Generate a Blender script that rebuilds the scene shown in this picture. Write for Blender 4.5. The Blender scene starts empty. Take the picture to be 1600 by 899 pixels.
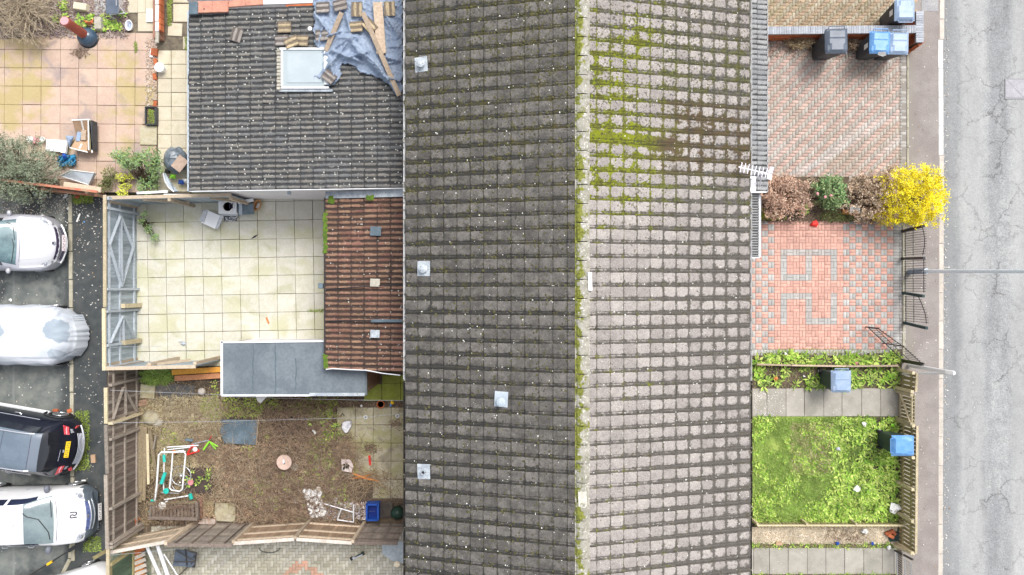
import bpy, math, random
import numpy as np
from mathutils import Matrix, Vector, Euler
D = bpy.data
SC = bpy.context.scene
COL = SC.collection
rad = math.radians
PI = math.pi
rs = random.Random(7)
rg = np.random.default_rng(11)
# ------------------------------------------------------------ camera: looking straight down from the drone
HC = 21.8
FP = 1067.0
cam = D.objects.new('camera', D.cameras.new('camera'))
COL.objects.link(cam)
cam.location = (0, 0, HC)
cam.rotation_euler = (0, 0, 0)
cam.data.sensor_width = 36
cam.data.lens = 36 * FP / 1600
cam.data.clip_end = 2000
SC.camera = cam
# ------------------------------------------------------------ light: bright overcast day
SUN_EL, SUN_AZ = 58, 35          # elevation, compass azimuth (0 = up in the picture, 90 = right)
world = D.worlds.new('World')
SC.world = world
world.use_nodes = True
wn = world.node_tree
bg = wn.nodes['Background']
sky = wn.nodes.new('ShaderNodeTexSky')
sky.sky_type = 'NISHITA'
sky.sun_disc = False
sky.sun_elevation = rad(SUN_EL)
sky.sun_rotation = rad(SUN_AZ)
sky.dust_density = 4
sky.air_density = 1.0
hs = wn.nodes.new('ShaderNodeHueSaturation')
hs.inputs['Saturation'].default_value = 0.30
wn.links.new(sky.outputs[0], hs.inputs['Color'])
wn.links.new(hs.outputs[0], bg.inputs['Color'])
bg.inputs['Strength'].default_value = 0.145
sun = D.objects.new('sun', D.lights.new('sun', 'SUN'))
COL.objects.link(sun)
sun.data.energy = 1.3
sun.data.angle = rad(24)
sun.data.color = (1.0, 0.97, 0.92)
sun.location = (10, 10, 40)
sd = Vector((math.sin(rad(SUN_AZ)) * math.cos(rad(SUN_EL)), math.cos(rad(SUN_AZ)) * math.cos(rad(SUN_EL)), math.sin(rad(SUN_EL))))
sun.rotation_euler = sd.to_track_quat('Z', 'Y').to_euler()
SC.view_settings.view_transform = 'Standard'
SC.view_settings.look = 'None'
SC.view_settings.exposure = 0.67
SC.view_settings.gamma = 1


def P(px, py, z=0.0):
    """Measured point of the photograph at height z."""
    k = (HC - z) / FP
    return Vector(((px - 800) * k, (449.5 - py) * k, z))


# ------------------------------------------------------------ mesh building
class MB:
    def __init__(s):
        s.v = []; s.f = []; s.m = []; s.c = []; s.w = []

    def add(s, vs, fs, mi=0, col=None, wear=None):
        b = len(s.v)
        s.v.extend(tuple(v) for v in vs)
        for f in fs:
            s.f.append(tuple(b + i for i in f))
            s.m.append(mi)
            s.c.append(col)
        s.w.extend(wear if wear else [0.0] * len(vs))
        return s

    def box(s, c, d, rz=0, mi=0, col=None, R=None, taper=None):
        x, y, z = d[0] / 2, d[1] / 2, d[2] / 2
        tx, ty = (taper if taper else (1, 1))
        pts = [(-x, -y, -z), (x, -y, -z), (x, y, -z), (-x, y, -z), (-x * tx, -y * ty, z), (x * tx, -y * ty, z), (x * tx, y * ty, z), (-x * tx, y * ty, z)]
        M = R if R is not None else Matrix.Rotation(rz, 3, 'Z')
        c = Vector(c)
        return s.add([M @ Vector(p) + c for p in pts], [(3, 2, 1, 0), (4, 5, 6, 7), (0, 1, 5, 4), (1, 2, 6, 5), (2, 3, 7, 6), (3, 0, 4, 7)], mi, col)

    def beam(s, a, b, w, h, mi=0, up=(0, 0, 1), col=None):
        a = Vector(a); b = Vector(b)
        d = b - a; L = d.length
        if L < 1e-6: return s
        x = d / L
        y = Vector(up).cross(x)
        if y.length < 1e-4: y = Vector((0, 1, 0)).cross(x)
        y.normalize(); z = x.cross(y)
        R = Matrix((x, y, z)).transposed()
        return s.box((a + b) / 2, (L, w, h), R=R, mi=mi, col=col)

    def prism(s, poly, z0, z1, mi=0, top_inset=0):
        n = len(poly)
        cx = sum(p[0] for p in poly) / n; cy = sum(p[1] for p in poly) / n
        k = 1 - top_inset
        lo = [(p[0], p[1], z0 if len(p) < 3 else p[2] + z0) for p in poly]
        hi = [(cx + (p[0] - cx) * k, cy + (p[1] - cy) * k, z1 if len(p) < 3 else p[2] + z1) for p in poly]
        a = sum(poly[i][0] * poly[(i + 1) % n][1] - poly[(i + 1) % n][0] * poly[i][1] for i in range(n))
        if a < 0: lo.reverse(); hi.reverse()
        fs = [tuple(range(n - 1, -1, -1)), tuple(range(n, 2 * n))] + [(i, (i + 1) % n, n + (i + 1) % n, n + i) for i in range(n)]
        return s.add(lo + hi, fs, mi)

    def cyl(s, a, b, r0, r1=None, n=10, mi=0, caps=True):
        return s.tube([a, b], [r0, r0 if r1 is None else r1], n, mi, caps)

    def tube(s, pts, r, n=6, mi=0, caps=True, closed=False):
        pts = [Vector(p) for p in pts]
        m = len(pts)
        rr = r if isinstance(r, (list, tuple)) else [r] * m
        vs = []; prev = None
        for i, p in enumerate(pts):
            if closed: t = pts[(i + 1) % m] - pts[i - 1]
            else: t = pts[min(i + 1, m - 1)] - pts[max(i - 1, 0)]
            if t.length < 1e-9: t = Vector((0, 0, 1))
            t.normalize()
            u = prev if prev is not None else (Vector((0, 0, 1)) if abs(t.z) < .9 else Vector((1, 0, 0)))
            u = u - t * u.dot(t)
            if u.length < 1e-6: u = t.orthogonal()
            u.normalize(); prev = u
            w = t.cross(u)
            for k in range(n):
                a = 2 * PI * k / n
                vs.append(p + (u * math.cos(a) + w * math.sin(a)) * rr[i])
        fs = []
        for i in range(m if closed else m - 1):
            j = (i + 1) % m
            for k in range(n):
                fs.append((i * n + k, i * n + (k + 1) % n, j * n + (k + 1) % n, j * n + k))
        if caps and not closed:
            fs.append(tuple(range(n - 1, -1, -1))); fs.append(tuple(range((m - 1) * n, m * n)))
        return s.add(vs, fs, mi)

    def lathe(s, c, prof, n=20, mi=0, sx=1, sy=1):
        c = Vector(c); vs = []
        for r, z in prof:
            for k in range(n):
                a = 2 * PI * k / n
                vs.append((c.x + r * sx * math.cos(a), c.y + r * sy * math.sin(a), c.z + z))
        fs = []
        for i in range(len(prof) - 1):
            for k in range(n):
                fs.append((i * n + k, i * n + (k + 1) % n, (i + 1) * n + (k + 1) % n, (i + 1) * n + k))
        fs.append(tuple(range((len(prof) - 1) * n, len(prof) * n)))
        fs.append(tuple(range(n - 1, -1, -1)))
        return s.add(vs, fs, mi)

    def grid(s, P2, mi=0, closed=False, wear=None):
        """P2: rows of points"""
        r = len(P2); c = len(P2[0])
        vs = [p for row in P2 for p in row]
        fs = [(i * c + j, i * c + j + 1, (i + 1) * c + j + 1, (i + 1) * c + j) for i in range(r - 1) for j in range(c - 1)]
        return s.add(vs, fs, mi, wear=wear)

    def mesh(s, name, mats, smooth=False):
        me = D.meshes.new(name)
        me.from_pydata([tuple(v) for v in s.v], [], s.f)
        if not isinstance(mats, (list, tuple)): mats = [mats]
        for m in mats: me.materials.append(m)
        if any(s.m): me.polygons.foreach_set('material_index', s.m)
        if any(c is not None for c in s.c):
            at = me.color_attributes.new('Col', 'FLOAT_COLOR', 'CORNER')
            buf = []
            for p, c in zip(s.f, s.c):
                buf.extend((list(c if c else (1, 1, 1)) + [1.0]) * len(p))
            at.data.foreach_set('color', buf)
        if any(s.w):
            at = me.attributes.new('wear', 'FLOAT', 'POINT')
            at.data.foreach_set('value', s.w)
        if smooth: me.polygons.foreach_set('use_smooth', [True] * len(me.polygons))
        me.update()
        return me

    def build(s, name, mats, parent=None, smooth=False, bevel=0, sub=0, loc=None, solid=0):
        o = D.objects.new(name, s.mesh(name, mats, smooth))
        COL.objects.link(o)
        if parent: par(o, parent)
        if loc is not None: o.location = loc
        if solid:
            m = o.modifiers.new('s', 'SOLIDIFY'); m.thickness = solid; m.offset = -1
        if bevel:
            m = o.modifiers.new('b', 'BEVEL'); m.width = bevel; m.segments = 2; m.limit_method = 'ANGLE'; m.angle_limit = rad(40)
        if sub:
            m = o.modifiers.new('s', 'SUBSURF'); m.levels = m.render_levels = sub
        return o


LOCAL = set()


def par(o, parent):
    o.parent = parent
    if parent.name in LOCAL: return
    if parent.type == 'EMPTY':
        o.matrix_parent_inverse = Matrix.Translation(-Vector(parent.location))


def tag(o, label=None, cat=None, group=None, kind=None):
    if label: o['label'] = label
    if cat: o['category'] = cat
    if group: o['group'] = group
    if kind: o['kind'] = kind
    return o


def thing(name, label, cat, loc=(0, 0, 0), group=None, local=False, rz=0):
    o = D.objects.new(name, None)
    o.empty_display_size = .1
    COL.objects.link(o)
    o.location = loc
    if local:
        o.rotation_euler = (0, 0, rz)
        LOCAL.add(o.name)
    tag(o, label, cat, group)
    return o


def copy_tree(o, loc, rz=0, label=None, parent=None):
    c = o.copy(); COL.objects.link(c)
    if parent: c.parent = parent
    else:
        c.location = loc; c.rotation_euler = (0, 0, rz)
        LOCAL.add(c.name)
    if label: c['label'] = label
    for ch in list(o.children): copy_tree(ch, None, parent=c)
    return c


def np_mesh(name, V, Fq, mat, parent=None, kind=None, cols=None, loc=None):
    """V: n x 3, Fq: m x k faces, all the same size."""
    me = D.meshes.new(name)
    m, k = Fq.shape
    me.vertices.add(len(V)); me.loops.add(m * k); me.polygons.add(m)
    me.vertices.foreach_set('co', np.asarray(V, dtype=np.float32).ravel())
    me.loops.foreach_set('vertex_index', Fq.astype(np.int32).ravel())
    me.polygons.foreach_set('loop_start', np.arange(0, m * k, k, dtype=np.int32))
    me.polygons.foreach_set('loop_total', np.full(m, k, dtype=np.int32))
    me.materials.append(mat)
    if cols is not None:
        at = me.color_attributes.new('Col', 'FLOAT_COLOR', 'CORNER')
        c = np.ones((m, k, 4), dtype=np.float32); c[:, :, :3] = cols[:, None, :]
        at.data.foreach_set('color', c.ravel())
    me.update(calc_edges=True); me.validate()
    o = D.objects.new(name, me); COL.objects.link(o)
    if parent: par(o, parent)
    if kind: o['kind'] = kind
    return o


def leaves(C, L, W, tilt=.6, upb=None, seedr=None, bias=None):
    """diamond leaves at centres C (n x 3); returns V, F"""
    n = len(C); r = seedr or rg
    a = r.uniform(0, 2 * PI, n)
    if bias is not None: a = bias + r.normal(0, .35, n)
    el = r.uniform(-.1, tilt, n)
    d = np.stack([np.cos(a) * np.cos(el), np.sin(a) * np.cos(el), np.sin(el)], 1)
    s = np.stack([-np.sin(a), np.cos(a), np.zeros(n)], 1)
    ro = r.uniform(-.7, .7, n)[:, None]
    up = np.cross(d, s)
    s2 = s * np.cos(ro) + up * np.sin(ro)
    L = (L * r.uniform(.6, 1.25, n))[:, None]; W = (W * r.uniform(.6, 1.25, n))[:, None]
    V = np.stack([C, C + d * L * .5 + s2 * W * .5, C + d * L, C + d * L * .5 - s2 * W * .5], 1).reshape(-1, 3)
    F = np.arange(4 * n).reshape(n, 4)
    return V, F


def stems(P0, P1, r):
    """triangular prisms between point arrays (no caps)"""
    n = len(P0)
    d = P1 - P0
    d /= np.maximum(np.linalg.norm(d, axis=1), 1e-6)[:, None]
    u = np.cross(d, np.array([.3, .2, 1.0])); u /= np.maximum(np.linalg.norm(u, axis=1), 1e-6)[:, None]
    w = np.cross(d, u)
    r = np.broadcast_to(np.asarray(r, dtype=float), (n,))[:, None]
    ring = []
    for k in range(3):
        a = 2 * PI * k / 3
        ring.append((u * math.cos(a) + w * math.sin(a)) * r)
    V = np.stack([P0 + ring[0], P0 + ring[1], P0 + ring[2], P1 + ring[0], P1 + ring[1], P1 + ring[2]], 1).reshape(-1, 3)
    b = (np.arange(n) * 6)[:, None]
    F = np.concatenate([b + np.array([0, 1, 4, 3]), b + np.array([1, 2, 5, 4]), b + np.array([2, 0, 3, 5])], 0)
    return V, F


def chains(S, n, seg, step, spread, r, flat=.25, zmin=.02):
    """random bent twigs: S start points; returns V, F"""
    m = len(S)
    a = rg.uniform(0, 2 * PI, m); e = rg.uniform(-flat, flat * 2, m)
    p = S.copy(); A = []; B = []; R = []
    for k in range(seg):
        d = np.stack([np.cos(a) * np.cos(e), np.sin(a) * np.cos(e), np.sin(e)], 1)
        q = p + d * (step * rg.uniform(.6, 1.3, m))[:, None]
        q[:, 2] = np.maximum(q[:, 2], zmin)
        A.append(p); B.append(q); R.append(np.full(m, r * (1 - .12 * k)))
        p = q; a = a + rg.normal(0, spread, m); e = e - abs(rg.normal(0, .15, m))
    return stems(np.concatenate(A), np.concatenate(B), np.concatenate(R))


def join(parts):
    Vs = []; Fs = []; b = 0
    for V, F in parts:
        Vs.append(V); Fs.append(F + b); b += len(V)
    return np.concatenate(Vs), np.concatenate(Fs)


# ------------------------------------------------------------ materials
class NT:
    def __init__(s, name):
        s.m = D.materials.new(name); s.m.use_nodes = True
        s.t = s.m.node_tree; s.b = s.t.nodes['Principled BSDF']
        s.pos = s.t.nodes.new('ShaderNodeNewGeometry').outputs['Position']

    def n(s, ty, ins=None, **kw):
        x = s.t.nodes.new(ty)
        for k, v in kw.items(): setattr(x, k, v)
        for k, v in (ins or {}).items(): s.set(x.inputs[k], v)
        return x

    def set(s, i, v):
        if hasattr(v, 'is_output') or isinstance(v, bpy.types.NodeSocket): s.t.links.new(v, i)
        elif isinstance(v, (tuple, list)) and len(v) == 3 and i.type == 'RGBA': i.default_value = (*v, 1)
        else: i.default_value = v

    def math(s, op, a, b=0.0, c=0.0, clamp=False):
        x = s.n('ShaderNodeMath', {0: a, 1: b, 2: c}, operation=op, use_clamp=clamp)
        return x.outputs[0]

    def mix(s, f, a, b, blend='MIX'):
        x = s.n('ShaderNodeMix', data_type='RGBA', blend_type=blend)
        s.set(x.inputs[0], f); s.set(x.inputs[6], a); s.set(x.inputs[7], b)
        return x.outputs[2]

    def noise(s, sc, det=4, rough=.6, vec=None, out=0, dist=0):
        return s.n('ShaderNodeTexNoise', {'Vector': vec or s.pos, 'Scale': sc, 'Detail': det, 'Roughness': rough, 'Distortion': dist}).outputs[out]

    def vor(s, sc, feature='F1', vec=None, out=0):
        x = s.n('ShaderNodeTexVoronoi', feature=feature)
        s.set(x.inputs['Vector'], vec or s.pos); s.set(x.inputs['Scale'], sc)
        return x.outputs[out]

    def step(s, v, lo, hi, a=0.0, b=1.0):
        return s.n('ShaderNodeMapRange', {'Value': v, 'From Min': lo, 'From Max': hi, 'To Min': a, 'To Max': b}, interpolation_type='SMOOTHSTEP').outputs[0]

    def rnd(s):
        a = s.n('ShaderNodeObjectInfo').outputs['Random']
        b = s.t.nodes['Geometry'].outputs['Random Per Island']
        return s.math('FRACT', s.math('ADD', a, b))

    def xyz(s):
        return s.n('ShaderNodeSeparateXYZ', {0: s.pos}).outputs

    def mul(s, c, f):
        x = s.n('ShaderNodeVectorMath', {0: c}, operation='SCALE'); s.set(x.inputs['Scale'], f)
        return x.outputs[0]

    def stretch(s, v3):
        x = s.n('ShaderNodeVectorMath', {0: s.pos, 1: v3}, operation='MULTIPLY'); return x.outputs[0]

    def dots(s, sc, size, keep, vec=None):
        """round spots: keep = share of cells that carry one"""
        x = s.n('ShaderNodeTexVoronoi'); s.set(x.inputs['Scale'], sc); s.set(x.inputs['Vector'], vec or s.pos)
        d = s.step(x.outputs['Distance'], size * .7, size, 1, 0)
        sep = s.n('ShaderNodeSeparateColor', {0: x.outputs['Color']})
        k = s.math('LESS_THAN', sep.outputs[0], keep)
        return s.math('MULTIPLY', d, k)

    def bump(s, h, strength=.3, dist=.01):
        x = s.n('ShaderNodeBump', {'Height': h, 'Strength': strength, 'Distance': dist})
        s.t.links.new(x.outputs[0], s.b.inputs['Normal'])

    def out(s, col, rough=.85, metal=0.0, spec=.3):
        s.set(s.b.inputs['Base Color'], col); s.set(s.b.inputs['Roughness'], rough)
        s.b.inputs['Metallic'].default_value = metal
        s.b.inputs['Specular IOR Level'].default_value = spec
        return s.m


def mat(name, c1, c2=None, sc=4, lo=.35, hi=.65, rnd=0, rough=.85, metal=0, spec=.3, bump=0, bsc=60, specks=None, fine=.25, stretch=None, attr=False, coat=0, trans=0):
    t = NT(name)
    vec = t.stretch(stretch) if stretch else None
    c = c1
    if attr: c = t.n('ShaderNodeAttribute', attribute_name='Col').outputs['Color']
    if c2 is not None: c = t.mix(t.step(t.noise(sc, 6, .65, vec), lo, hi), c, c2)
    if fine: c = t.mul(c, t.step(t.noise(sc * 9, 4, .7, vec), .25, .75, 1 - fine, 1 + fine))
    if rnd: c = t.mul(c, t.math('ADD', t.math('MULTIPLY', t.rnd(), 2 * rnd), 1 - rnd))
    for q in (specks or []):
        col, s_, size, keep = q
        c = t.mix(t.dots(s_, size, keep), c, col)
    if bump: t.bump(t.noise(bsc, 4, .7, vec), bump, .01)
    t.out(c, rough, metal, spec)
    if coat: t.b.inputs['Coat Weight'].default_value = coat; t.b.inputs['Coat Roughness'].default_value = .05
    if trans: t.b.inputs['Transmission Weight'].default_value = trans
    return t.m


def leafmat(name, cols, rough=.6, trans=0):
    t = NT(name)
    r = t.n('ShaderNodeValToRGB', {0: t.rnd()})
    cr = r.color_ramp
    for i, c in enumerate(cols):
        e = cr.elements[i] if i < 2 else cr.elements.new(i / (len(cols) - 1))
        e.position = i / (len(cols) - 1); e.color = (*c, 1)
    c = t.mul(r.outputs[0], t.step(t.noise(2.2, 3), .3, .7, .75, 1.25))
    t.out(c, rough, 0, .25)
    return t.m
# ------------------------------------------------------------ palette
M = {}
M['soil'] = mat('soil', (.15, .11, .075), (.06, .048, .036), 2.2, rnd=0, bump=.6, bsc=25, specks=[((.45, .42, .38), 9, .14, .25)])
M['mortar'] = mat('mortar', (.12, .10, .08), (.20, .17, .12), 6)
M['white'] = mat('white_paint', (.80, .80, .80), (.62, .61, .60), 2.5, .5, .8, fine=.05, rough=.5)
M['upvc'] = mat('white_plastic', (.82, .83, .85), fine=.04, rough=.35, spec=.5)
M['black'] = mat('black_metal', (.02, .022, .025), (.05, .04, .035), 8, rough=.45, spec=.5)
M['blackplastic'] = mat('black_plastic', (.025, .027, .03), fine=.1, rough=.5)
M['bin_dark'] = mat('bin_body', (.045, .05, .06), (.07, .075, .08), 5, rough=.55)
M['bin_green'] = mat('bin_body_green', (.03, .055, .055), (.05, .07, .07), 5, rough=.5)
M['bin_blue'] = mat('bin_lid_blue', (.10, .28, .60), (.16, .35, .66), 5, fine=.06, rough=.4, spec=.5)
M['bin_grey'] = mat('bin_lid_grey', (.26, .36, .52), (.33, .42, .56), 4, fine=.05, rough=.4, spec=.5)
M['bin_black'] = mat('bin_lid_black', (.085, .11, .15), (.12, .145, .19), 4, fine=.05, rough=.4, spec=.5)
M['label'] = mat('paper_label', (.8, .8, .78), fine=.05, rough=.7)
M['galv'] = mat('galvanised', (.55, .57, .6), (.42, .44, .47), 10, rough=.4, metal=.5)
M['alu'] = mat('aluminium', (.84, .80, .88), fine=.05, rough=.5, metal=0)
M['lead'] = mat('lead_flashing', (.33, .37, .42), (.50, .54, .57), 5, rough=.6, specks=[((.08, .08, .06), 17, .25, .3)])
M['terracotta'] = mat('terracotta', (.55, .17, .06), (.42, .12, .05), 7, rough=.8)
M['tyre'] = mat('tyre_rubber', (.02, .02, .02), fine=.2, rough=.85)
M['rim'] = mat('alloy_rim', (.45, .46, .48), fine=.05, rough=.3, metal=.7)
M['chrome'] = mat('chrome_trim', (.75, .76, .8), fine=.02, rough=.15, metal=.9)
M['plate_w'] = mat('plate_white', (.82, .8, .8), fine=.03, rough=.4)
M['plate_y'] = mat('plate_yellow', (.85, .55, .02), fine=.03, rough=.4)
M['ink'] = mat('ink_dark', (.04, .03, .06), fine=0, rough=.5)
M['red_light'] = mat('tail_light', (.55, .02, .03), (.75, .12, .15), 12, rough=.15, spec=.6)
M['lens'] = mat('headlight_lens', (.55, .58, .62), (.25, .27, .32), 9, rough=.08, spec=.8)


def timber(name, c1, c2, stretch=(6, 6, .8), rnd=.22, sp=None, rough=.85):
    return mat(name, c1, c2, 3, .3, .7, rnd=rnd, stretch=stretch, bump=.25, bsc=20, specks=sp, rough=rough)


M['fence_blue'] = timber('fence_painted', (.36, .42, .46), (.27, .31, .34))
M['fence_blue2'] = timber('fence_brace_painted', (.48, .53, .58), (.36, .40, .44))
M['fence_grey'] = timber('fence_weathered', (.22, .18, .15), (.13, .10, .085))
M['fence_grey2'] = timber('fence_weathered_light', (.36, .31, .26), (.22, .19, .16))
M['fence_brown'] = timber('fence_brown', (.38, .27, .18), (.27, .19, .13))
M['fence_brown2'] = timber('fence_light', (.55, .45, .34), (.42, .34, .25))
M['fence_cap'] = timber('fence_cap', (.62, .52, .36), (.48, .42, .27), (1, 1, 6))
M['fence_moss'] = timber('fence_mossy', (.36, .33, .16), (.28, .22, .12))
M['plank'] = timber('plank_raw', (.52, .42, .32), (.38, .29, .21), (5, 5, 5))
M['plank_old'] = timber('plank_old', (.30, .24, .15), (.19, .15, .10), (5, 5, 5))
M['plank_orange'] = timber('plank_orange', (.72, .30, .08), (.55, .20, .07), (2, 9, 5), rough=.6)
M['brick'] = mat('red_brick', (.50, .15, .06), (.38, .11, .05), 6, rnd=.25, rough=.85)
M['brick_blue'] = mat('blue_brick', (.42, .44, .48), (.33, .35, .39), 6, rnd=.12, rough=.75)
M['render'] = mat('white_render', (.76, .75, .77), (.66, .64, .66), 1.5, .45, .8, fine=.05, rough=.8)
M['felt'] = mat('roof_felt', (.175, .205, .23), (.135, .16, .185), 1.3, .4, .62, fine=.12, rough=.8, bump=.2, bsc=120)
M['concrete'] = mat('concrete', (.50, .47, .40), (.38, .36, .30), 4, rnd=.1)
M['wallbrick'] = mat('house_brick', (.36, .20, .14), (.28, .15, .11), 8)
M['glass'] = mat('window_glass', (.03, .04, .05), fine=0, rough=.05, spec=.8)
M['teal'] = mat('teal_plastic', (.03, .50, .42), fine=.08, rough=.4)
M['red'] = mat('red_paint', (.72, .04, .03), fine=.08, rough=.4)
M['lime'] = mat('lime_paint', (.30, .75, .05), fine=.08, rough=.4)
M['bluep'] = mat('blue_plastic', (.02, .09, .42), fine=.08, rough=.4)
M['cyan'] = mat('blue_cloth', (.03, .22, .42), (.06, .30, .52), 8, rough=.8)
M['card'] = mat('cardboard', (.50, .34, .22), (.42, .28, .18), 4, fine=.08, rough=.85)
M['greyp'] = mat('grey_panel', (.50, .56, .62), (.40, .46, .52), 3, fine=.08, rough=.5)
M['slate'] = mat('slate_panel', (.15, .20, .24), (.10, .14, .17), 3, fine=.12, rough=.4)
M['pink'] = mat('pink_plastic', (.75, .30, .35), fine=.08, rough=.5)
M['twig_pale'] = mat('twig_pale', (.56, .47, .34), (.40, .33, .24), 9, rnd=.25)
M['twig_brown'] = mat('twig_brown', (.36, .27, .19), (.22, .145, .105), 5, rnd=.35)
M['straw'] = mat('dry_straw', (.55, .44, .28), (.38, .28, .17), 3, rnd=.35)
M['bark'] = mat('bark', (.20, .15, .10), (.12, .09, .06), 12)


# --- asphalt of the parking court: dark wet film with paler dry concrete, moss at the kerb
def m_court():
    t = NT('court_asphalt')
    x, y, z = t.xyz()
    n1 = t.noise(.75, 5, .6)
    n2 = t.noise(3.5, 5, .65)
    left = t.step(t.math('ADD', x, t.math('MULTIPLY', t.noise(1.2, 4), .5)), -14.15, -13.95, 1, 0)
    pale = t.math('MULTIPLY', t.step(n1, .38, .52), left)
    c = t.mix(t.step(n2, .3, .7), (.045, .053, .056), (.078, .083, .082))
    c = t.mix(pale, c, t.mix(t.step(t.noise(2.2, 5), .35, .65), (.13, .145, .14), (.215, .225, .205)))
    c = t.mix(t.dots(7, .13, .12), c, (.42, .42, .40))
    c = t.mix(t.dots(19, .16, .10), c, (.35, .35, .33))
    seam = t.step(t.math('ABSOLUTE', t.math('SUBTRACT', t.math('ADD', x, t.math('MULTIPLY', t.noise(2, 2), .08)), -15.87)), .02, .05, .55, 0)
    c = t.mix(seam, c, (.24, .25, .24))
    t.bump(t.noise(70, 3, .7), .35, .01)
    return t.out(c, t.step(n1, .3, .6, .35, .8), 0, .4)


# --- street asphalt: very pale worn surface, cracks, patches, tyre lanes
def m_road():
    t = NT('road_asphalt')
    x, y, z = t.xyz()
    lane = t.noise(.45, 5, .6, t.stretch((2.6, .35, 1)))
    n = t.noise(2.4, 7, .7)
    c = t.mix(t.step(lane, .38, .62), (.215, .22, .225), (.365, .37, .37))
    c = t.mix(t.step(n, .35, .7), c, (.28, .288, .295))
    c = t.mul(c, t.step(t.noise(26, 4, .8), .3, .7, .68, 1.3))
    wob = t.n('ShaderNodeVectorMath', {0: t.pos, 1: t.mul(t.noise(1.7, 6, .7, None, 1), .9)}, operation='ADD').outputs[0]
    e = t.vor(.8, 'DISTANCE_TO_EDGE', wob)
    crk = t.step(e, .006, .020, 1, 0)
    zone = t.step(t.noise(.55, 3), .47, .56)
    c = t.mix(t.math('MULTIPLY', t.math('MULTIPLY', crk, zone), .8), c, (.12, .12, .12))
    band = t.math('SUBTRACT', t.step(t.math('ADD', x, t.math('MULTIPLY', t.noise(1.1, 4), .5)), 14.45, 14.75), t.math('SUBTRACT', t.step(t.math('ADD', x, t.math('MULTIPLY', t.noise(1.3, 4), .5)), 15.25, 15.6), t.step(t.math('ADD', x, t.math('MULTIPLY', t.noise(1.2, 4), .4)), 16.0, 16.4)))
    c = t.mix(t.math('MULTIPLY', band, .4), c, (.46, .46, .45))
    c = t.mix(t.math('MULTIPLY', t.step(t.noise(1.9, 6, .75), .55, .68), .30), c, (.22, .225, .23))
    e2 = t.vor(2.1, 'DISTANCE_TO_EDGE', wob)
    crk2 = t.math('MULTIPLY', t.step(e2, .008, .03, 1, 0), t.step(t.noise(.8, 3), .56, .64))
    c = t.mix(t.math('MULTIPLY', crk2, .7), c, (.14, .14, .14))
    c = t.mix(t.math('MULTIPLY', t.step(x, 13.95, 14.6, 1, 0), .6), c, (.22, .225, .23))
    c = t.mix(t.dots(5, .07, .22), c, (.75, .75, .75))
    c = t.mix(t.dots(2.3, .05, .18), c, (.75, .75, .75))
    t.bump(t.math('ADD', t.noise(60, 3, .8), t.math('MULTIPLY', crk, -2)), .35, .008)
    return t.out(c, .85)


def m_pave():
    t = NT('pavement_asphalt')
    c = t.mix(t.step(t.noise(1.2, 5), .35, .65), (.25, .22, .205), (.31, .278, .26))
    c = t.mul(c, t.step(t.noise(35, 4, .85), .3, .7, .75, 1.25))
    c = t.mix(t.math('MULTIPLY', t.step(t.noise(2.6, 6, .7), .52, .66), .25), c, (.18, .16, .15))
    x, y, z = t.xyz()
    c = t.mix(t.math('MULTIPLY', t.step(t.math('ADD', x, t.math('MULTIPLY', t.noise(3, 4), .3)), 12.85, 13.1, 1, 0), .45), c, (.26, .24, .20))
    c = t.mix(t.dots(4, .06, .35), c, (.75, .74, .72))
    t.bump(t.noise(80, 3, .8), .3, .006)
    return t.out(c, .85)


def slabmat(name, c1, c2, stain, samt=.5, rnd=.08, sc=1.4, lichen=None, stain2=None, slo=.5, shi=.68):
    t = NT(name)
    c = t.mix(t.step(t.noise(sc * 2.5, 6, .7), .3, .7), c1, c2)
    c = t.mul(c, t.math('ADD', t.math('MULTIPLY', t.rnd(), 2 * rnd), 1 - rnd))
    c = t.mix(t.math('MULTIPLY', t.step(t.noise(sc, 5, .65, None, 0, .6), slo, shi), samt), c, stain)
    if stain2: c = t.mix(t.math('MULTIPLY', t.step(t.noise(sc * .6, 5, .65, t.stretch((1, 1.3, 3))), .48, .62), .75), c, stain2)
    if lichen: c = t.mix(t.dots(9, .12, lichen), c, (.75, .75, .72))
    c = t.mul(c, t.step(t.noise(35, 4, .8), .3, .7, .9, 1.1))
    t.bump(t.noise(50, 4, .7), .3, .006)
    return t.out(c, .85)


M['court'] = m_court(); M['road'] = m_road(); M['pave'] = m_pave()
M['slab_pink'] = slabmat('slab_pink', (.50, .36, .29), (.56, .43, .34), (.33, .27, .26), .8, .07, .9, None, (.44, .36, .15))
M['slab_cream'] = slabmat('slab_cream', (.56, .50, .37), (.62, .56, .44), (.44, .40, .26), .6, .08, 1.5)
M['slab_white'] = slabmat('slab_white', (.57, .55, .455), (.63, .615, .54), (.42, .42, .27), .7, .05, 1.3, .05, (.52, .51, .34), .5, .72)
M['slab_moss'] = slabmat('slab_mossy', (.42, .37, .24), (.50, .46, .35), (.24, .20, .15), .8, .12, 1.7, .08, (.34, .32, .15))
M['slab_green'] = slabmat('slab_green', (.30, .34, .07), (.24, .28, .04), (.20, .20, .06), .6, .1, 2)
M['slab_grey'] = slabmat('slab_grey', (.33, .31, .27), (.40, .375, .33), (.26, .25, .21), .7, .08, 1.2, .35)
M['kerb'] = mat('kerb_stone', (.58, .52, .46), (.48, .44, .39), 5, rnd=.08)
M['kerb_white'] = mat('kerb_painted', (.78, .77, .76), (.62, .60, .58), 4, .45, .7, rnd=.04)
M['edging'] = mat('edging_stone', (.44, .41, .32), (.34, .32, .24), 4, rnd=.1)


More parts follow.
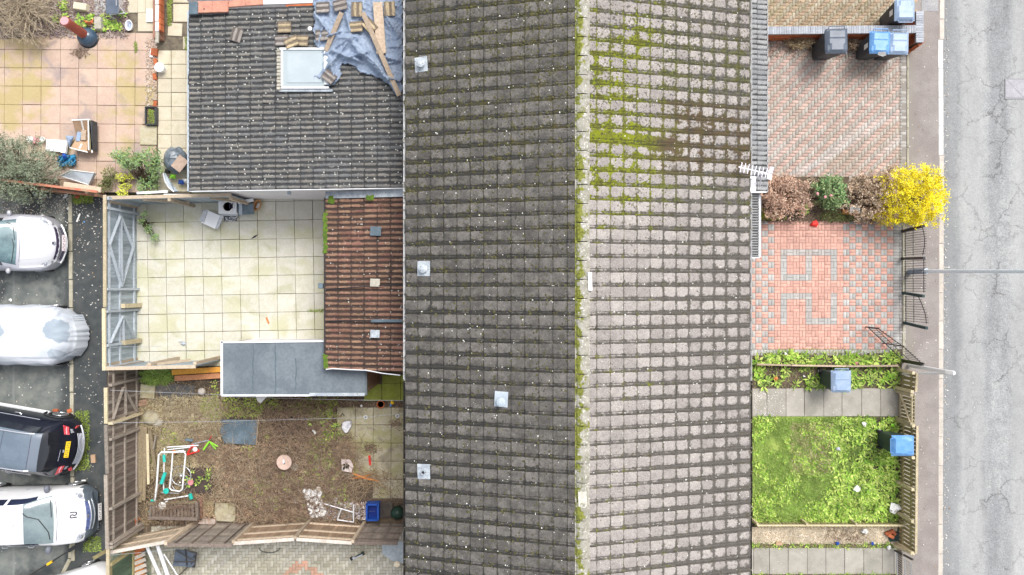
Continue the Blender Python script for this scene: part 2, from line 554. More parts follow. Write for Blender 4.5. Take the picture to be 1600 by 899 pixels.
# block paving, per-block colours in the mesh, bleached and grimy patches
def m_block(name, dirt=(.20, .16, .12), amt=.5, sc=.9, bleach=0, moss=None):
    t = NT(name)
    at = t.n('ShaderNodeAttribute', attribute_name='Col').outputs['Color']
    c = t.mix(t.math('MULTIPLY', t.step(t.noise(sc, 5, .6), .42, .68), amt), at, dirt)
    if bleach:
        v = t.n('ShaderNodeVectorRotate', {0: t.pos, 'Angle': rad(-32)}, rotation_type='Z_AXIS').outputs[0]
        v = t.n('ShaderNodeVectorMath', {0: v, 1: (.18, 1.5, 1)}, operation='MULTIPLY').outputs[0]
        x, y, z = t.xyz()
        zone = t.step(y, 3.9, 6.2, 1, .15)
        c = t.mix(t.math('MULTIPLY', t.math('MULTIPLY', t.step(t.noise(1.0, 3, .5, v), .5, .62), zone), bleach), c, (.60, .60, .60))
    if moss: c = t.mix(t.math('MULTIPLY', t.step(t.noise(1.3, 5), .5, .65), .5), c, moss)
    c = t.mul(c, t.math('ADD', t.math('MULTIPLY', t.rnd(), .24), .88))
    c = t.mul(c, t.step(t.noise(40, 4, .8), .3, .7, .88, 1.12))
    c = t.mix(t.dots(4.5, .07, .12), c, (.7, .7, .68))
    t.bump(t.noise(70, 4, .7), .3, .005)
    return t.out(c, .85)


M['block_drive'] = m_block('block_paving', (.33, .27, .21), .55, .8, .38)
M['block_top'] = m_block('block_paving_mossy', (.24, .19, .12), .5, 1.2, 0, (.33, .28, .16))
M['block_pink'] = m_block('block_paving_pink', (.42, .28, .23), .25, 1.1)
M['block_back'] = m_block('block_paving_back', (.30, .28, .20), .6, .7)


# roof tiles: 'wear' is the tile's own channel and lap (1) against its open face (0)
def m_tile(name, face, face2, chan, facevar=.45, moss=0, lich=.3, lap=1.0, rnd=.13, bsz=.11):
    t = NT(name)
    x, y, z = t.xyz()
    wear = t.n('ShaderNodeAttribute', attribute_name='wear').outputs['Fac']
    nb = t.noise(1.1, 4, .6); nf = t.noise(13, 5, .7); nm = t.noise(4, 5, .7)
    c = t.mix(t.step(t.math('ADD', nm, t.math('MULTIPLY', nb, .6)), .62, 1.0), face, face2)
    c = t.mul(c, t.math('ADD', t.math('MULTIPLY', t.rnd(), 2 * rnd), 1 - rnd))
    g = t.math('ADD', t.math('MULTIPLY', wear, lap), t.math('MULTIPLY', t.math('SUBTRACT', nf, .5), 1.0))
    g = t.math('ADD', g, t.math('MULTIPLY', t.math('SUBTRACT', t.noise(6, 4, .6), .5), .9))
    if moss == 1: g = t.math('ADD', g, t.step(x, 1.8, 6.1, -.12, .27))
    if moss == 2: g = t.math('ADD', g, t.step(x, -2.7, 1.7, .22, -.12))
    g = t.math('ADD', g, t.math('MULTIPLY', t.math('SUBTRACT', nb, .5), 1.2 * facevar))
    c = t.mix(t.step(g, .42, .66), c, chan)
    c = t.mul(c, t.step(t.noise(30, 5, .85), .3, .7, .68, 1.32))
    c = t.mix(t.math('MULTIPLY', t.step(t.noise(6.5, 6, .75), .50, .66), .35), c, tuple(v * .55 for v in face))
    c = t.mix(t.math('MULTIPLY', t.dots(10, .17, .28), .7), c, t.mul(chan, .6) if not isinstance(chan, tuple) else tuple(v * .55 for v in chan))
    if moss == 1:      # ridge-side green sheet on the right slope and brown growth below it
        mx = t.math('ADD', t.math('MULTIPLY', t.step(x, 5.0, 2.2, 0, 1), .55), .45)
        my = t.math('MULTIPLY', t.step(y, .5, 3.2), t.math('SUBTRACT', 1.0, t.math('MULTIPLY', t.step(y, 5.2, 7.4), .55)))
        band = t.step(t.math('ABSOLUTE', t.math('SUBTRACT', y, t.math('ADD', 3.62, t.math('MULTIPLY', t.math('SUBTRACT', x, 2.0), -.06)))), .08, .22, 1, 0)
        dens = t.math('ADD', t.math('MULTIPLY', my, .455), t.math('MULTIPLY', t.math('MULTIPLY', band, .26), t.step(x, 3.4, 4.8, 1, .2)))
        q = t.math('ADD', t.math('ADD', dens, t.math('MULTIPLY', wear, .46)), t.math('MULTIPLY', t.math('SUBTRACT', nf, .5), .8))
        q = t.math('ADD', q, t.math('MULTIPLY', t.math('SUBTRACT', t.noise(5, 4, .7), .5), .9))
        q = t.math('ADD', q, t.math('MULTIPLY', t.math('SUBTRACT', t.noise(1.1, 3), .5), 1.1))
        q = t.math('ADD', q, t.math('MULTIPLY', t.math('SUBTRACT', mx, .7), .15))
        hue = t.step(t.math('ADD', x, t.math('MULTIPLY', t.math('SUBTRACT', t.noise(1.2, 4), .5), 3.0)), 3.0, 4.3)
        mc = t.mix(hue, t.mix(t.step(nm, .4, .6), (.20, .225, .015), (.13, .14, .025)), t.mix(t.step(t.math('ABSOLUTE', t.math('SUBTRACT', y, 3.75)), .7, 1.2), (.10, .072, .045), (.12, .12, .06)))
        c = t.mix(t.step(q, .62, .73), c, mc)
        q2 = t.math('ADD', t.math('MULTIPLY', wear, .6), t.math('MULTIPLY', t.math('SUBTRACT', nm, .5), 1.2))
        c = t.mix(t.math('MULTIPLY', t.step(t.math('ADD', q2, t.math('MULTIPLY', t.step(x, 4.5, 2.0), .14)), .68, .80), .8), c, (.17, .175, .04))
    if moss in (1, 2):
        fk = t.math('ADD', t.noise(17, 2, .5), t.math('MULTIPLY', wear, .16))
        fk = t.math('ADD', fk, t.math('MULTIPLY', t.math('SUBTRACT', t.noise(2.2, 3), .5), .35))
        fk = t.math('ADD', fk, t.step(y, -1.5, 5.5, -.07 if moss == 2 else -.13, .02))
        c = t.mix(t.math('MULTIPLY', t.step(fk, .60, .66), .75), c, t.mix(t.step(nm, .42, .58), (.055, .055, .045), (.085, .08, .025)))
    if moss == 2:      # olive tufts in the channels of the left slope, denser at the top
        q = t.math('ADD', t.math('MULTIPLY', wear, .34), t.math('MULTIPLY', t.step(y, -4, 6.0), .20))
        q = t.math('ADD', q, t.math('MULTIPLY', t.step(x, -2.5, 1.2), .13))
        q = t.math('ADD', q, t.math('MULTIPLY', t.math('SUBTRACT', t.noise(9, 5, .7), .5), 1.5))
        q = t.math('ADD', q, t.math('MULTIPLY', t.math('SUBTRACT', t.noise(1.6, 4), .5), .8))
        mc = t.mix(t.step(nm, .4, .6), (.125, .12, .03), (.075, .06, .03))
        c = t.mix(t.math('MULTIPLY', t.step(q, .60, .74), .8), c, mc)
    if moss == 3:
        q = t.math('ADD', t.math('MULTIPLY', wear, .3), t.math('MULTIPLY', t.math('SUBTRACT', t.noise(3, 6, .75), .5), 2.0))
        c = t.mix(t.math('MULTIPLY', t.step(q, .72, .86), .8), c, (.14, .12, .03))
    if lich:
        c = t.mix(t.dots(9, bsz, lich), c, (.75, .75, .70))
        c = t.mix(t.dots(21, .15, lich * .55), c, (.66, .66, .60))
    t.bump(t.noise(60, 5, .8), .4, .008)
    return t.out(c, .9, 0, .15)


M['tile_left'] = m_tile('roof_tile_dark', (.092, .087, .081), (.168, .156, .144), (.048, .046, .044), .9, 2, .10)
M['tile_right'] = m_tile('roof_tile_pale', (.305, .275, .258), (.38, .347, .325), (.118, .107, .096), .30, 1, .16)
M['tile_ext'] = m_tile('extension_tile_grey', (.15, .155, .158), (.215, .20, .175), (.055, .056, .058), .5, 3, .18, .8, .12, .16)
M['tile_brown'] = m_tile('extension_tile_brown', (.22, .115, .088), (.28, .18, .118), (.062, .044, .038), .9, 3, .16, .9, .2)
M['tile_porch'] = m_tile('porch_tile_grey', (.26, .27, .28), (.34, .34, .34), (.09, .09, .09), .5, 3, .2, .9)
M['tile_loose'] = m_tile('loose_tile_tan', (.42, .34, .23), (.50, .40, .25), (.20, .16, .12), .5, 0, 0, .8, .25)


def m_ridge():
    t = NT('ridge_mossy')
    x, y, z = t.xyz()
    n1 = t.noise(5, 5, .7); n2 = t.noise(17, 4, .7)
    c = t.mix(t.step(n1, .35, .65), (.40, .38, .33), (.25, .24, .19))
    c = t.mix(t.step(n2, .56, .66), c, (.74, .73, .68))
    q = t.math('ADD', t.math('MULTIPLY', t.step(x, 1.74, 1.58), .62), t.math('MULTIPLY', t.math('SUBTRACT', n1, .5), 3.2))
    q = t.math('ADD', q, t.math('MULTIPLY', t.math('SUBTRACT', t.noise(1.7, 3), .5), 2.2))
    c = t.mix(t.step(q, .30, .5), c, t.mix(t.step(n2, .4, .6), (.13, .145, .03), (.25, .26, .05)))
    t.bump(n2, .6, .02)
    return t.out(c, .95)


M['ridge'] = m_ridge()
M['tarp'] = mat('tarpaulin_blue', (.29, .355, .46), (.22, .28, .39), 2.5, .35, .65, fine=.06, rough=.55, spec=.4)
# ------------------------------------------------------------ the setting
def sheet(name, poly, z, m, thick=.05, kind='structure', holes=None):
    """flat ground area from points measured in the photograph, with real thickness"""
    pts = [P(x, y) for x, y in poly]
    o = MB().prism([(p.x, p.y) for p in pts], z - thick, z).build(name, m)
    if kind: o['kind'] = kind
    return o


gsh = MB().add([(-400, -400, -.3), (400, -400, -.3), (400, 400, -.3), (-400, 400, -.3)], [(0, 1, 2, 3)])
tag(gsh.build('ground', mat('ground_earth', (.16, .15, .11), (.10, .11, .06), .5)), kind='structure')
court = sheet('parking_court', [(-900, 292), (167, 304), (167, 1500), (-900, 1500)], 0, M['court'], .2)
road = sheet('road', [(1474, -1200), (2600, -1200), (2600, 2100), (1474, 2100)], -.10, M['road'], .15)
pavement = sheet('pavement', [(1409, -1200), (1469, -1200), (1469, 2100), (1409, 2100)], 0, M['pave'], .2)
sheet('apron', [(1440, -300), (1466, -300), (1466, 18), (1440, 18)], .006, mat('apron_asphalt', (.30, .30, .31), (.38, .37, .37), 3, specks=[((.7, .7, .7), 6, .06, .3)]), .004)

UN = {}


def unit(name, m, inset=.012, h=.04):
    """1 x 1 slab with an arrised edge, shared by all slabs of a kind; scaled per slab"""
    if (name, m.name) in UN: return UN[(name, m.name)]
    b = MB()
    k = .5 - inset
    b.add([(-.5, -.5, -h), (.5, -.5, -h), (.5, .5, -h), (-.5, .5, -h), (-.5, -.5, -.006), (.5, -.5, -.006), (.5, .5, -.006), (-.5, .5, -.006),
           (-k, -k, 0), (k, -k, 0), (k, k, 0), (-k, k, 0)],
          [(0, 1, 5, 4), (1, 2, 6, 5), (2, 3, 7, 6), (3, 0, 4, 7), (4, 5, 9, 8), (5, 6, 10, 9), (6, 7, 11, 10), (7, 4, 8, 11), (8, 9, 10, 11)])
    UN[(name, m.name)] = b.mesh(name, m)
    return UN[(name, m.name)]


def put(me, parent, loc, sc=(1, 1, 1), rot=(0, 0, 0), name=None):
    o = D.objects.new(name or me.name, me)
    o.location = loc; o.scale = sc; o.rotation_euler = rot
    COL.objects.link(o); par(o, parent)
    return o


def slabs(parent, xs, ys, m, ang=0, z=.02, gap=.012, drop=(), name='paving_slab', jig=.003, zvar=.003, piv=None):
    """slabs between measured joint lines (pixels on the ground); ang turns the grid about its middle"""
    c = piv or P((xs[0] + xs[-1]) / 2, (ys[0] + ys[-1]) / 2)
    R = Matrix.Rotation(ang, 3, 'Z')
    for j in range(len(ys) - 1):
        for i in range(len(xs) - 1):
            if (i, j) in drop: continue
            a = P(xs[i], ys[j + 1]); b = P(xs[i + 1], ys[j])
            mid = (a + b) / 2
            q = c + R @ (mid - c)
            g = gap * rs.uniform(.6, 1.5)
            mm = m[(i * 7 + j * 3 + rs.randrange(2)) % len(m)] if isinstance(m, list) else m
            put(unit(name, mm), parent, (q.x + rs.uniform(-jig, jig), q.y + rs.uniform(-jig, jig), z + rs.uniform(-zvar, zvar)), (b.x - a.x - g, b.y - a.y - g, 1),
                (rs.uniform(-.003, .003), rs.uniform(-.003, .003), ang + rs.uniform(-.004, .004)))


def blocks(name, parent, rects, cols, m, limit=0, z=.0, h=.05):
    """block paving: rects (cx, cy, sx, sy, colour) in metres. The first `limit` are parts of their own, the rest one mesh"""
    base = []
    fs0 = [(0, 1, 5, 4), (1, 2, 6, 5), (2, 3, 7, 6), (3, 0, 4, 7), (4, 5, 9, 8), (5, 6, 10, 9), (6, 7, 11, 10), (7, 4, 8, 11), (8, 9, 10, 11)]
    V = []; F = []; C = []
    cache = {}
    for k, (cx, cy, sx, sy, ci) in enumerate(rects):
        e = .006
        zz = z + rs.uniform(-.0025, .0025)
        hx, hy = sx / 2 - .004, sy / 2 - .004
        loc = [(-hx, -hy, -h), (hx, -hy, -h), (hx, hy, -h), (-hx, hy, -h), (-hx, -hy, -e), (hx, -hy, -e), (hx, hy, -e), (-hx, hy, -e),
               (-hx + e, -hy + e, 0), (hx - e, -hy + e, 0), (hx - e, hy - e, 0), (-hx + e, hy - e, 0)]
        if k < limit:
            key = (round(sx, 3), round(sy, 3), ci)
            if key not in cache:
                cache[key] = MB().add(loc, fs0, col=None).mesh(name, m)
                me = cache[key]
                at = me.color_attributes.new('Col', 'FLOAT_COLOR', 'CORNER')
                at.data.foreach_set('color', list((*cols[ci], 1.0)) * len(me.loops))
            put(cache[key], parent, (cx, cy, zz), (1, 1, 1), (rs.uniform(-.01, .01), rs.uniform(-.01, .01), rs.uniform(-.01, .01)))
            continue
        b = len(V)
        V.extend((cx + p[0], cy + p[1], zz + p[2]) for p in loc)
        v = rs.uniform(.88, 1.12)
        for f in fs0:
            F.append([b + i for i in f]); C.append([c * v for c in cols[ci]])
    if F:
        o = np_mesh(name if not limit else 'paving', np.array(V), np.array(F), m, parent, 'stuff', np.array(C, dtype=np.float32))


def herring(x0, x1, y0, y1, colfn, u=.1, rot=False):
    """90 degree herringbone of 2u x u blocks over a world rectangle, clipped to it"""
    out = []
    nx = int((x1 - x0) / u) + 6; ny = int((y1 - y0) / u) + 6
    done = set()
    for j in range(-3, ny):
        for i in range(-3, nx):
            k = (i - j) % 4
            if k == 0: a = (i, j, 2, 1)
            elif k == 3: a = (i, j, 1, 2)
            else: continue
            ax, ay, w, h_ = a
            bx0 = x0 + ax * u; by0 = y0 + ay * u
            bx1 = bx0 + w * u; by1 = by0 + h_ * u
            cx0, cy0, cx1, cy1 = max(bx0, x0), max(by0, y0), min(bx1, x1), min(by1, y1)
            if cx1 - cx0 < .03 or cy1 - cy0 < .03: continue
            out.append(((cx0 + cx1) / 2, (cy0 + cy1) / 2, cx1 - cx0, cy1 - cy0, colfn(w == 2, (cx0 + cx1) / 2, (cy0 + cy1) / 2)))
    return out


# back yard of the upper house: pink slabs, cream slabs beside the extension
patio_pink = sheet('patio', [(-60, -80), (296, -80), (296, 303), (-60, 299)], -.012, M['mortar'])
xs = [-51, -22, 7.3, 35.7, 64.4, 94.4, 122.8, 151.8, 181.8, 210.9, 245]
slabs(patio_pink, xs, [51, 78.4, 107, 135.5, 164.5, 194, 223, 252, 281, 300], M['slab_pink'], rad(-.4), drop=[(i, 7) for i in (0, 1, 2, 3)] + [(i, 8) for i in range(5)])
slabs(patio_pink, [247, 268, 291, 296], [79, 101, 123, 145, 167, 188.5, 210.5, 232, 254, 278, 300], M['slab_cream'])
slabs(patio_pink, [262.5, 285], [36.5, 57], M['slab_cream'], rad(-3))
slabs(patio_pink, [270.5, 296], [6.5, 35], M['slab_cream'])
slabs(patio_pink, [270.5, 296], [-30, 5], M['slab_cream'])
slabs(patio_pink, [286, 296], [58, 78], M['slab_cream'])
slabs(patio_pink, [198, 215.5, 228, 241], [-30, 20.5], M['slab_cream'])
slabs(patio_pink, [215.5, 241], [20.5, 50], M['slab_cream'])
# middle yard: pale slabs
patio_mid = sheet('patio', [(165, 305), (632, 305), (632, 580), (165, 580)], -.014, M['mortar'])
xs = [183, 202.8, 231.6, 260.4, 289.2, 318, 346.8, 375.6, 404.4, 433.2, 462, 490.8, 511]
ys = [312, 316.5, 346, 375, 403.8, 432, 461, 489.5, 518, 547.5, 564, 572]
slabs(patio_mid, xs, ys, M['slab_white'], rad(1.05), drop=[(i, j) for i in (9, 10, 11) for j in (10, 11)])
# lower yard: bare soil with slabs on the right
garden = sheet('garden_soil', [(165, 572), (632, 572), (632, 838), (165, 858)], -.02, M['soil'])
slabs(garden, [526, 555, 583, 611, 636], [636.5, 664, 692, 720.5, 749, 779], [M['slab_moss']], rad(-.4), z=.012, drop=[(0, 3), (0, 4), (1, 4)])
slabs(garden, [597, 626, 640], [586, 599, 627], M['slab_green'], rad(0))
slabs(garden, [569, 597], [600, 627], M['slab_green'])
slabs(garden, [219, 242], [601, 623], M['slab_moss'], rad(-4))
slabs(garden, [335, 368], [786, 815], M['slab_moss'], rad(-3))
# lower drive behind the fence
drive_back = sheet('driveway', [(165, 838), (640, 820), (640, 1100), (165, 1100)], -.016, M['mortar'])
a, b = P(236, 960), P(632, 822)
cb = [(.42, .40, .33), (.48, .46, .40), (.55, .30, .22)]


def cback(hz, x, y):
    px = 800 + x * 48.95; py = 449.5 - y * 48.95
    if abs(abs(px - 472) - (py - 878) * 1.1) < 7 and py > 878: return 2
    return 0 if hz else 1


blocks('paving_block', drive_back, herring(a.x, b.x, a.y, b.y, cback, .1), cb, M['block_back'])
# street side
frontbase = sheet('front_ground', [(1150, -200), (1412, -200), (1412, 1100), (1150, 1100)], -.02, mat('front_soil', (.10, .075, .055), (.05, .04, .03), 5, bump=.6, bsc=25, specks=[((.4, .36, .3), 12, .14, .2)]))
drive_top = sheet('driveway', [(1150, -150), (1416, -150), (1416, 46), (1150, 46)], -.012, M['mortar'], .006)
a, b = P(1150, 44), P(1434, -40)
blocks('paving_block', drive_top, herring(a.x, b.x, a.y, b.y, lambda h, x, y: 0 if h else 1, .1), [(.42, .31, .22), (.38, .34, .26)], M['block_top'])
drive_up = sheet('driveway', [(1150, 46), (1417, 46), (1417, 290), (1150, 290)], -.012, M['mortar'], .006)
a, b = P(1150, 289), P(1406, 47)
blocks('paving_block', drive_up, herring(a.x, b.x, a.y, b.y, lambda h, x, y: 0 if h else 1, .1), [(.50, .355, .305), (.41, .375, .335)], M['block_drive'])
r_ = []
y = b.y
while y > a.y:
    r_.append((P(1411.5, 0).x, y, .2, .1, 0)); y -= .1
blocks('edging_block', drive_up, r_, [(.40, .385, .36)], M['block_drive'])
# pink drive with its drawn figure
drive_pink = sheet('driveway', [(1150, 343), (1410, 343), (1410, 556), (1150, 556)], -.012, M['mortar'], .006)
U = .2; ox, oy = P(1224.6, 394.7).x, P(1224.6, 394.7).y
fig = set()
for i in range(0, 9): fig.add((i, 0))
for j in range(0, 5): fig |= {(0, j), (4, j), (8, j)}
for i in range(0, 5): fig |= {(i, 4), (i, 7)}
for j in range(7, 12): fig |= {(0, j), (4, j), (8, j)}
for i in range(4, 9): fig.add((i, 11))
inner = []; outer = []
for j in range(-5, 16):
    for i in range(-7, 18):
        gx, gy = ox + i * U, oy - j * U
        chk = (i >= 10 or i <= -2)
        if chk: g = (i + j) % 2 == 0
        else: g = (i, j) in fig
        vert = (i + j) % 2 == 0
        for s in (-.05, .05):
            q = (gx + s, gy, .1, .2, 1 if g else 0) if vert else (gx, gy + s, .2, .1, 1 if g else 0)
            (inner if (-1 <= i <= 9 and -2 <= j <= 13) else outer).append(q)
for k in range(42):
    for i in (0, 1):
        outer.append((ox + 17.5 * U + .1 + i * .2, oy + 5.5 * U - .05 - k * .1, .2, .1, 1))
for i in range(50): outer.append((ox - 7.5 * U + i * .1, oy - 15.5 * U - .1, .1, .2, 1))
rs.shuffle(inner)
blocks('paving_block', drive_pink, inner + outer, [(.62, .355, .29), (.43, .425, .41)], M['block_pink'], limit=300)
# edging between drive and pavement
e = MB()
for k in range(7): e.box((P(1418, 0).x, P(0, 92 + k * 31).y, .0), (.045, .60, .05))
e.build('edging_strip', M['edging'], drive_up)
e = MB()
for k in range(5): e.box((P(1411.5, 0).x, P(0, 372 + k * 42).y, .0), (.07, .80, .06))
e.build('edging_strip', M['edging'], drive_pink)
# paths across the front gardens
path_a = sheet('path', [(1150, 606), (1406, 606), (1406, 652), (1150, 652)], -.008, M['mortar'], .006)
slabs(path_a, [1150, 1175, 1198, 1228, 1256.5, 1286.5, 1315, 1346, 1375.5, 1404], [607, 651], M['slab_grey'], z=.025)
path_b = sheet('path', [(1150, 855), (1402, 855), (1402, 898), (1150, 898)], -.008, M['mortar'], .006)
slabs(path_b, [1152, 1177, 1202, 1231, 1261, 1290, 1319, 1349, 1378, 1400], [856, 897], M['slab_grey'], z=.025)
# kerb: stones with real upstand, the upper run painted white
kerb_y = [-60, -15, 30, 62, 107, 152, 197, 243, 290, 336, 381, 427, 458, 502, 546, 592, 638, 683, 728, 774, 820, 866, 912, 958]
for i in range(len(kerb_y) - 1):
    y0, y1 = kerb_y[i], kerb_y[i + 1]
    w = 62 <= y0 < 243
    dx = -2.0 + (y0 - 62) * .008 if w else 0
    dx -= (y0 + y1) / 2 * .0028 - .5
    c = P(1471.5 + dx, (y0 + y1) / 2)
    L = (y1 - y0) * .02043 - .012
    bm = MB().box((0, 0, 0), (.15, L, .30))
    o = bm.build('kerb_stone', M['kerb_white'] if w else M['kerb'], pavement, bevel=.012, loc=(c.x, c.y, -.145 + rs.uniform(-.003, .003)))
    o.rotation_euler.z = rs.uniform(-.004, .004)
# edging stones of the parking court
yy = 305
for k in range(13):
    x = 109 + (k * .35)
    c = P(x + 1.3, yy + 22)
    if yy < 850:
        o = MB().box((0, 0, 0), (.115, .87, .10)).build('edging_stone', M['edging'], court, bevel=.01, loc=(c.x, c.y, -.015))
    yy += 44
for (xa, ya, xb, yb) in ((113, 846, 110, 872), (109.5, 874, 98, 897), (97, 899, 84, 915)):
    p, q = P(xa, ya), P(xb, yb)
    MB().beam(p, q, .12, .10).build('edging_stone', M['edging'], court, bevel=.01, loc=(0, 0, -.015))
# inspection cover in the road
cv = thing('manhole_cover', 'square pale metal inspection cover set in the street', 'manhole cover', P(1586, 139, -.1))
MB().box(P(1586, 139, -.094), (.66, .66, .02)).build('frame', mat('cover_frame', (.30, .30, .31), fine=.2), cv)
pl = mat('cover_plate', (.42, .41, .44), (.36, .35, .38), 5, specks=[((.3, .3, .3), 6, .12, .3)])
c = P(1586, 139, -.08)
MB().add([(c.x - .29, c.y - .27, -.079), (c.x + .27, c.y - .29, -.079), (c.x - .29, c.y + .29, -.079)], [(0, 1, 2)]).build('plate', pl, cv)
MB().add([(c.x + .29, c.y - .27, -.079), (c.x + .29, c.y + .29, -.079), (c.x - .27, c.y + .29, -.079)], [(0, 1, 2)]).build('plate', pl, cv)

# ------------------------------------------------------------ roofs
def tile_mesh(name, m, w, gauge, kind):
    """one interlocking tile: x down the slope (0 at its head), y across, z out of the roof"""
    if kind in ('flat', 'soft'):       # wide raised face, low channel with two grooves
        prof = [(0, .004, .9), (.03, .022, .35), (.10, .026, .05), (.30, .027, 0), (.52, .026, .12), (.66, .022, .32), (.74, .014, .50), (.78, .004, .80), (.81, .012, .55), (.88, .012, .6), (.91, .004, .85), (.97, .010, .7), (1.0, -.004, 1)]
    else:                    # double roll
        prof = []
        for k in range(2):
            for u, h, q in ((0, .0, 1), (.16, .0, .9), (.26, .016, .3), (.36, .024, 0), (.44, .016, .3)): prof.append((k * .5 + u, h, q))
        prof.append((1.0, 0, 1))
    L = gauge
    st = [(0, 0, .8), (.10, .004, .35), (.25, .008, .12), (.6, .014, .05), (.85, .020, .22), (.95, .023, .5), (1.0, .024, .95)]
    if kind == 'soft':
        st = [(0, 0, .5), (.10, .004, .12), (.25, .008, .0), (.6, .014, .0), (.85, .020, .05), (.96, .023, .25), (1.0, .024, .8)]
    b = MB()
    rows = []; wear = []
    for (u, dz, q) in st:
        rows.append([(u * L, (.5 - p[0]) * w, p[1] + dz) for p in prof])
        wear.extend([min(1, max(p[2], q) + .35 * min(p[2], q)) for p in prof])
    b.grid(rows, wear=wear)
    n = len(prof)
    end = rows[-1]
    lo = [(L, p[1], p[2] - .026) for p in end]
    b.add(end + lo, [(i, n + i, n + i + 1, i + 1) for i in range(n - 1)][::1], wear=[1] * (2 * n))
    b.add([rows[0][0], rows[-1][0], (L, rows[-1][0][1], -.01), (0, rows[0][0][1], -.02)], [(0, 1, 2, 3)], wear=[1] * 4)
    for i, f in enumerate(b.f): b.f[i] = f[::-1]
    return b.mesh(name, m)


def tiling(parent, me, mats4, limit=300):
    """mats4: a list of matrices in the order of how large they show"""
    for Mx in mats4[:limit]:
        o = D.objects.new(me.name, me); COL.objects.link(o)
        o.parent = parent
        o.matrix_basis = Mx
    rest = mats4[limit:]
    if rest:
        V = np.array([v.co[:] for v in me.vertices]); n = len(V)
        allv = []
        for Mx in rest:
            A = np.array(Mx)
            allv.append(V @ A[:3, :3].T + A[:3, 3])
        fs = [tuple(p.vertices) for p in me.polygons]
        ar = np.array([f for f in fs])
        F = np.concatenate([ar + i * n for i in range(len(rest))])
        o = np_mesh('roof_tiling', np.concatenate(allv), F, me.materials[0], None, 'stuff')
        o.parent = parent
        w = np.zeros(n)
        me.attributes['wear'].data.foreach_get('value', w)
        at = o.data.attributes.new('wear', 'FLOAT', 'POINT')
        at.data.foreach_set('value', np.tile(w, len(rest)).astype(np.float32))


def slope_mats(xe, ze, xr, zr, ytop, nr, nc, pitch, order=1, drop=(), flipy=False, jit=.004):
    """matrices for nc courses from the eave (xe, ze) to the top (xr, zr), nr tiles from ytop downwards in the picture"""
    d = Vector((xe - xr, 0, ze - zr)); L = d.length; d.normalize()
    g = L / nc
    sgn = 1 if d.x > 0 else -1
    yax = Vector((0, 1, 0)); nz = d.cross(yax)
    if nz.z < 0:
        nz = -nz
    out = []
    for c in range(nc):
        for r in range(nr):
            if (r, c) in drop: continue
            h = Vector((xr, 0, zr)) + d * (g * c)
            y = ytop - (r + .5) * pitch
            X = d; Z = nz; Y = yax
            # keep the face's shape the same way round on both slopes
            Mx = Matrix(((X.x, Y.x, Z.x, h.x + rs.uniform(-jit, jit)), (X.y, Y.y, Z.y, y + rs.uniform(-jit, jit)), (X.z, Y.z, Z.z, h.z), (0, 0, 0, 1)))
            if rs.random() < .03: Mx = Mx @ Matrix.Translation((rs.uniform(0, .02), 0, .003)) @ Matrix.Rotation(rs.uniform(-.03, .03), 4, 'Z')
            Mx = Mx @ Matrix.Rotation(rs.uniform(-.010, .010), 4, 'Z') @ Matrix.Rotation(rs.uniform(-.006, .006), 4, 'X')
            out.append((abs(r - nr / 2) * .2 + c, Mx))
    return [m for _, m in out]


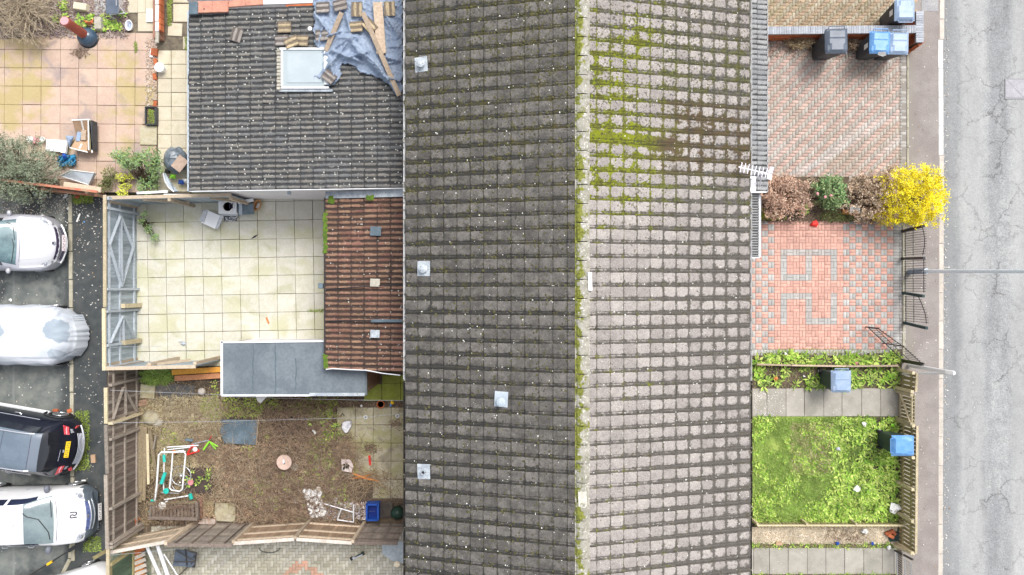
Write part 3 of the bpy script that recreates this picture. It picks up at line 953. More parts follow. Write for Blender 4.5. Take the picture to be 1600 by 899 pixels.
ZE, ZR, XR, HS = 4.40, 5.54, 1.675, 4.38
PT = .345
g0 = HS / 13
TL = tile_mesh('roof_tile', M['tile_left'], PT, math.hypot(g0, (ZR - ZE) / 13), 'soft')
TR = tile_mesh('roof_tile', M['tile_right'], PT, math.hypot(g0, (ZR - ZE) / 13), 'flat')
YB = [2.44 + 18 * PT, 2.44, 2.44 - 14 * PT, 2.44 - 33 * PT]
hl = ['upper terraced house of the row, with bright moss and an aerial',
      'middle terraced house of the row between the brown tiled extension and the pink driveway',
      'lower terraced house of the row with black gutters, beside the overgrown back garden']
vent_specs = {0: [(658, 101)], 1: [(662, 420)], 2: [(783, 624), (662, 737)]}
houses = []
for h in range(3):
    y1, y0 = YB[h], YB[h + 1]
    ym = (y0 + y1) / 2
    H_ = thing('terraced_house', hl[h], 'house', (XR, ym, 0), group='terraced houses in one row')
    houses.append(H_)
    e = .004
    # shell walls with openings
    wl = MB()
    wl.box((XR, y1 - .12, 2.15), (HS * 2 - .5, .22, 4.3)); wl.box((XR, y0 + .12, 2.15), (HS * 2 - .5, .22, 4.3))
    wl.box((XR - HS + .35, ym, 2.15), (.22, y1 - y0 - .48, 4.3)); wl.box((XR + HS - .35, ym, 2.15), (.22, y1 - y0 - .48, 4.3))
    wl.build('wall', M['render'] if h == 1 else M['wallbrick'], H_)
    xf = XR + HS - .23
    for (yy, z, w, hh) in ((ym + 1.1, 1.4, 1.8, 1.2), (ym + 1.1, 3.4, 1.5, 1.0), (ym - 1.2, 3.4, 1.1, 1.0)):
        wf = MB()
        wf.box((xf, yy, z + hh / 2 + .04), (.07, w + .1, .07)); wf.box((xf, yy, z - hh / 2 - .04), (.07, w + .1, .07))
        for s in (-1, 0, 1): wf.box((xf, yy + s * w / 2, z), (.068, .06, hh + .01))
        f_ = wf.build('window', M['upvc'], H_)
        gl = MB().box((xf + .005, yy, z), (.02, w - .06, hh)).build('pane', M['glass'], f_)
    dr = MB().box((xf, ym - 1.2, 1.02), (.06, .9, 2.0)).build('door', M['upvc'], H_, bevel=.01)
    MB().cyl((xf + .05, ym - .85, 1.0), (xf + .05, ym - .85, 1.15), .012).build('handle', M['chrome'], dr)
    # roof deck, then tiles
    dk = MB()
    for s in (-1, 1):
        xe = XR + s * HS
        dk.add([(XR, y0, ZR - .035), (xe, y0, ZE - .035), (xe, y1, ZE - .035), (XR, y1, ZR - .035),
                (XR, y0, ZR - .14), (xe, y0, ZE - .14), (xe, y1, ZE - .14), (XR, y1, ZR - .14)],
               [(0, 1, 2, 3), (7, 6, 5, 4), (0, 4, 5, 1), (1, 5, 6, 2), (2, 6, 7, 3)])
    roof = dk.build('roof', M['mortar'], H_)
    nr = [18, 14, 19][h]
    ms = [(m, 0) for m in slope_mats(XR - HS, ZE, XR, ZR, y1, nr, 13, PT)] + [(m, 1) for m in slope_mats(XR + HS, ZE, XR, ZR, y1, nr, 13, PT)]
    ms.sort(key=lambda q: (-(q[0].translation.z) + .12 * abs(q[0].translation.y) + rs.uniform(0, .2)))
    il = [m for m, s in ms[:300] if s == 0]; ir = [m for m, s in ms[:300] if s == 1]
    rl = [m for m, s in ms[300:] if s == 0]; rr = [m for m, s in ms[300:] if s == 1]
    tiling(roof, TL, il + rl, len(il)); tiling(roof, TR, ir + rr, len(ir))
    # ridge
    k = 0; yy = y1
    rdg = None
    while yy > y0 + .05:
        L = min(.45, yy - y0)
        rows = []
        for yv, rr_ in ((yy - .012, .140), (yy - .03, .150), (yy - L + .06, .138), (yy - L + .012, .130)):
            rows.append([(XR + math.cos(a) * rr_ * 1.12, yv, ZR - .03 + math.sin(a) * rr_ * .75 - (.0)) for a in [PI * t / 8 for t in range(-0, 9)]])
        b = MB().grid(rows)
        b.add(rows[0] + rows[-1], [tuple(range(8, -1, -1)), tuple(range(9, 18))])
        b.f = [f[::-1] for f in b.f]
        o = b.build('ridge_tile', M['ridge'], None)
        o.parent = roof
        o.location.z = rs.uniform(-.012, .012); o.location.x = rs.uniform(-.008, .008)
        yy -= L
    mo = MB()
    for s in (-1, 1): mo.box((XR + s * .145, ym, ZR - .025), (.06, y1 - y0 - .01, .05))
    o = mo.build('mortar_bed', M['ridge'], None); o.parent = roof
    # gutters: half pipes on both eaves, with fascia
    for s in (-1, 1):
        gx = XR + s * (HS + .02)
        if s == 1 and h == 0: gm = M['upvc']
        elif h == 1: gm = M['upvc']
        elif h == 2: gm = M['black']
        else: gm = M['upvc']
        rows = []
        for yv in (y1 - .01, y0 + .01):
            rows.append([(gx + .052 * math.cos(a), yv, ZE - .035 + .05 * math.sin(a)) for a in [PI + PI * t / 6 for t in range(7)]])
        g = MB().grid(rows).build('gutter', gm, H_, solid=.006)
        MB().box((gx - s * .075, ym, ZE - .11), (.02, y1 - y0 - .02, .18)).build('fascia', gm, H_)
    # debris lying in the gutters
    n = 130
    V = []
    C = np.stack([np.where(rg.random(n) < .5, XR - HS - .02, XR + HS + .02) + rg.uniform(-.03, .03, n), rg.uniform(y0, y1, n), np.full(n, ZE - .03)], 1)
    V, F = leaves(C, .06, .04, .4)
    np_mesh('gutter_moss', V, F, leafmat('gutter_debris%d' % h, [(.10, .09, .05), (.30, .27, .2), (.05, .05, .04)]), H_, 'stuff')
    for (px, py) in vent_specs[h]:
        k = (px - 800)
        # height on the left slope at that place
        z = 5.0
        for _ in range(6):
            p = P(px, py, z); z = ZR - abs(p.x - XR) / HS * (ZR - ZE) + .045
        p = P(px, py, z)
        v = MB().box(p, (.34, .38, .02), R=Matrix.Rotation(rad({101: 4, 420: -1, 624: -3, 737: 2}[py]), 3, 'Z') @ Matrix.Rotation(-math.atan2(ZR - ZE, HS), 3, 'Y'))
        ov = v.build('vent_tile', M['lead'] if py != 624 else M['greyp'], None, bevel=.008); ov.parent = roof
        c = p + Vector((0, 0 if py != 624 else -.05, .0))
        pp = MB()
        if py == 737: pp.tube([c + Vector((0, 0, 0)), c + Vector((0, 0, .14))], .055, 14, caps=False)
        else: pp.lathe(c, [(.10, 0), (.085, .03), (.07, .10), (.11, .12), (.11, .15), (.05, .175)], 18)
        o = pp.build('vent_cowl', M['lead'] if py != 624 else M['greyp'], None, solid=.008 if py == 737 else 0); o.parent = ov
        if py == 737:
            o = MB().lathe(c, [(.047, .01), (.047, .012)], 14).build('vent_opening', M['ink'], None); o.parent = ov
# pale mortar patches on the ridge and small fallen bits on the slopes
for (px, py) in ((922, 440), (910, 780)):
    p = P(px, py, 5.6)
    o = MB().box(p, (.10, .44, .015) if px == 922 else (.2, .35, .05), rz=rad(2)).build('ridge_patch', M['render'] if px == 922 else mat('old_mortar', (.72, .68, .58), (.5, .48, .42), 12, bump=.5), None, bevel=.006)
    o.parent = [c for c in houses[1 if px == 922 else 2].children if c.name.startswith('roof')][0]

# lichen crusts that stand proud of the tiles: real little lumps
def crusts(n, x0, x1, y0, y1, zf, r, m, parent, name='lichen'):
    b = []
    for _ in range(n):
        x = rg.uniform(x0, x1); y = rg.uniform(y0, y1)
        b.append((x, y, zf(x)))
    C = np.array(b)
    Vs = []; Fs = []
    k = 6
    R = r * rg.uniform(.5, 1.5, n)
    top = C + np.array([0, 0, 1])[None] * (R * .5)[:, None]
    ring = []
    for i in range(k):
        a = 2 * PI * i / k + rg.uniform(-.3, .3, n)
        rr = R * rg.uniform(.7, 1.2, n)
        ring.append(C + np.stack([np.cos(a) * rr, np.sin(a) * rr, np.zeros(n)], 1))
    V = np.stack([top] + ring, 1).reshape(-1, 3)
    base = (np.arange(n) * (k + 1))[:, None]
    F = np.concatenate([base + np.array([0, 1 + i, 1 + (i + 1) % k]) for i in range(k)])
    return np_mesh(name, V, F, m, parent, 'stuff')


M['lichen_w'] = mat('lichen_white', (.72, .72, .68), (.55, .55, .48), 9)
M['moss_lump'] = mat('moss_lump', (.105, .10, .035), (.05, .048, .035), 9)
zl = lambda x: ZR - abs(x - XR) / HS * (ZR - ZE) + .035
for h in range(3):
    ya, yb_ = max(YB[h + 1], -7.6), min(YB[h], 7.6)
    rf = [c for c in houses[h].children if c.name.startswith('roof')][0]
    for nn, rr_, mm in ((330, .014, M['lichen_w']), (1500 if h < 1 else 900, .026, M['moss_lump'])):
        x0 = XR - HS
        o = crusts(nn, XR - HS + .05, (XR + HS - .05) if mm is M['lichen_w'] else XR, ya, yb_, zl, rr_, mm, None, 'lichen' if mm is M['lichen_w'] else 'moss')
        o.parent = rf
# ------------------------------------------------------------ rear extensions
def mono_roof(parent, xe, ze, xr, zr, y1, y0, nr, nc, me, m_deck, limit=300, drop=()):
    b = MB()
    b.add([(xr, y0, zr - .035), (xe, y0, ze - .035), (xe, y1, ze - .035), (xr, y1, zr - .035), (xr, y0, zr - .16), (xe, y0, ze - .16), (xe, y1, ze - .16), (xr, y1, zr - .16)],
          [(3, 2, 1, 0), (4, 5, 6, 7), (1, 5, 4, 0), (2, 6, 5, 1), (3, 7, 6, 2), (0, 4, 7, 3)])
    if xe > xr: b.f = [f[::-1] for f in b.f]
    r = b.build('roof', m_deck, parent)
    ms = slope_mats(xe, ze, xr, zr, y1, nr, nc, (y1 - y0) / nr, drop=drop)
    ms.sort(key=lambda q: -q.translation.z + rs.uniform(0, .05))
    tiling(r, me, ms, limit)
    return r


XW = -2.62                         # the houses' rear gutter line
# upper house: wide grey extension
ZA, ZB = 2.42, 3.06
a1, a0 = P(296, 17, ZA), P(296, 298, ZA)
extA = thing('rear_extension', 'wide single-storey extension under dark grey ribbed tiles with a skylight and blue tarpaulin on it', 'extension', (-6, 5, 0))
nA = 17
pA = (a1.y - a0.y) / nA
gA = (XW - a1.x)
MEA = tile_mesh('roof_tile', M['tile_ext'], pA, math.hypot(gA, ZB - ZA) / 18, 'roll')
skd = {(r, c) for r in range(3, 7) for c in range(0, 0)}
roofA = mono_roof(extA, a1.x, ZA, XW, ZB, a1.y, a0.y, nA, 18, MEA, M['mortar'])
MB().box(((a1.x + XW) / 2 + .08, (a1.y + a0.y) / 2 + .02, 1.13), (XW - a1.x - .2, a1.y - a0.y - .10, 2.25)).build('wall', M['render'], extA)
MB().box((a1.x - .03, (a1.y + a0.y) / 2, ZA - .05), (.09, a1.y - a0.y + .04, .08)).build('gutter', M['greyp'], extA, bevel=.015)
bb = MB()
bb.add([(a1.x, a0.y - .03, ZA - .16), (XW, a0.y - .03, ZB - .16), (XW, a0.y - .03, ZB - .0), (a1.x, a0.y - .03, ZA - .0), (a1.x, a0.y - .008, ZA - .16), (XW, a0.y - .008, ZB - .16), (XW, a0.y - .008, ZB), (a1.x, a0.y - .008, ZA)],
       [(0, 1, 2, 3), (7, 6, 5, 4), (3, 2, 6, 7), (0, 4, 5, 1)])
bb.build('bargeboard', M['upvc'], extA)
tb = thing('door_canopy_vent', 'small grey outlet on the white wall below the dark roof', 'outlet', P(452, 301.5, 2.0))
MB().box(P(452, 301.5, 2.0), (.09, .10, .09)).build('grille', M['greyp'], tb)
# parapet of the neighbour at the top of the photograph
pr = thing('parapet_wall', 'terracotta and white capped parapet along the top edge of the dark extension roof', 'wall', P(380, 0, 0))
for i, (xa, ya, xb, yb, w, m, nm) in enumerate(((308, 12, 357, 10.5, .32, 'terra', 'coping'), (357, 7, 411, 3, .18, 'terra', 'coping'), (409, 4.5, 492, 1.8, .13, 'upvc', 'capping'), (447, 11, 489, 8.8, .09, 'terra', 'coping'), (296, 14, 309, 13, .34, 'slate', 'corner_flashing'))):
    p, q = P(xa, ya, 2.6), P(xb, yb, 2.66)
    if nm == 'coping' and w > .1:
        n = 2
        for k in range(n):
            u, v = p.lerp(q, k / n), p.lerp(q, (k + .985) / n)
            MB().beam(u, v, w, .07).build('coping', mat('coping_terracotta%d%d' % (i, k), (.62, .30, .21), (.50, .24, .18), 5, specks=[((.08, .06, .04), 9, .28, .35)]), pr, bevel=.008)
    else:
        MB().beam(p, q, w, .07).build(nm, {'terra': M['terracotta'], 'upvc': M['upvc'], 'slate': M['slate']}[m], pr, bevel=.008)
MB().beam(P(300, 3, 1.2), P(492, -4, 1.2), .2, 2.4).build('wall', M['render'], pr)
# middle house: brown tiled extension
ZC, ZD = 2.32, 2.82
c1, c0 = P(509, 309, ZC), P(509, 578, ZC)
extB = thing('rear_extension', 'narrow single-storey extension under red-brown ribbed tiles between the pale slab yard and the house', 'extension', (-4.3, 0, 0))
nB = 16
MEB = tile_mesh('roof_tile', M['tile_brown'], (c1.y - c0.y) / nB, math.hypot(XW - c1.x, ZD - ZC) / 7, 'roll')
roofB = mono_roof(extB, c1.x, ZC, XW, ZD, c1.y, c0.y, nB, 7, MEB, M['mortar'])
MB().box(((c1.x + XW) / 2 + .08, (c1.y + c0.y) / 2, 1.08), (XW - c1.x - .2, c1.y - c0.y - .2, 2.14)).build('wall', M['wallbrick'], extB)
MB().box((c1.x - .03, (c1.y + c0.y) / 2, ZC - .05), (.07, c1.y - c0.y, .07)).build('gutter', M['black'], extB, bevel=.015)
zb = lambda x: ZC + (x - c1.x) / (XW - c1.x) * (ZD - ZC)
fl = MB(); p, q = P(509, 305, ZC + .02), P(630, 302, ZD + .02)
fl.beam(p, q, .20, .03)
fl.build('flashing', M['lead'], extB)
w_ = MB(); pts = [(509, 577.6), (520, 576.2), (545, 577), (575, 577.5), (600, 581.5), (629, 584)]
w_.tube([Vector((P(x, y, 2.4).x, P(x, y, 2.4).y, zb(P(x, y, 2.4).x) + .05)) for x, y in pts], .016, 6)
w_.build('cable', M['upvc'], extB)
for i, (x, y, w, d, mn) in enumerate(((587, 361.5, .30, .26, 'slate'), (586, 442, .27, .22, 'concrete'), (586, 522, .26, .22, 'lead'))):
    p = P(x, y, 2.72)
    o = MB().box(p, (w, d, .05), rz=rad(-2)).build('vent_tile', [M['slate'], M['concrete'], M['lead']][i], None, bevel=.01)
    o.parent = roofB
o = MB().beam(P(580, 501.5, 2.74), P(629, 501.5, 2.86), .075, .03).build('valley_strip', M['slate'], None); o.parent = roofB
for pts, r_ in ((((509, 452, 2.40), (560, 449, 2.62), (629, 444, 2.87)), .014), (((509, 502, 2.40), (545, 501, 2.56), (580, 501, 2.72)), .016)):
    o = MB().tube([P(*p) for p in pts], r_, 5).build('joint_strip', M['blackplastic'], None); o.parent = roofB
# rooflet lumps of bright moss
for (n, x0, x1, ya, yb_, z, nm) in ((170, 506, 511, 330, 395, 2.36, 'a'), (60, 514, 521, 308, 318, 2.4, 'b'), (60, 573, 583, 306, 312, 2.7, 'c'), (60, 506, 512, 555, 575, 2.36, 'd')):
    A = P(x0, yb_, z); B = P(x1, ya, z)
    o = crusts(n, A.x, B.x, A.y, B.y, lambda x: z, .035, mat('moss_bright' + nm, (.12, .20, .02), (.07, .12, .02), 9), None, 'moss')
    o.parent = roofB
al = P(506, 447, 1.9)
ob = thing('wall_lamp', 'small dark square lamp on the edge of the brown tiled extension', 'lamp', al)
MB().box(al + Vector((0, 0, .3)), (.14, .16, .12)).build('housing', M['slate'], ob, bevel=.02)
MB().box(al + Vector((-.07, 0, .26)), (.02, .12, .08)).build('lens', M['glass'], ob)
# lichen spots on the extension roofs
za = lambda x: ZA + (x - a1.x) / (XW - a1.x) * (ZB - ZA) + .02
o = crusts(850, a1.x + .05, XW - .05, a0.y + .05, a1.y - .05, za, .016, M['lichen_w'], None, 'lichen'); o.parent = roofA
o = crusts(120, c1.x + .05, XW - .05, c0.y + .05, c1.y - .05, lambda x: zb(x) + .03, .014, M['lichen_w'], None, 'lichen'); o.parent = roofB

# skylight
sk = thing('skylight', 'white framed skylight in the dark ribbed extension roof, partly under the blue tarpaulin', 'skylight', P(477, 110, 2.8))


def onA(px, py, dz=0):
    z = 2.7
    for _ in range(5):
        p = P(px, py, z); z = ZA + (p.x - a1.x) / (XW - a1.x) * (ZB - ZA) + .03 + dz
    return P(px, py, z)


def slabA(b, x0, y0, x1, y1, th, dz=0, mi=0, onf=None):
    f = onf or onA
    c = [f(x0, y1, dz), f(x1, y1, dz), f(x1, y0, dz), f(x0, y0, dz)]
    b.add([v - Vector((0, 0, .02)) for v in c] + [v + Vector((0, 0, th)) for v in c], [(3, 2, 1, 0), (4, 5, 6, 7), (0, 1, 5, 4), (1, 2, 6, 5), (2, 3, 7, 6), (3, 0, 4, 7)], mi)


b = MB()
slabA(b, 439, 77, 515, 80, .12); slabA(b, 441, 137, 515, 140, .10); slabA(b, 441, 80, 444, 137, .12); slabA(b, 508, 81, 515, 134, .12)
b.build('frame', M['upvc'], sk)
b = MB(); slabA(b, 444.1, 80.1, 507.9, 136.9, .085)
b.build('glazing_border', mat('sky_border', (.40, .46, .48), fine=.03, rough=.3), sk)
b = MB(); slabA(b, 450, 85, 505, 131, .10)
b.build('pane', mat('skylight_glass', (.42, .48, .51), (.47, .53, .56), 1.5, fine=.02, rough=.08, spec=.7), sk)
b = MB()
for k in range(12): slabA(b, 434, 78 + k * 5.4, 440, 82 + k * 5.4, .07 + .02 * (k % 2))
slabA(b, 435.5, 78, 438.5, 143, .05)
b.build('side_flashing', M['concrete'], sk)
b = MB(); slabA(b, 437, 140.2, 520, 144, .05); b.build('apron_flashing', M['lead'], sk)
# tarpaulin: a wrinkled sheet with a ragged outline
outl = [(489, -8), (491, 30), (490, 52), (494, 75), (500, 84), (496, 100), (487, 122), (501, 132), (511, 132), (520, 134), (530, 128), (534, 97), (548, 101), (564, 112), (580, 119), (598, 122), (610, 137), (621, 148), (628, 150), (629, 100), (629, -8)]


def inpoly(x, y, poly):
    r = False; j = len(poly) - 1
    for i in range(len(poly)):
        xi, yi = poly[i]; xj, yj = poly[j]
        if (yi > y) != (yj > y) and x < (xj - xi) * (y - yi) / (yj - yi) + xi: r = not r
        j = i
    return r


folds = [((510, 85), (545, 60), 5), ((545, 60), (600, 115), 4), ((560, 62), (618, 142), 3.5), ((500, 120), (548, 62), 4), ((490, 20), (520, 60), 3), ((505, 30), (495, 80), 2.5), ((515, 95), (524, 130), 3),
         ((530, 60), (560, 58), 4), ((600, 20), (625, 60), 3), ((602, 90), (627, 96), 2.5), ((604, 75), (627, 70), 2), ((540, 20), (548, 55), 2.5), ((520, 80), (572, 100), 3), ((550, 70), (610, 130), 2.5), ((600, 120), (628, 128), 2.5), ((505, 60), (535, 48), 2.5), ((535, 92), (580, 80), 2.5)]


for _ in range(46):
    fx, fy, fa_, fl2 = rs.uniform(488, 628), rs.uniform(0, 148), rs.uniform(0, PI), rs.uniform(10, 30)
    folds.append(((fx, fy), (fx + fl2 * math.cos(fa_), fy + fl2 * math.sin(fa_)), rs.uniform(1.1, 2.0)))


def fold_h(x, y):
    h = 0
    for (ax, ay), (bx, by), w in folds:
        dx, dy = bx - ax, by - ay
        L2 = dx * dx + dy * dy
        t = max(0, min(1, ((x - ax) * dx + (y - ay) * dy) / L2))
        d = math.hypot(x - ax - t * dx, y - ay - t * dy)
        s = ((x - ax) * dy - (y - ay) * dx)
        h += .19 * math.exp(-(d / w) ** 1.3) * math.sin(PI * min(.999, max(.12, t))) ** .5 * (1 if w > 2.01 else .35) * (1 if s > 0 else .75)
    h += .016 * math.sin(x * .42 + math.sin(y * .31) * 2) * math.sin(y * .37 + math.sin(x * .2) * 2.4) + .010 * math.sin(x * 1.1 + y * .7) + .008 * math.sin(x * .5 - y * 1.4)
    return h


step = 1.6
nx, ny = int(150 / step), int(165 / step)
idx = {}; V = []; F = []
for j in range(ny):
    for i in range(nx):
        cx, cy = 484 + (i + .5) * step, -8 + (j + .5) * step
        if cx < 629 and inpoly(cx + 1.4 * math.sin(cy * .31), cy + 1.8 * math.sin(cx * .23) + .8 * math.sin(cx * .5), outl):
            q = []
            for (u, v) in ((i, j + 1), (i + 1, j + 1), (i + 1, j), (i, j)):
                if (u, v) not in idx:
                    x, y = 484 + u * step, -8 + v * step
                    idx[(u, v)] = len(V)
                    V.append(onA(x, y, .05 + fold_h(x, y)))
                q.append(idx[(u, v)])
            F.append(tuple(q))
tp = MB().add(V, F).build('tarpaulin', M['tarp'], None, smooth=True, solid=.006)
tag(tp, 'crumpled blue tarpaulin spread over the top corner of the dark extension roof', 'tarpaulin')
# loose tiles lying on the roof and the tarpaulin
LT = tile_mesh('loose_tile', M['tile_loose'], .30, .38, 'roll')
LT2 = tile_mesh('loose_tile', m_tile('loose_tile_grey', (.30, .27, .25), (.36, .33, .30), (.14, .12, .11), .4, 0, 0, .8, .1), .30, .38, 'roll')
lt = [(370.5, 55.5, 72, 1, .03, 'loose grey roof tile lying alone on the left of the dark extension roof'),
      (445, 43.5, 0, 0, .03, 'loose tan roof tile lying just above the skylight group'),
      (441, 64, 0, 1, .03, 'loose grey roof tile against the top left corner of the skylight'),
      (456, 66.5, 20, 0, .09, 'tilted loose tan roof tile lying across two others over the skylight'),
      (472, 64.5, -4, 0, .03, 'loose tan roof tile at the top right corner of the skylight'),
      (505, 13, 0, 1, .12, 'loose grey roof tile on the top left corner of the tarpaulin'),
      (532, 9, 12, 1, .14, 'loose grey roof tile at the upper end of the leaning plank'),
      (504, 56, 3, 1, .12, 'loose grey roof tile on the left edge of the tarpaulin beside the plank'),
      (558, 16, 88, 0, .12, 'mossy loose roof tile standing upright near the top middle of the tarpaulin'),
      (557, 43, 2, 0, .12, 'yellowish loose roof tile lying left of another in the middle of the tarpaulin'),
      (578, 41.5, -48, 0, .17, 'yellowish loose roof tile turned askew over the crossing planks'),
      (609, 15, 92, 0, .12, 'mossy yellow loose roof tile near the house wall on the tarpaulin'),
      (515, 121, -38, 1, .14, 'loose grey roof tile turned askew on the lowest flap of the tarpaulin')]
for (x, y, r, k, dz, lab) in lt:
    t_ = thing('loose_roof_tile', lab, 'roof tile', onA(x, y, dz), group='loose roof tiles left on the extension roof', local=True, rz=rad(r))
    o = D.objects.new('tile_body', LT2 if k else LT); COL.objects.link(o); o.parent = t_
    o.location = (-.19, 0, .02); o.rotation_euler = (rs.uniform(-.05, .05), -.05 + rs.uniform(-.05, .05), 0)
for (ax, ay, bx, by, w, z0, z1, lab) in ((534, 20, 509, 80, .13, .22, .12, 'raw timber plank slanting down the left of the tarpaulin'),
                                         (590, 4, 596, 84, .26, .16, .16, 'wide raw timber board lying upright on the tarpaulin'),
                                         (567, 20, 624, 150, .13, .24, .14, 'long raw timber batten slanting across the tarpaulin to the house gutter')):
    o = MB().beam(onA(ax, ay, z0), onA(bx, by, z1), w, .05).build('plank', M['plank'], None, bevel=.006)
    tag(o, lab, 'plank', 'planks weighing down the tarpaulin')
o = MB().lathe(onA(484.5, 45, .01), [(.06, 0), (.06, .02), (.03, .02), (.03, .005)], 16).build('white_ring', M['upvc'], None)
tag(o, 'small white plastic ring lying on the dark roof beside the tarpaulin', 'ring')

# flat-roofed store between the two yards
ZS = 2.05
shed = thing('garden_store', 'long grey felt flat-roofed store between the pale slab yard and the overgrown garden', 'shed', P(460, 577, 0))
sp = [P(346.5, 536, ZS), P(509, 533, ZS), P(573, 533, ZS), P(573, 618, ZS), P(346.5, 618, ZS)]
x0, x1 = sp[0].x, sp[2].x; y1, y0 = P(0, 535, ZS).y, P(0, 618, ZS).y
MB().box(((x0 + x1) / 2, (y0 + y1) / 2, ZS - .06), (x1 - x0, y1 - y0, .10)).build('roof', M['felt'], shed, bevel=.01)
rf = [c for c in shed.children if c.name.startswith('roof')][0]
for (xa, ya, xb, yb, w) in ((346.8, 532.5, 346.8, 618, .06), (346, 535, 508, 533.2, .05), (346, 618, 484, 618, .05)):
    o = MB().beam(P(xa, ya, ZS), P(xb, yb, ZS), w, .05).build('trim', M['upvc'], None); o.parent = rf
for (xa, ya, xb, yb, w) in ((484, 616.5, 570, 616.5, .09),):
    o = MB().beam(P(xa, ya, ZS + .005), P(xb, yb, ZS + .005), w, .05).build('trim', M['lead'], None); o.parent = rf
o = MB().beam(P(569, 545, ZS + .005), P(569, 612, ZS + .005), .05, .04).build('trim', M['felt'], None); o.parent = rf
for (xa, xb) in ((346.8, 484), (484, 572)):
    pass
se = MB()
for (x, ya, yb) in ((430, 538, 616), (462, 560, 612), (395, 538, 616)):
    pts = [P(x + rs.uniform(-1.2, 1.2), ya + (yb - ya) * k / 9, ZS + .0) for k in range(10)]
    se.tube(pts, .012, 4)
o = se.build('felt_seam', M['slate'], None); o.parent = rf
wx0, wx1, wy0, wy1 = x0 + .05, x1 - .05, y0 + .05, y1 - .05
MB().box(((wx0 + wx1) / 2, wy1 - .03, ZS / 2 - .06), (wx1 - wx0 - .13, .06, ZS - .1)).build('front_wall', M['render'], shed)
wl = MB()
wl.box(((wx0 + wx1) / 2, wy0 + .03, ZS / 2 - .06), (wx1 - wx0 - .13, .06, ZS - .1)); wl.box((wx0 + .03, (wy0 + wy1) / 2, ZS / 2 - .06), (.06, wy1 - wy0, ZS - .1))
wl.build('rear_wall', M['fence_brown'], shed)
n = 14
for k in range(n):
    yy = wy0 + (wy1 - wy0) * (k + .5) / n
    MB().box((wx1 - .01, yy, ZS / 2 - .06), (.03, (wy1 - wy0) / n - .008, ZS - .1)).build('board', M['fence_brown'], shed)

# narrow tiled canopy along the street front
for (nm, y1p, y0p, xa, xb, z1, z0, lab, nrow, ncol) in (('porch_canopy', -14, 300, 1174, 1196, 2.95, 2.70, 'long grey tiled canopy with white gutter along the upper house front, under the aerial', 40, 1),
                                                    ('porch_canopy', 303, 402, 1174, 1185, 2.72, 2.62, 'short narrow strip of tiled canopy above the top left corner of the pink driveway', 12, 1)):
    ca = thing(nm, lab, 'canopy', P(1185, (y1p + y0p) / 2, 0))
    A1, A0 = P(xb, y1p, z0), P(xb, y0p, z0)
    xin = 5.84
    zi = z0 + (A1.x - xin) * .22
    pit = (A1.y - A0.y) / nrow
    me = tile_mesh('roof_tile', M['tile_porch'], pit, .36, 'roll' if nrow < 20 else 'flat')
    r_ = MB()
    r_.add([(xin, A0.y, zi - .03), (A1.x, A0.y, z0 - .03), (A1.x, A1.y, z0 - .03), (xin, A1.y, zi - .03), (xin, A0.y, zi - .12), (A1.x, A0.y, z0 - .12), (A1.x, A1.y, z0 - .12), (xin, A1.y, zi - .12)],
           [(0, 1, 2, 3), (7, 6, 5, 4), (0, 4, 5, 1), (1, 5, 6, 2), (2, 6, 7, 3), (3, 7, 4, 0)])
    rf = r_.build('roof', M['mortar'], ca)
    nc = max(2, int(round(math.hypot(A1.x - xin, zi - z0) / .345)))
    ms = slope_mats(A1.x, z0, xin, zi, A1.y, nrow, nc, pit)
    ms.sort(key=lambda q: -q.translation.x)
    tiling(rf, me, ms, 200)
    gx = A1.x + .04
    rows = []
    for yv in (A1.y, A0.y): rows.append([(gx + .05 * math.cos(a), yv, z0 - .05 + .05 * math.sin(a)) for a in [PI + PI * t / 6 for t in range(7)]])
    MB().grid(rows).build('gutter', M['upvc'], ca, solid=.008)
    MB().box((gx - .04, (A1.y + A0.y) / 2, z0 - .03), (.03, A1.y - A0.y, .07)).build('fascia', M['upvc'], ca)
    pm = MB()
    for yy in (A0.y + .06, A1.y - .3): pm.box((A1.x - .08, yy, z0 / 2 - .08), (.09, .09, z0 - .12))
    pm.build('post', M['upvc'], ca)
    MB().box(((xin + A1.x) / 2, A0.y - .02, (zi + z0) / 2 - .09), (A1.x - xin, .03, .12)).build('end_board', M['upvc'], ca)
# television aerial at the eave
an = thing('tv_aerial', 'pale ribbed television aerial on a bracket above the street-side gutter', 'aerial', P(1186, 292, 4.3))
A, B = P(1154, 261, 4.75), P(1206, 273, 4.75)
MB().beam(A, B, .026, .026).build('boom', M['alu'], an)
d = (B - A).normalized(); nrm = Vector((-d.y, d.x, 0))
for k in range(9):
    c = A + d * (.06 + k * .092)
    MB().tube([c - nrm * .125 + Vector((0, 0, .012)), c + nrm * .125 + Vector((0, 0, .012))], .012, 5).build('element', M['alu'], an)
b = MB()
c = B - d * .12
for s in (-1, 1):
    b.add([c + nrm * s * .02 + Vector((0, 0, .03)), c + nrm * s * .16 + Vector((0, 0, .12)), c + d * .10 + nrm * s * .16 + Vector((0, 0, .12)), c + d * .12 + nrm * s * .02 + Vector((0, 0, .03))], [(0, 1, 2, 3)])
b.build('reflector', M['alu'], an, solid=.006)
MB().tube([P(1187, 292, 4.15), P(1190, 271, 4.9)], .018, 8).build('mast', M['alu'], an)
MB().tube([P(1173, 272, 4.32), P(1181, 286, 4.3), P(1193, 268, 4.55)], .012, 6).build('stay', M['galv'], an)
MB().box(P(1176, 289, 4.36), (.16, .42, .05)).build('bracket', M['upvc'], an, bevel=.01)
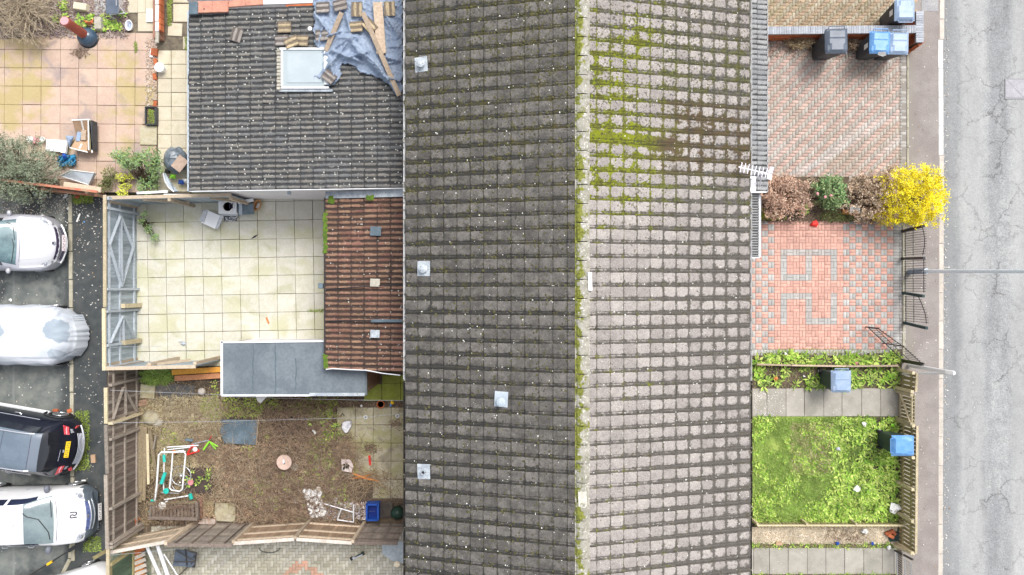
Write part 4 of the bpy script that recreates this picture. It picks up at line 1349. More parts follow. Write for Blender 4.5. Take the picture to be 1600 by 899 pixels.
# ------------------------------------------------------------ fences and walls
def fence(root, p0, p1, h, bw, mb, mr, mp=None, side=1, rails=(.25, .95, 1.6), npost=4, gap=.004, th=.018, hv=.01, cap=None, lean=0, horiz=False, pside=None, mixm=None, z0=0, postw=.09, poke=.03, bname='board'):
    """boards from p0 to p1 (world, ground); rails and posts on `side` of the line"""
    p0 = Vector((p0[0], p0[1], 0)); p1 = Vector((p1[0], p1[1], 0))
    d = p1 - p0; L = d.length; d.normalize()
    n = Vector((-d.y, d.x, 0)) * side
    ang = math.atan2(d.y, d.x)
    up = (Vector((0, 0, 1)) + n * lean).normalized()
    R = Matrix((d, up.cross(d), up)).transposed()
    if not horiz:
        k = max(1, int(L / bw)); w = L / k
        for i in range(k):
            hh = h + rs.uniform(-hv, hv)
            c = p0 + d * (w * (i + .5)) + up * (hh / 2) + Vector((0, 0, z0))
            mm = mb if not mixm or rs.random() > .25 else mixm
            o = MB().box((0, 0, 0), (w - gap, th, hh)).build(bname, mm, None)
            o.matrix_basis = Matrix.Translation(c) @ (R @ Matrix.Rotation(rs.uniform(-.006, .006), 3, 'Y')).to_4x4()
            par(o, root)
    else:
        k = max(1, int(h / bw)); w = h / k
        for i in range(k):
            c = p0 + d * (L / 2) + up * (w * (i + .5))
            o = MB().box((0, 0, 0), (L, th, w - gap)).build(bname, mb, None)
            o.matrix_basis = Matrix.Translation(c + n * rs.uniform(0, .006)) @ (R @ Matrix.Rotation(rs.uniform(-.004, .004), 3, 'Y')).to_4x4()
            par(o, root)
    for r in rails:
        a = p0 + up * r + n * (th / 2 + .022); b = p1 + up * r + n * (th / 2 + .022)
        MB().beam(a, b, .04, .07, up=up).build('rail', mr, root)
    ps = pside if pside is not None else 1
    for i in range(npost):
        c = p0 + d * (L * i / max(1, npost - 1)) + n * ps * (postw / 2 + th / 2 + .047)
        MB().beam(c, c + up * (h + poke), postw, postw, up=d).build('post', mp or mr, root)
    if cap:
        a = p0 + up * (h + hv + .014) - d * .02; b = p1 + up * (h + hv + .014) + d * .02
        MB().beam(a, b, .10, .026, up=up).build('cap_rail', cap, root)
    return n, up, d


def brace(root, p0, d, n, up, pts, m, off=.075, w=.085, name='brace'):
    for (a, za, b, zb_) in pts:
        q0 = p0 + d * a + up * za + n * off; q1 = p0 + d * b + up * zb_ + n * off
        dd = (q1 - q0).normalized()
        MB().beam(q0, q1, w, .03, up=n.cross(dd)).build(name, m, root) if False else MB().beam(q0, q1, .03, w, up=dd.cross(n).cross(dd) if abs(dd.dot(n)) > .9 else dd.cross(n).normalized().cross(dd) * 1).build(name, m, root)


G = lambda x, y: P(x, y, 0)
# rear fence of the middle yard, seen from inside with its gate ledges and braces
HF = 1.72
fa, fb = G(213.5, 321), G(214.5, 565)
fm = thing('garden_fence', 'blue-grey painted board fence with diamond-shaped braces between the parking court and the pale slab yard', 'fence', (fa + fb) / 2)
n, up, d = fence(fm, fa, fb, HF, .105, M['fence_blue'], M['fence_blue2'], M['fence_blue2'], side=1, rails=(.22, 1.0, 1.55), npost=2, cap=None)
Lf = (fb - fa).length
sy = lambda py: (py - 321) / (565 - 321) * Lf
brace(fm, fa, d, n, up, [(sy(343), 1.05, sy(388), .35), (sy(343), 1.05, sy(388), 1.62), (sy(388), .35, sy(448), 1.0), (sy(388), 1.62, sy(448), 1.0), (sy(343), 1.02, sy(448), .98)], M['fence_blue2'], off=.085)
brace(fm, fa, d, n, up, [(sy(492), .95, sy(530), .25), (sy(492), .95, sy(530), 1.6), (sy(492), .95, sy(530), .9)], M['fence_blue2'], off=.085)
for y in (335, 452, 484, 533):
    c = fa + d * sy(y) + n * .07
    MB().beam(c, c + up * (HF + .02), .07, .07, up=d).build('post', M['fence_blue2'], fm)
for y in (477, 532):
    c = fa + d * sy(y) + n * .12
    MB().beam(c + Vector((0, 0, .05)), c + up * 1.0, .13, .13, up=d).build('post', M['fence_cap'], fm)
MB().beam(P(164, 305, HF + .05), P(164, 480, HF + .05), .09, .05).build('cap_rail', M['fence_cap'], fm)
MB().beam(P(162.5, 482, HF + .06), P(163, 579, HF + .06), .10, .05).build('cap_rail', M['fence_cap'], fm)
# side fences of the middle yard
fa, fb = G(214, 319.5), G(392, 315)
ft = thing('garden_fence', 'short pale blue-grey fence along the top of the slab yard meeting the white wall', 'fence', (fa + fb) / 2)
n, up, d = fence(ft, fa, fb, 1.55, .15, M['fence_blue'], M['fence_blue2'], M['fence_brown2'], side=-1, rails=(1.48,), npost=3, cap=M['fence_brown2'], lean=.0)
brace(ft, fa, d, n, up, [(1.0, 1.5, 1.9, .5), (3.0, 1.5, 3.6, .3)], M['fence_brown2'], off=.06)
fa, fb = G(214, 566), G(345, 563)
fs_ = thing('garden_fence', 'pale blue-grey fence between the slab yard and the overgrown garden', 'fence', (fa + fb) / 2)
n, up, d = fence(fs_, fa, fb, 1.75, .15, M['fence_blue'], M['fence_blue2'], M['fence_brown2'], side=1, rails=(1.68,), npost=3, cap=M['fence_brown2'])
brace(fs_, fa, d, n, up, [(1.2, 1.7, 1.9, .4)], M['fence_brown2'], off=.06)
# rear fence of the overgrown garden
fa, fb = G(219, 566), G(219, 823)
fl_ = thing('garden_fence', 'weathered brown board fence with an old gate between the parking court and the overgrown garden', 'fence', (fa + fb) / 2)
n, up, d = fence(fl_, fa, fb, 1.72, .105, M['fence_grey'], M['fence_grey2'], M['fence_grey2'], side=1, rails=(.25, .9, 1.5), npost=2, mixm=M['fence_grey2'], gap=.012)
Lf = (fb - fa).length
sy = lambda py: (py - 566) / (823 - 566) * Lf
brace(fl_, fa, d, n, up, [(sy(598), 1.1, sy(640), 1.62), (sy(598), 1.1, sy(640), .35), (sy(598), 1.0, sy(640), .95)], M['fence_grey2'], off=.085)
for (y, w) in ((590, .08), (645, .14), (668, .08), (768, .10), (818, .12)):
    c = fa + d * sy(y) + n * .075
    MB().beam(c, c + up * (1.72 + .02), w, .07, up=d).build('post', M['fence_cap'] if w > .12 else M['fence_grey2'], fl_)
for (ya, yb) in ((606, 662), (664, 740), (742, 858)):
    MB().beam(P(165.5, ya, 1.76), P(166 + (ya > 660) * 2, yb, 1.76), .10, .05).build('cap_rail', M['fence_cap'] if ya < 662 else M['fence_grey2'], fl_)
MB().beam(P(147, 872, 1.8), P(213, 833, .35), .10, .10).build('stay', M['fence_moss'], fl_)
# fence between the overgrown garden and the lower drive: leaning panels of different age
base = [(212, 836), (304, 818.5), (398, 819), (487, 813), (570, 818.5), (634, 819)]
capm = mat('cap_pale', (.66, .60, .54), (.55, .48, .41), 4)
mats_ = [(M['fence_brown2'], M['fence_brown2']), (M['fence_grey2'], M['fence_grey']), (M['fence_brown'], M['fence_brown2']), (M['fence_brown'], M['fence_brown2']), (M['fence_grey2'], M['fence_grey'])]
fbm = thing('garden_fence', 'timber fence of brown and grey panels between the overgrown garden and the lower block-paved drive', 'fence', G(420, 818))
for i in range(5):
    a, b = G(*base[i]), G(*base[i + 1])
    hh = [1.45, 1.78, 1.62, 1.62, 1.62][i]
    pa = D.objects.new('panel', MB().beam(a + Vector((0, -.03, .06)), b + Vector((0, -.03, .06)), .05, .12).mesh('gravel_board', M['concrete']))
    COL.objects.link(pa); par(pa, fbm)
    h_ = (i == 1)
    n, up, d = fence(fbm, a, b, hh, .14 if h_ else .10, mats_[i][0], mats_[i][1], side=1, rails=(.35, .95, 1.45) if not h_ else (.1,), npost=0, cap=capm if i in (0, 2, 3) else mats_[i][1], horiz=h_, mixm=None)
    if h_:
        for k in range(4):
            c = a + d * ((b - a).length * (k + .5) / 4) + n * .03
            MB().beam(c, c + up * hh, .05, .03, up=d).build('batten', M['fence_grey'], fbm)
    if i:
        c = a + n * .05
        MB().beam(c, c + up * (hh + .05), .09, .09, up=d).build('post', M['fence_brown2'], fbm)
# fence in the bottom left corner beyond it
fc = thing('garden_fence', 'mossy fence end with pale cap below the leaning stay in the bottom left corner', 'fence', G(215, 890))
fence(fc, G(215, 850), G(215, 1000), 1.62, .12, M['fence_green'] if 'fence_green' in M else timber('fence_green', (.12, .18, .12), (.08, .12, .08)), M['fence_moss'], side=1, rails=(.3, 1.5), npost=3)
MB().beam(P(169, 856, 1.7), P(169, 960, 1.7), .09, .06).build('cap_rail', M['fence_cap'], fc)
# red rail and boards in the bushes above the court
rd = thing('low_fence', 'weathered red painted board fence sloping through the bush above the parking court', 'fence', G(70, 290))
A_, B_ = G(-40, 281), G(186, 298)
for k in range(2):
    za, zb_ = (1.15, .62)[k], (1.25, .75)[k]
    MB().beam(P(-40, 276 + k * 8, za), P(152, 300 + k * 6, za), .07, .05).build('rail', mat('red_rail%d' % k, (.55, .16, .10), (.42, .28, .18), 5), rd)
fence(rd, P(-30, 287, 0), P(165, 303, 0), .95, .14, timber('red_board', (.40, .16, .10), (.30, .20, .13)), M['fence_brown'], side=-1, rails=(.4,), npost=4)
MB().beam(P(100, 288, 1.0), P(158, 297, 1.0), .16, .04).build('board', M['fence_brown2'], rd)

# brick wall with blue brick-on-edge coping between the two street-side drives
wz = .60
wall = thing('brick_wall', 'low red brick wall with blue-grey coping bricks dividing the two upper driveways', 'wall', G(1320, 52))
A_, B_ = P(1180, 52.5, wz), P(1437, 43.5, wz)
A_, B_ = P(1180, 48.2, wz), P(1432, 45.8, wz)
w0, w1 = Vector((A_.x, A_.y, 0)), Vector((B_.x, B_.y, 0))
dd = (w1 - w0).normalized(); L = (w1 - w0).length
br = []
core = MB().beam(w0 + Vector((0, 0, .26)), w1 + Vector((0, 0, .26)), .195, .53).build('core', M['mortar'], wall)
bk = MB(); row = 0
z = .04
nn_ = Vector((-dd.y, dd.x, 0))
while z < .53:
    x = -.11 * (row % 2)
    while x < L:
        a = max(0, x + .004); b = min(L, x + .215)
        if b - a > .03:
            for s in (-1, 1):
                c = w0 + dd * ((a + b) / 2) + nn_ * (s * .099) + Vector((0, 0, z))
                bk.beam(c - dd * (b - a) / 2, c + dd * (b - a) / 2, .012, .062)
        x += .225
    z += .073; row += 1
bk.build('brick', M['brick'], wall)['kind'] = 'stuff'
cm = MB().box((0, 0, 0), (.067, .235, .075)).mesh('coping_brick', M['brick_blue'])
x = .035
while x < L:
    c = w0 + dd * x + Vector((0, 0, wz - .02 + rs.uniform(-.003, .003)))
    put(cm, wall, c, (1, 1, 1), (0, 0, math.atan2(dd.y, dd.x) + rs.uniform(-.02, .02)))
    x += .0745
# the wall's end pier along the pavement
p0, p1 = P(1437, 18, wz), P(1437, 66, wz)
c0_, c1_ = Vector((p0.x, p0.y, 0)), Vector((p1.x, p1.y, 0))
MB().beam(c0_ + Vector((0, 0, .26)), c1_ + Vector((0, 0, .26)), .195, .53).build('core', M['mortar'], wall)
bk = MB(); z = .04; row = 0; L2 = (c1_ - c0_).length
while z < .53:
    y = -.11 * (row % 2)
    while y < L2:
        a = max(0, y + .004); b = min(L2, y + .215)
        if b - a > .03:
            for s in (-1, 1):
                bk.box((c0_.x + s * .099, c0_.y - (a + b) / 2, z), (.012, b - a, .062))
        y += .225
    z += .073; row += 1
bk.build('brick', M['brick'], wall)['kind'] = 'stuff'
y = .035
while y < L2:
    put(cm, wall, (c0_.x, c0_.y - y, wz - .02 + rs.uniform(-.003, .003)), (1, 1, 1), (0, 0, PI / 2 + rs.uniform(-.02, .02)))
    y += .0745
bm = MB().box((0, 0, 0), (.215, .10, .065)).mesh('brick', M['brick'])
for k in range(7):
    t = k / 6
    c = P(1421 + 17 * t, 80 - 12 * t, .08 + .07 * k)
    put(bm, wall, c, (1, 1, 1), (0, rs.uniform(-.05, .05), rad(38) + rs.uniform(-.1, .1)))

# metal railings with bowed tops on the street edge of the pink drive
def railing(root, a, b, hf, n, mb=M['black'], low=.12, rr=.008):
    for i in range(n):
        t = (i + .5) / n
        c = a.lerp(b, t)
        MB().tube([c + Vector((0, 0, .05)), c + Vector((0, 0, hf(t) + .03))], rr, 5).build('bar', mb, root)
    MB().tube([a + Vector((0, 0, low)), b + Vector((0, 0, low))], .014, 6).build('bottom_rail', mb, root)
    MB().tube([a.lerp(b, k / 12) + Vector((0, 0, hf(k / 12) - .08)) for k in range(13)], .012, 6).build('top_rail', mb, root)
    MB().tube([a + Vector((0, 0, .55)), b + Vector((0, 0, .55))], .010, 6).build('middle_rail', mb, root)


rl_ = thing('metal_railing', 'black metal railings with leaning square posts between the pink driveway and the pavement', 'railing', G(1412, 430))
rx = 1411
railing(rl_, G(rx, 361), G(rx, 401), lambda t: 1.12 + .10 * math.sin(PI * t), 11)
railing(rl_, G(rx, 407), G(rx, 457), lambda t: 1.18 + .0 * t, 13)
railing(rl_, G(rx + 1, 462), G(rx + 1, 503), lambda t: .85 + .42 * math.sin(PI * t * .5), 11)
for (x0_, y0_, x1_, y1_, h) in ((1410, 362, 1443, 353, 1.15), (1409, 404.5, 1444, 403.5, 1.2), (1411, 458, 1443, 463, 1.12), (1412, 504.5, 1448, 513, 1.22)):
    MB().beam(P(x0_, y0_, 0), P(x1_, y1_, h), .085, .085, up=(0, 1, 0)).build('post', M['black'] if y0_ < 410 else mat('post_teal%d' % y0_, (.03, .055, .06), (.05, .08, .08), 6), rl_, bevel=.006)
gt = thing('metal_gate', 'black metal gate leaf with a swept top standing open over the pink driveway', 'gate', G(1407, 563))
a_, b_ = G(1407, 562), G(1353, 511)
railing(gt, a_, b_, lambda t: 1.22 - .12 * t - .38 * max(0, t - .5) ** 1.0 * 2 * .9, 17)
for (t, h) in ((0, 1.25), (.5, 1.15), (1, .78)):
    c = a_.lerp(b_, t); MB().beam(c, c + Vector((0, 0, h)), .035, .035, up=(0, 1, 0)).build('stile', M['black'], gt)
MB().beam(G(1411, 564), P(1441, 569.5, 1.15), .10, .10, up=(0, 1, 0)).build('hinge_post', M['black'], gt, bevel=.006)
# mossy timber paling fence along the lower front gardens
ff = thing('picket_fence', 'mossy timber paling fence along the pavement in front of the lower gardens', 'fence', G(1407, 720))
for (ya, yb) in ((578, 606), (657, 848)):
    a, b = G(1407, ya), G(1405, yb)
    fence(ff, a, b, .86, .125, M['fence_moss'], M['fence_moss'], M['fence_cap'], side=-1, rails=(.22, .68), npost=2 if yb < 610 else 5, gap=.035, hv=.02, cap=None, bname='paling')
    MB().beam(a + Vector((0, 0, .90)), b + Vector((0, 0, .90)), .07, .03).build('cap_rail', M['fence_cap'], ff)
gg = thing('garden_gate', 'weathered timber paling gate with a single diagonal brace closing the grey slab path', 'gate', G(1405, 631))
a, b = G(1405, 611), G(1405, 654)
n, up, d = fence(gg, a, b, .84, .105, M['fence_moss'], M['fence_cap'], M['fence_cap'], side=-1, rails=(.12, .74), npost=2, gap=.03, bname='paling')
brace(gg, a, d, -n, up, [(.02, .14, .84, .72)], M['fence_cap'], off=-.07, w=.06)
fx = thing('picket_fence', 'low timber paling fence between the green front garden and the narrow gravel bed', 'fence', G(1290, 818))
a, b = G(1176, 816), G(1403, 816)
fence(fx, a, b, .42, .11, M['fence_moss'], M['fence_cap'], M['fence_cap'], side=1, rails=(.38,), npost=4, gap=.035, postw=.06, bname='paling')
fe = thing('timber_edging', 'thin weathered timber rail dividing the two planted strips below the pink driveway', 'edging', G(1290, 573))
for (xa, xb, ya, yb, m) in ((1183, 1236, 569.5, 571, 'plank'), (1237, 1322, 571, 572.5, 'plank'), (1323, 1403, 572.5, 571.5, 'plank')):
    MB().beam(P(xa, ya, .30), P(xb, yb, .30), .05, .045).build('rail', M[m], fe)
for x in (1190, 1235, 1280, 1322, 1362, 1402):
    MB().beam(G(x, 571), P(x, 571, .28), .06, .06, up=(0, 1, 0)).build('post', M['fence_moss'], fe)
MB().beam(P(1183, 570.5, .14), P(1403, 572.5, .14), .03, .16).build('board', M['fence_moss'], fe)
# brace post of the lower path's metal gate
MB().beam(G(1396, 852), P(1427, 865, .9), .12, .06).build('stay', M['fence_cap'], ff)
mg = thing('metal_gate', 'grey barred metal gate across the lowest slab path', 'gate', G(1397, 880))
railing(mg, G(1398, 862), G(1399, 905), lambda t: .95, 12, M['galv'])
MB().beam(P(1411, 862, .5), P(1411, 905, .5), .03, .03).build('middle_bar', M['kerb'], mg)
for y in (860, 906): MB().beam(G(1398, y), P(1426, y + 16 * (y - 449) / 449 * 1.0, .98), .05, .05, up=(0, 1, 0)).build('post', M['black'], mg)
# street furniture
lp = thing('lamp_post', 'pale blue-grey street lamp column rising beside the railings, its shaft running out over the road', 'lamp post', G(1421, 425))
MB().tube([G(1421, 425), P(1446, 424, 1.0)], .085, 14).build('base_section', mat('lamp_grey', (.24, .33, .44), (.30, .38, .48), 6, rough=.5), lp)
MB().tube([P(1446, 424, 1.0), P(1600, 424.3, 4.85), P(1790, 425, 8.0)], [.060, .050, .042], 14).build('shaft', mat('lamp_blue', (.74, .84, .90), (.78, .86, .92), 6, rough=.4), lp)
MB().tube([P(1445, 424, .97), P(1447.5, 424, 1.06)], .085, 14).build('collar', mat('lamp_collar', (.6, .7, .8), rough=.3), lp)
tpt = P(1790, 425, 8.0)
MB().box(tpt + Vector((.3, 0, .03)), (.65, .22, .12)).build('lamp_head', M['galv'], lp, bevel=.03)
vp = thing('sign_post', 'white painted timber post with a leaning stay beside the open metal gate', 'post', G(1420, 570))
MB().tube([G(1420, 571), P(1490, 583, 2.15)], .065, 8).build('post', M['upvc'], vp)
MB().tube([P(1410, 584, .25), P(1488, 583, 2.05)], [.03, .045], 8).build('stay', M['white'], vp)
MB().beam(P(1478, 581.5, 2.0), P(1491, 583.5, 2.2), .10, .07).build('head', M['white'], vp, bevel=.008)
# ------------------------------------------------------------ wheelie bins
def wheelie(loc, rz, body, lid, label, scale=1.0, sticker=None):
    """hinge and handle on local +y"""
    t = thing('wheelie_bin', label, 'bin', loc, group='wheelie bins in the front gardens', local=True, rz=rz)
    w, d_, h = .56 * scale, .60 * scale, 1.0 * scale
    b = MB()
    rings = []
    for z, kx, ky, yo in ((0.02, .80, .70, .03), (.10, .83, .74, .03), (.72 * h, .95, .94, 0), (.93 * h, .98, 1.0, 0), (.93 * h, 1.04, 1.06, 0), (h, 1.04, 1.06, 0)):
        rr = .06
        ring = []
        hx, hy = w / 2 * kx, d_ / 2 * ky
        for (sx, sy, a0) in ((1, -1, -90), (1, 1, 0), (-1, 1, 90), (-1, -1, 180)):
            for q in range(4):
                a = rad(a0 + q * 30)
                ring.append((sx * (hx - rr) + rr * math.cos(a), sy * (hy - rr) + rr * math.sin(a) + yo, z))
        rings.append(ring)
    n = 16
    vs = [p for r in rings for p in r]
    fs = [(i * n + k, i * n + (k + 1) % n, (i + 1) * n + (k + 1) % n, (i + 1) * n + k) for i in range(len(rings) - 1) for k in range(n)]
    fs.append(tuple(range(n - 1, -1, -1)))
    b.add(vs, fs)
    b.build('body', M[body], t)
    # lid: shallow dome with raised panel, step and grip dimples, overhanging front edge
    L = MB()
    X, Y = 13, 17
    rows = []
    for j in range(Y):
        v = j / (Y - 1); y = (-.55 + v * 1.12) * d_
        row = []
        for i in range(X):
            u = i / (X - 1) * 2 - 1; x = u * w * .55
            e = max(abs(u), abs(2 * v - 1))
            z = h + .055 * scale * (1 - max(0, e - .75) / .25 * .9)
            if abs(u) < .72 and .10 < v < .9: z += .018
            if .58 < v < .68 and abs(u) < .7: z += .012
            if v > .68 and abs(u) < .72: z += .010
            if (.10 < v < .34) and .60 < abs(u) < .80: z -= .022
            if e > .99: z = h - .012
            row.append((x * (1 - .05 * (v < .07)), y, z))
        rows.append(row)
    L.grid(rows)
    ld = L.build('lid', M[lid], t, smooth=False, solid=.006)
    hb = MB().tube([(-w * .38, d_ * .53, h + .01), (-w * .38, d_ * .66, h + .045), (w * .38, d_ * .66, h + .045), (w * .38, d_ * .53, h + .01)], .016, 8).build('handle', M[lid], t)
    for s in (-1, 1):
        wh = MB().cyl((s * (w / 2 - .06), d_ * .36, .10), (s * (w / 2 + .005), d_ * .36, .10), .10, n=16).build('wheel', M['tyre'], t)
        MB().cyl((s * (w / 2 + .004), d_ * .36, .10), (s * (w / 2 + .009), d_ * .36, .10), .045, n=12).build('hub', M['greyp'], wh)
    if sticker == 'side':
        MB().box((-w / 2 * .965, -.02, .73 * h), (.006, .15, .24), R=Matrix.Rotation(-.06, 3, 'Y')).build('sticker', M['label'], t)
    if sticker == 'lid':
        MB().box((0, .16, h + .078), (.13, .09, .006)).build('sticker', M['label'], t)
        o = MB().tube([(0, .05, h + .075), (0, .26, h + .085)], .007, 5).build('lid_rib', M['blackplastic'], ld)
    return t


def binpos(px, py, h=1.05):
    p = P(px, py, h); return (p.x, p.y, 0)


wheelie(binpos(1415, 14.5), PI, 'bin_dark', 'bin_grey', 'dark wheelie bin with pale blue-grey lid above the brick wall at the top edge', 1.0, None)
t = [o for o in COL.objects if o.name == 'wheelie_bin'][0]
MB().box((.27, .0, .74), (.006, .17, .2), R=Matrix.Rotation(.06, 3, 'Y')).build('sticker', M['label'], t)
wheelie(binpos(1305, 66), rad(1), 'bin_dark', 'bin_black', 'large black wheelie bin against the middle of the brick wall, beside a dry tuft', 1.12, None)
wheelie(binpos(1375.5, 66.5), rad(-2), 'bin_dark', 'bin_blue', 'dark wheelie bin with bright blue lid and a torn white paper on its front edge', 1.02, 'side')
wheelie(binpos(1405.5, 67.5), rad(-1), 'bin_dark', 'bin_grey', 'wheelie bin with pale grey lid tucked between the blue-lidded bin and the wall end', 1.0, None)
wheelie(binpos(1315.5, 597), 0, 'bin_green', 'bin_grey', 'dark green wheelie bin with pale grey-blue lid in the planted strip above the path', 1.0, None)
wheelie(binpos(1412, 697), rad(90), 'bin_green', 'bin_blue', 'dark green wheelie bin with pale blue lid by the paling fence at the green garden', 1.02, None)
o = MB().add([P(1372, 82, 1.12), P(1383.5, 81, 1.12), P(1385, 86.5, 1.0), P(1379, 88.5, .97), P(1371.5, 86, 1.02)], [(0, 1, 2, 3, 4)]).build('paper_sheet', M['label'], None, solid=.004)
tag(o, 'torn white paper hanging on the front edge of the blue-lidded bin', 'paper')

# ------------------------------------------------------------ cars
def cubic(keys, x):
    """monotone-ish interpolation of rows (x, a, b, c ...)"""
    n = len(keys)
    i = 0
    while i < n - 2 and x > keys[i + 1][0]: i += 1
    k0, k1 = keys[i], keys[i + 1]
    t = (x - k0[0]) / (k1[0] - k0[0]); t = max(0, min(1, t))
    km, kp = keys[max(0, i - 1)], keys[min(n - 1, i + 2)]
    out = []
    for j in range(1, len(k0)):
        def sl(a, b): return (b[j] - a[j]) / (b[0] - a[0]) if b[0] != a[0] else 0
        s = sl(k0, k1)
        m0 = (sl(km, k0) + s) / 2 if km is not k0 else s
        m1 = (s + sl(k1, kp)) / 2 if kp is not k1 else s
        if sl(km, k0) * s <= 0: m0 = 0
        if s * sl(k1, kp) <= 0: m1 = 0
        h = k1[0] - k0[0]
        out.append((2 * t ** 3 - 3 * t * t + 1) * k0[j] + (t ** 3 - 2 * t * t + t) * h * m0 + (-2 * t ** 3 + 3 * t * t) * k1[j] + (t ** 3 - t * t) * h * m1)
    return out


class Car:
    """body lofted along x (0 at the visible end, growing away from it); rows: x, half width, belt z, half roof width, roof z, lower z"""
    def __init__(s, keys, bow, bowr, W):
        s.k = keys; s.bow = bow; s.bowr = bowr; s.W = W; s.rm = None

    def ring(s, x):
        hw, zb_, hr, zr, zl_ = cubic(s.k, x)
        L = s.k[-1][0]
        r = [(hw * .86, zl_), (hw * .96, zl_ + .06), (hw * .995, zl_ + (zb_ - zl_) * .45), (hw * .985, zl_ + (zb_ - zl_) * .8), (hw * .93, zb_),
             (hr + (hw * .93 - hr) * .5, zb_ + (zr - zb_) * .55), (hr, zr - .03), (hr * .93, zr + .005), (hr * .66, zr + .025), (hr * .33, zr + .037), (0, zr + .04)]
        return r

    def pt(s, x, y, z):
        b0 = max(0, 1 - x / s.bowr[0]) ** 1.3; L = s.k[-1][0]
        b1 = max(0, 1 - (L - x) / s.bowr[1]) ** 1.3
        mid = s.mid(x)
        q = (y / s.W) ** 2
        if s.rm: x = x * s.rm[1] if x < s.rm[0] else x - s.rm[0] * (1 - s.rm[1])
        return Vector((-(x + q * (s.bow[0] * b0 + mid) - q * s.bow[1] * b1), y, z))

    def mid(s, x):
        return 0.12 * max(0, 1 - abs(x - s.ws) / 1.1) if hasattr(s, 'ws') else 0

    def zat(s, x, y):
        r = s.ring(x)
        y = abs(y)
        for i in range(4, 10):
            y0, z0 = r[i]; y1, z1 = r[i + 1]
            if y1 <= y <= y0:
                t = (y0 - y) / (y0 - y1) if y0 != y1 else 0
                return z0 + (z1 - z0) * t
        return r[4][1]

    def on(s, x, y, dz=.006):
        # x given on the centre line grid
        return s.pt(x, y, s.zat(x, y) + dz)

    def drape(s, c, nx=8, ny=8, dz=.008):
        """c: four (x, y) corners in order; a patch following the bodywork"""
        rows = []
        for i in range(nx + 1):
            u = i / nx; row = []
            for j in range(ny + 1):
                v = j / ny
                x = (c[0][0] * (1 - v) + c[1][0] * v) * (1 - u) + (c[3][0] * (1 - v) + c[2][0] * v) * u
                y = (c[0][1] * (1 - v) + c[1][1] * v) * (1 - u) + (c[3][1] * (1 - v) + c[2][1] * v) * u
                row.append(s.on(x, y, dz))
            rows.append(row)
        return MB().grid(rows)

    def line(s, pts, r=.006, dz=.004, n=5, name=None):
        out = []
        for k in range(len(pts) - 1):
            for q in range(6):
                t = q / 6
                out.append(s.on(pts[k][0] * (1 - t) + pts[k + 1][0] * t, pts[k][1] * (1 - t) + pts[k + 1][1] * t, dz))
        out.append(s.on(pts[-1][0], pts[-1][1], dz))
        return MB().tube(out, r, n)

    def side(s, x, i, f, off=.004):
        r = s.ring(x); y0, z0 = r[i]; y1, z1 = r[i + 1]
        return y0 + (y1 - y0) * f + off, z0 + (z1 - z0) * f

    def body(s, root, regions, mats, nx=90):
        """regions(x, ring index) -> part name"""
        L = s.k[-1][0]
        xs = [L * (i / nx) for i in range(nx + 1)]
        parts = {}
        rings = []
        for x in xs:
            h = s.ring(x)
            full = [(-y, z) for y, z in h] + [(y, z) for y, z in h[-2::-1]]
            rings.append([s.pt(x, y, z) for y, z in full])
        m = len(rings[0])
        for i in range(nx):
            xm = (xs[i] + xs[i + 1]) / 2
            for j in range(m - 1):
                jj = j if j < 10 else m - 2 - j
                nm = regions(xm, jj, j >= 10)
                b = parts.setdefault(nm, ([], {}, []))
                q = []
                for (a, c) in ((i, j), (i, j + 1), (i + 1, j + 1), (i + 1, j)):
                    if (a, c) not in b[1]:
                        b[1][(a, c)] = len(b[0]); b[0].append(rings[a][c])
                    q.append(b[1][(a, c)])
                b[2].append(tuple(q))
        out = {}
        for nm, (V, _, F) in parts.items():
            mb_ = MB().add(V, F)
            out[nm] = mb_.build(nm.split('#')[0], mats[nm.split('#')[0]], root, smooth=True)
        # ends closed
        cap = MB()
        cap.add(rings[0], [tuple(range(m))])
        cap.build('front_face', mats['bumper'], root)
        MB().add(rings[-1], [tuple(range(m - 1, -1, -1))]).build('far_face', mats['body'], root)
        return out

    def wheels(s, root, xs, r=.31):
        for x in xs:
            hw = cubic(s.k, x)[0]
            for sd_ in (-1, 1):
                y = sd_ * (hw - .10)
                w = MB().lathe((0, 0, 0), [(r * .62, -.10), (r * .95, -.10), (r, -.07), (r, .07), (r * .95, .10), (r * .62, .10)], 24)
                o = w.build('wheel', M['tyre'], root); o.rotation_euler = (rad(90), 0, 0); o.location = (-x, y, r)
                c = MB().lathe((0, 0, 0), [(r * .64, .0), (r * .64, .105), (r * .58, .100), (r * .2, .085), (r * .12, .11)], 20)
                if sd_ > 0: c.v = [(a, b_, -z) for a, b_, z in c.v]; c.f = [f[::-1] for f in c.f]
                rm = c.build('rim', M['black'], None); rm.parent = o
                for k in range(5):
                    a = 2 * PI * k / 5
                    z_ = (.112 if sd_ < 0 else -.112)
                    sp_ = MB().beam((.04 * math.cos(a), .04 * math.sin(a), z_), (r * .6 * math.cos(a), r * .6 * math.sin(a), z_), .05, .02).build('spoke', M['rim'], None); sp_.parent = o
                o2 = MB().tube([(r * .61 * math.cos(2 * PI * k / 20), r * .61 * math.sin(2 * PI * k / 20), z_) for k in range(20)], .014, 5, closed=True).build('rim_edge', M['rim'], None); o2.parent = o


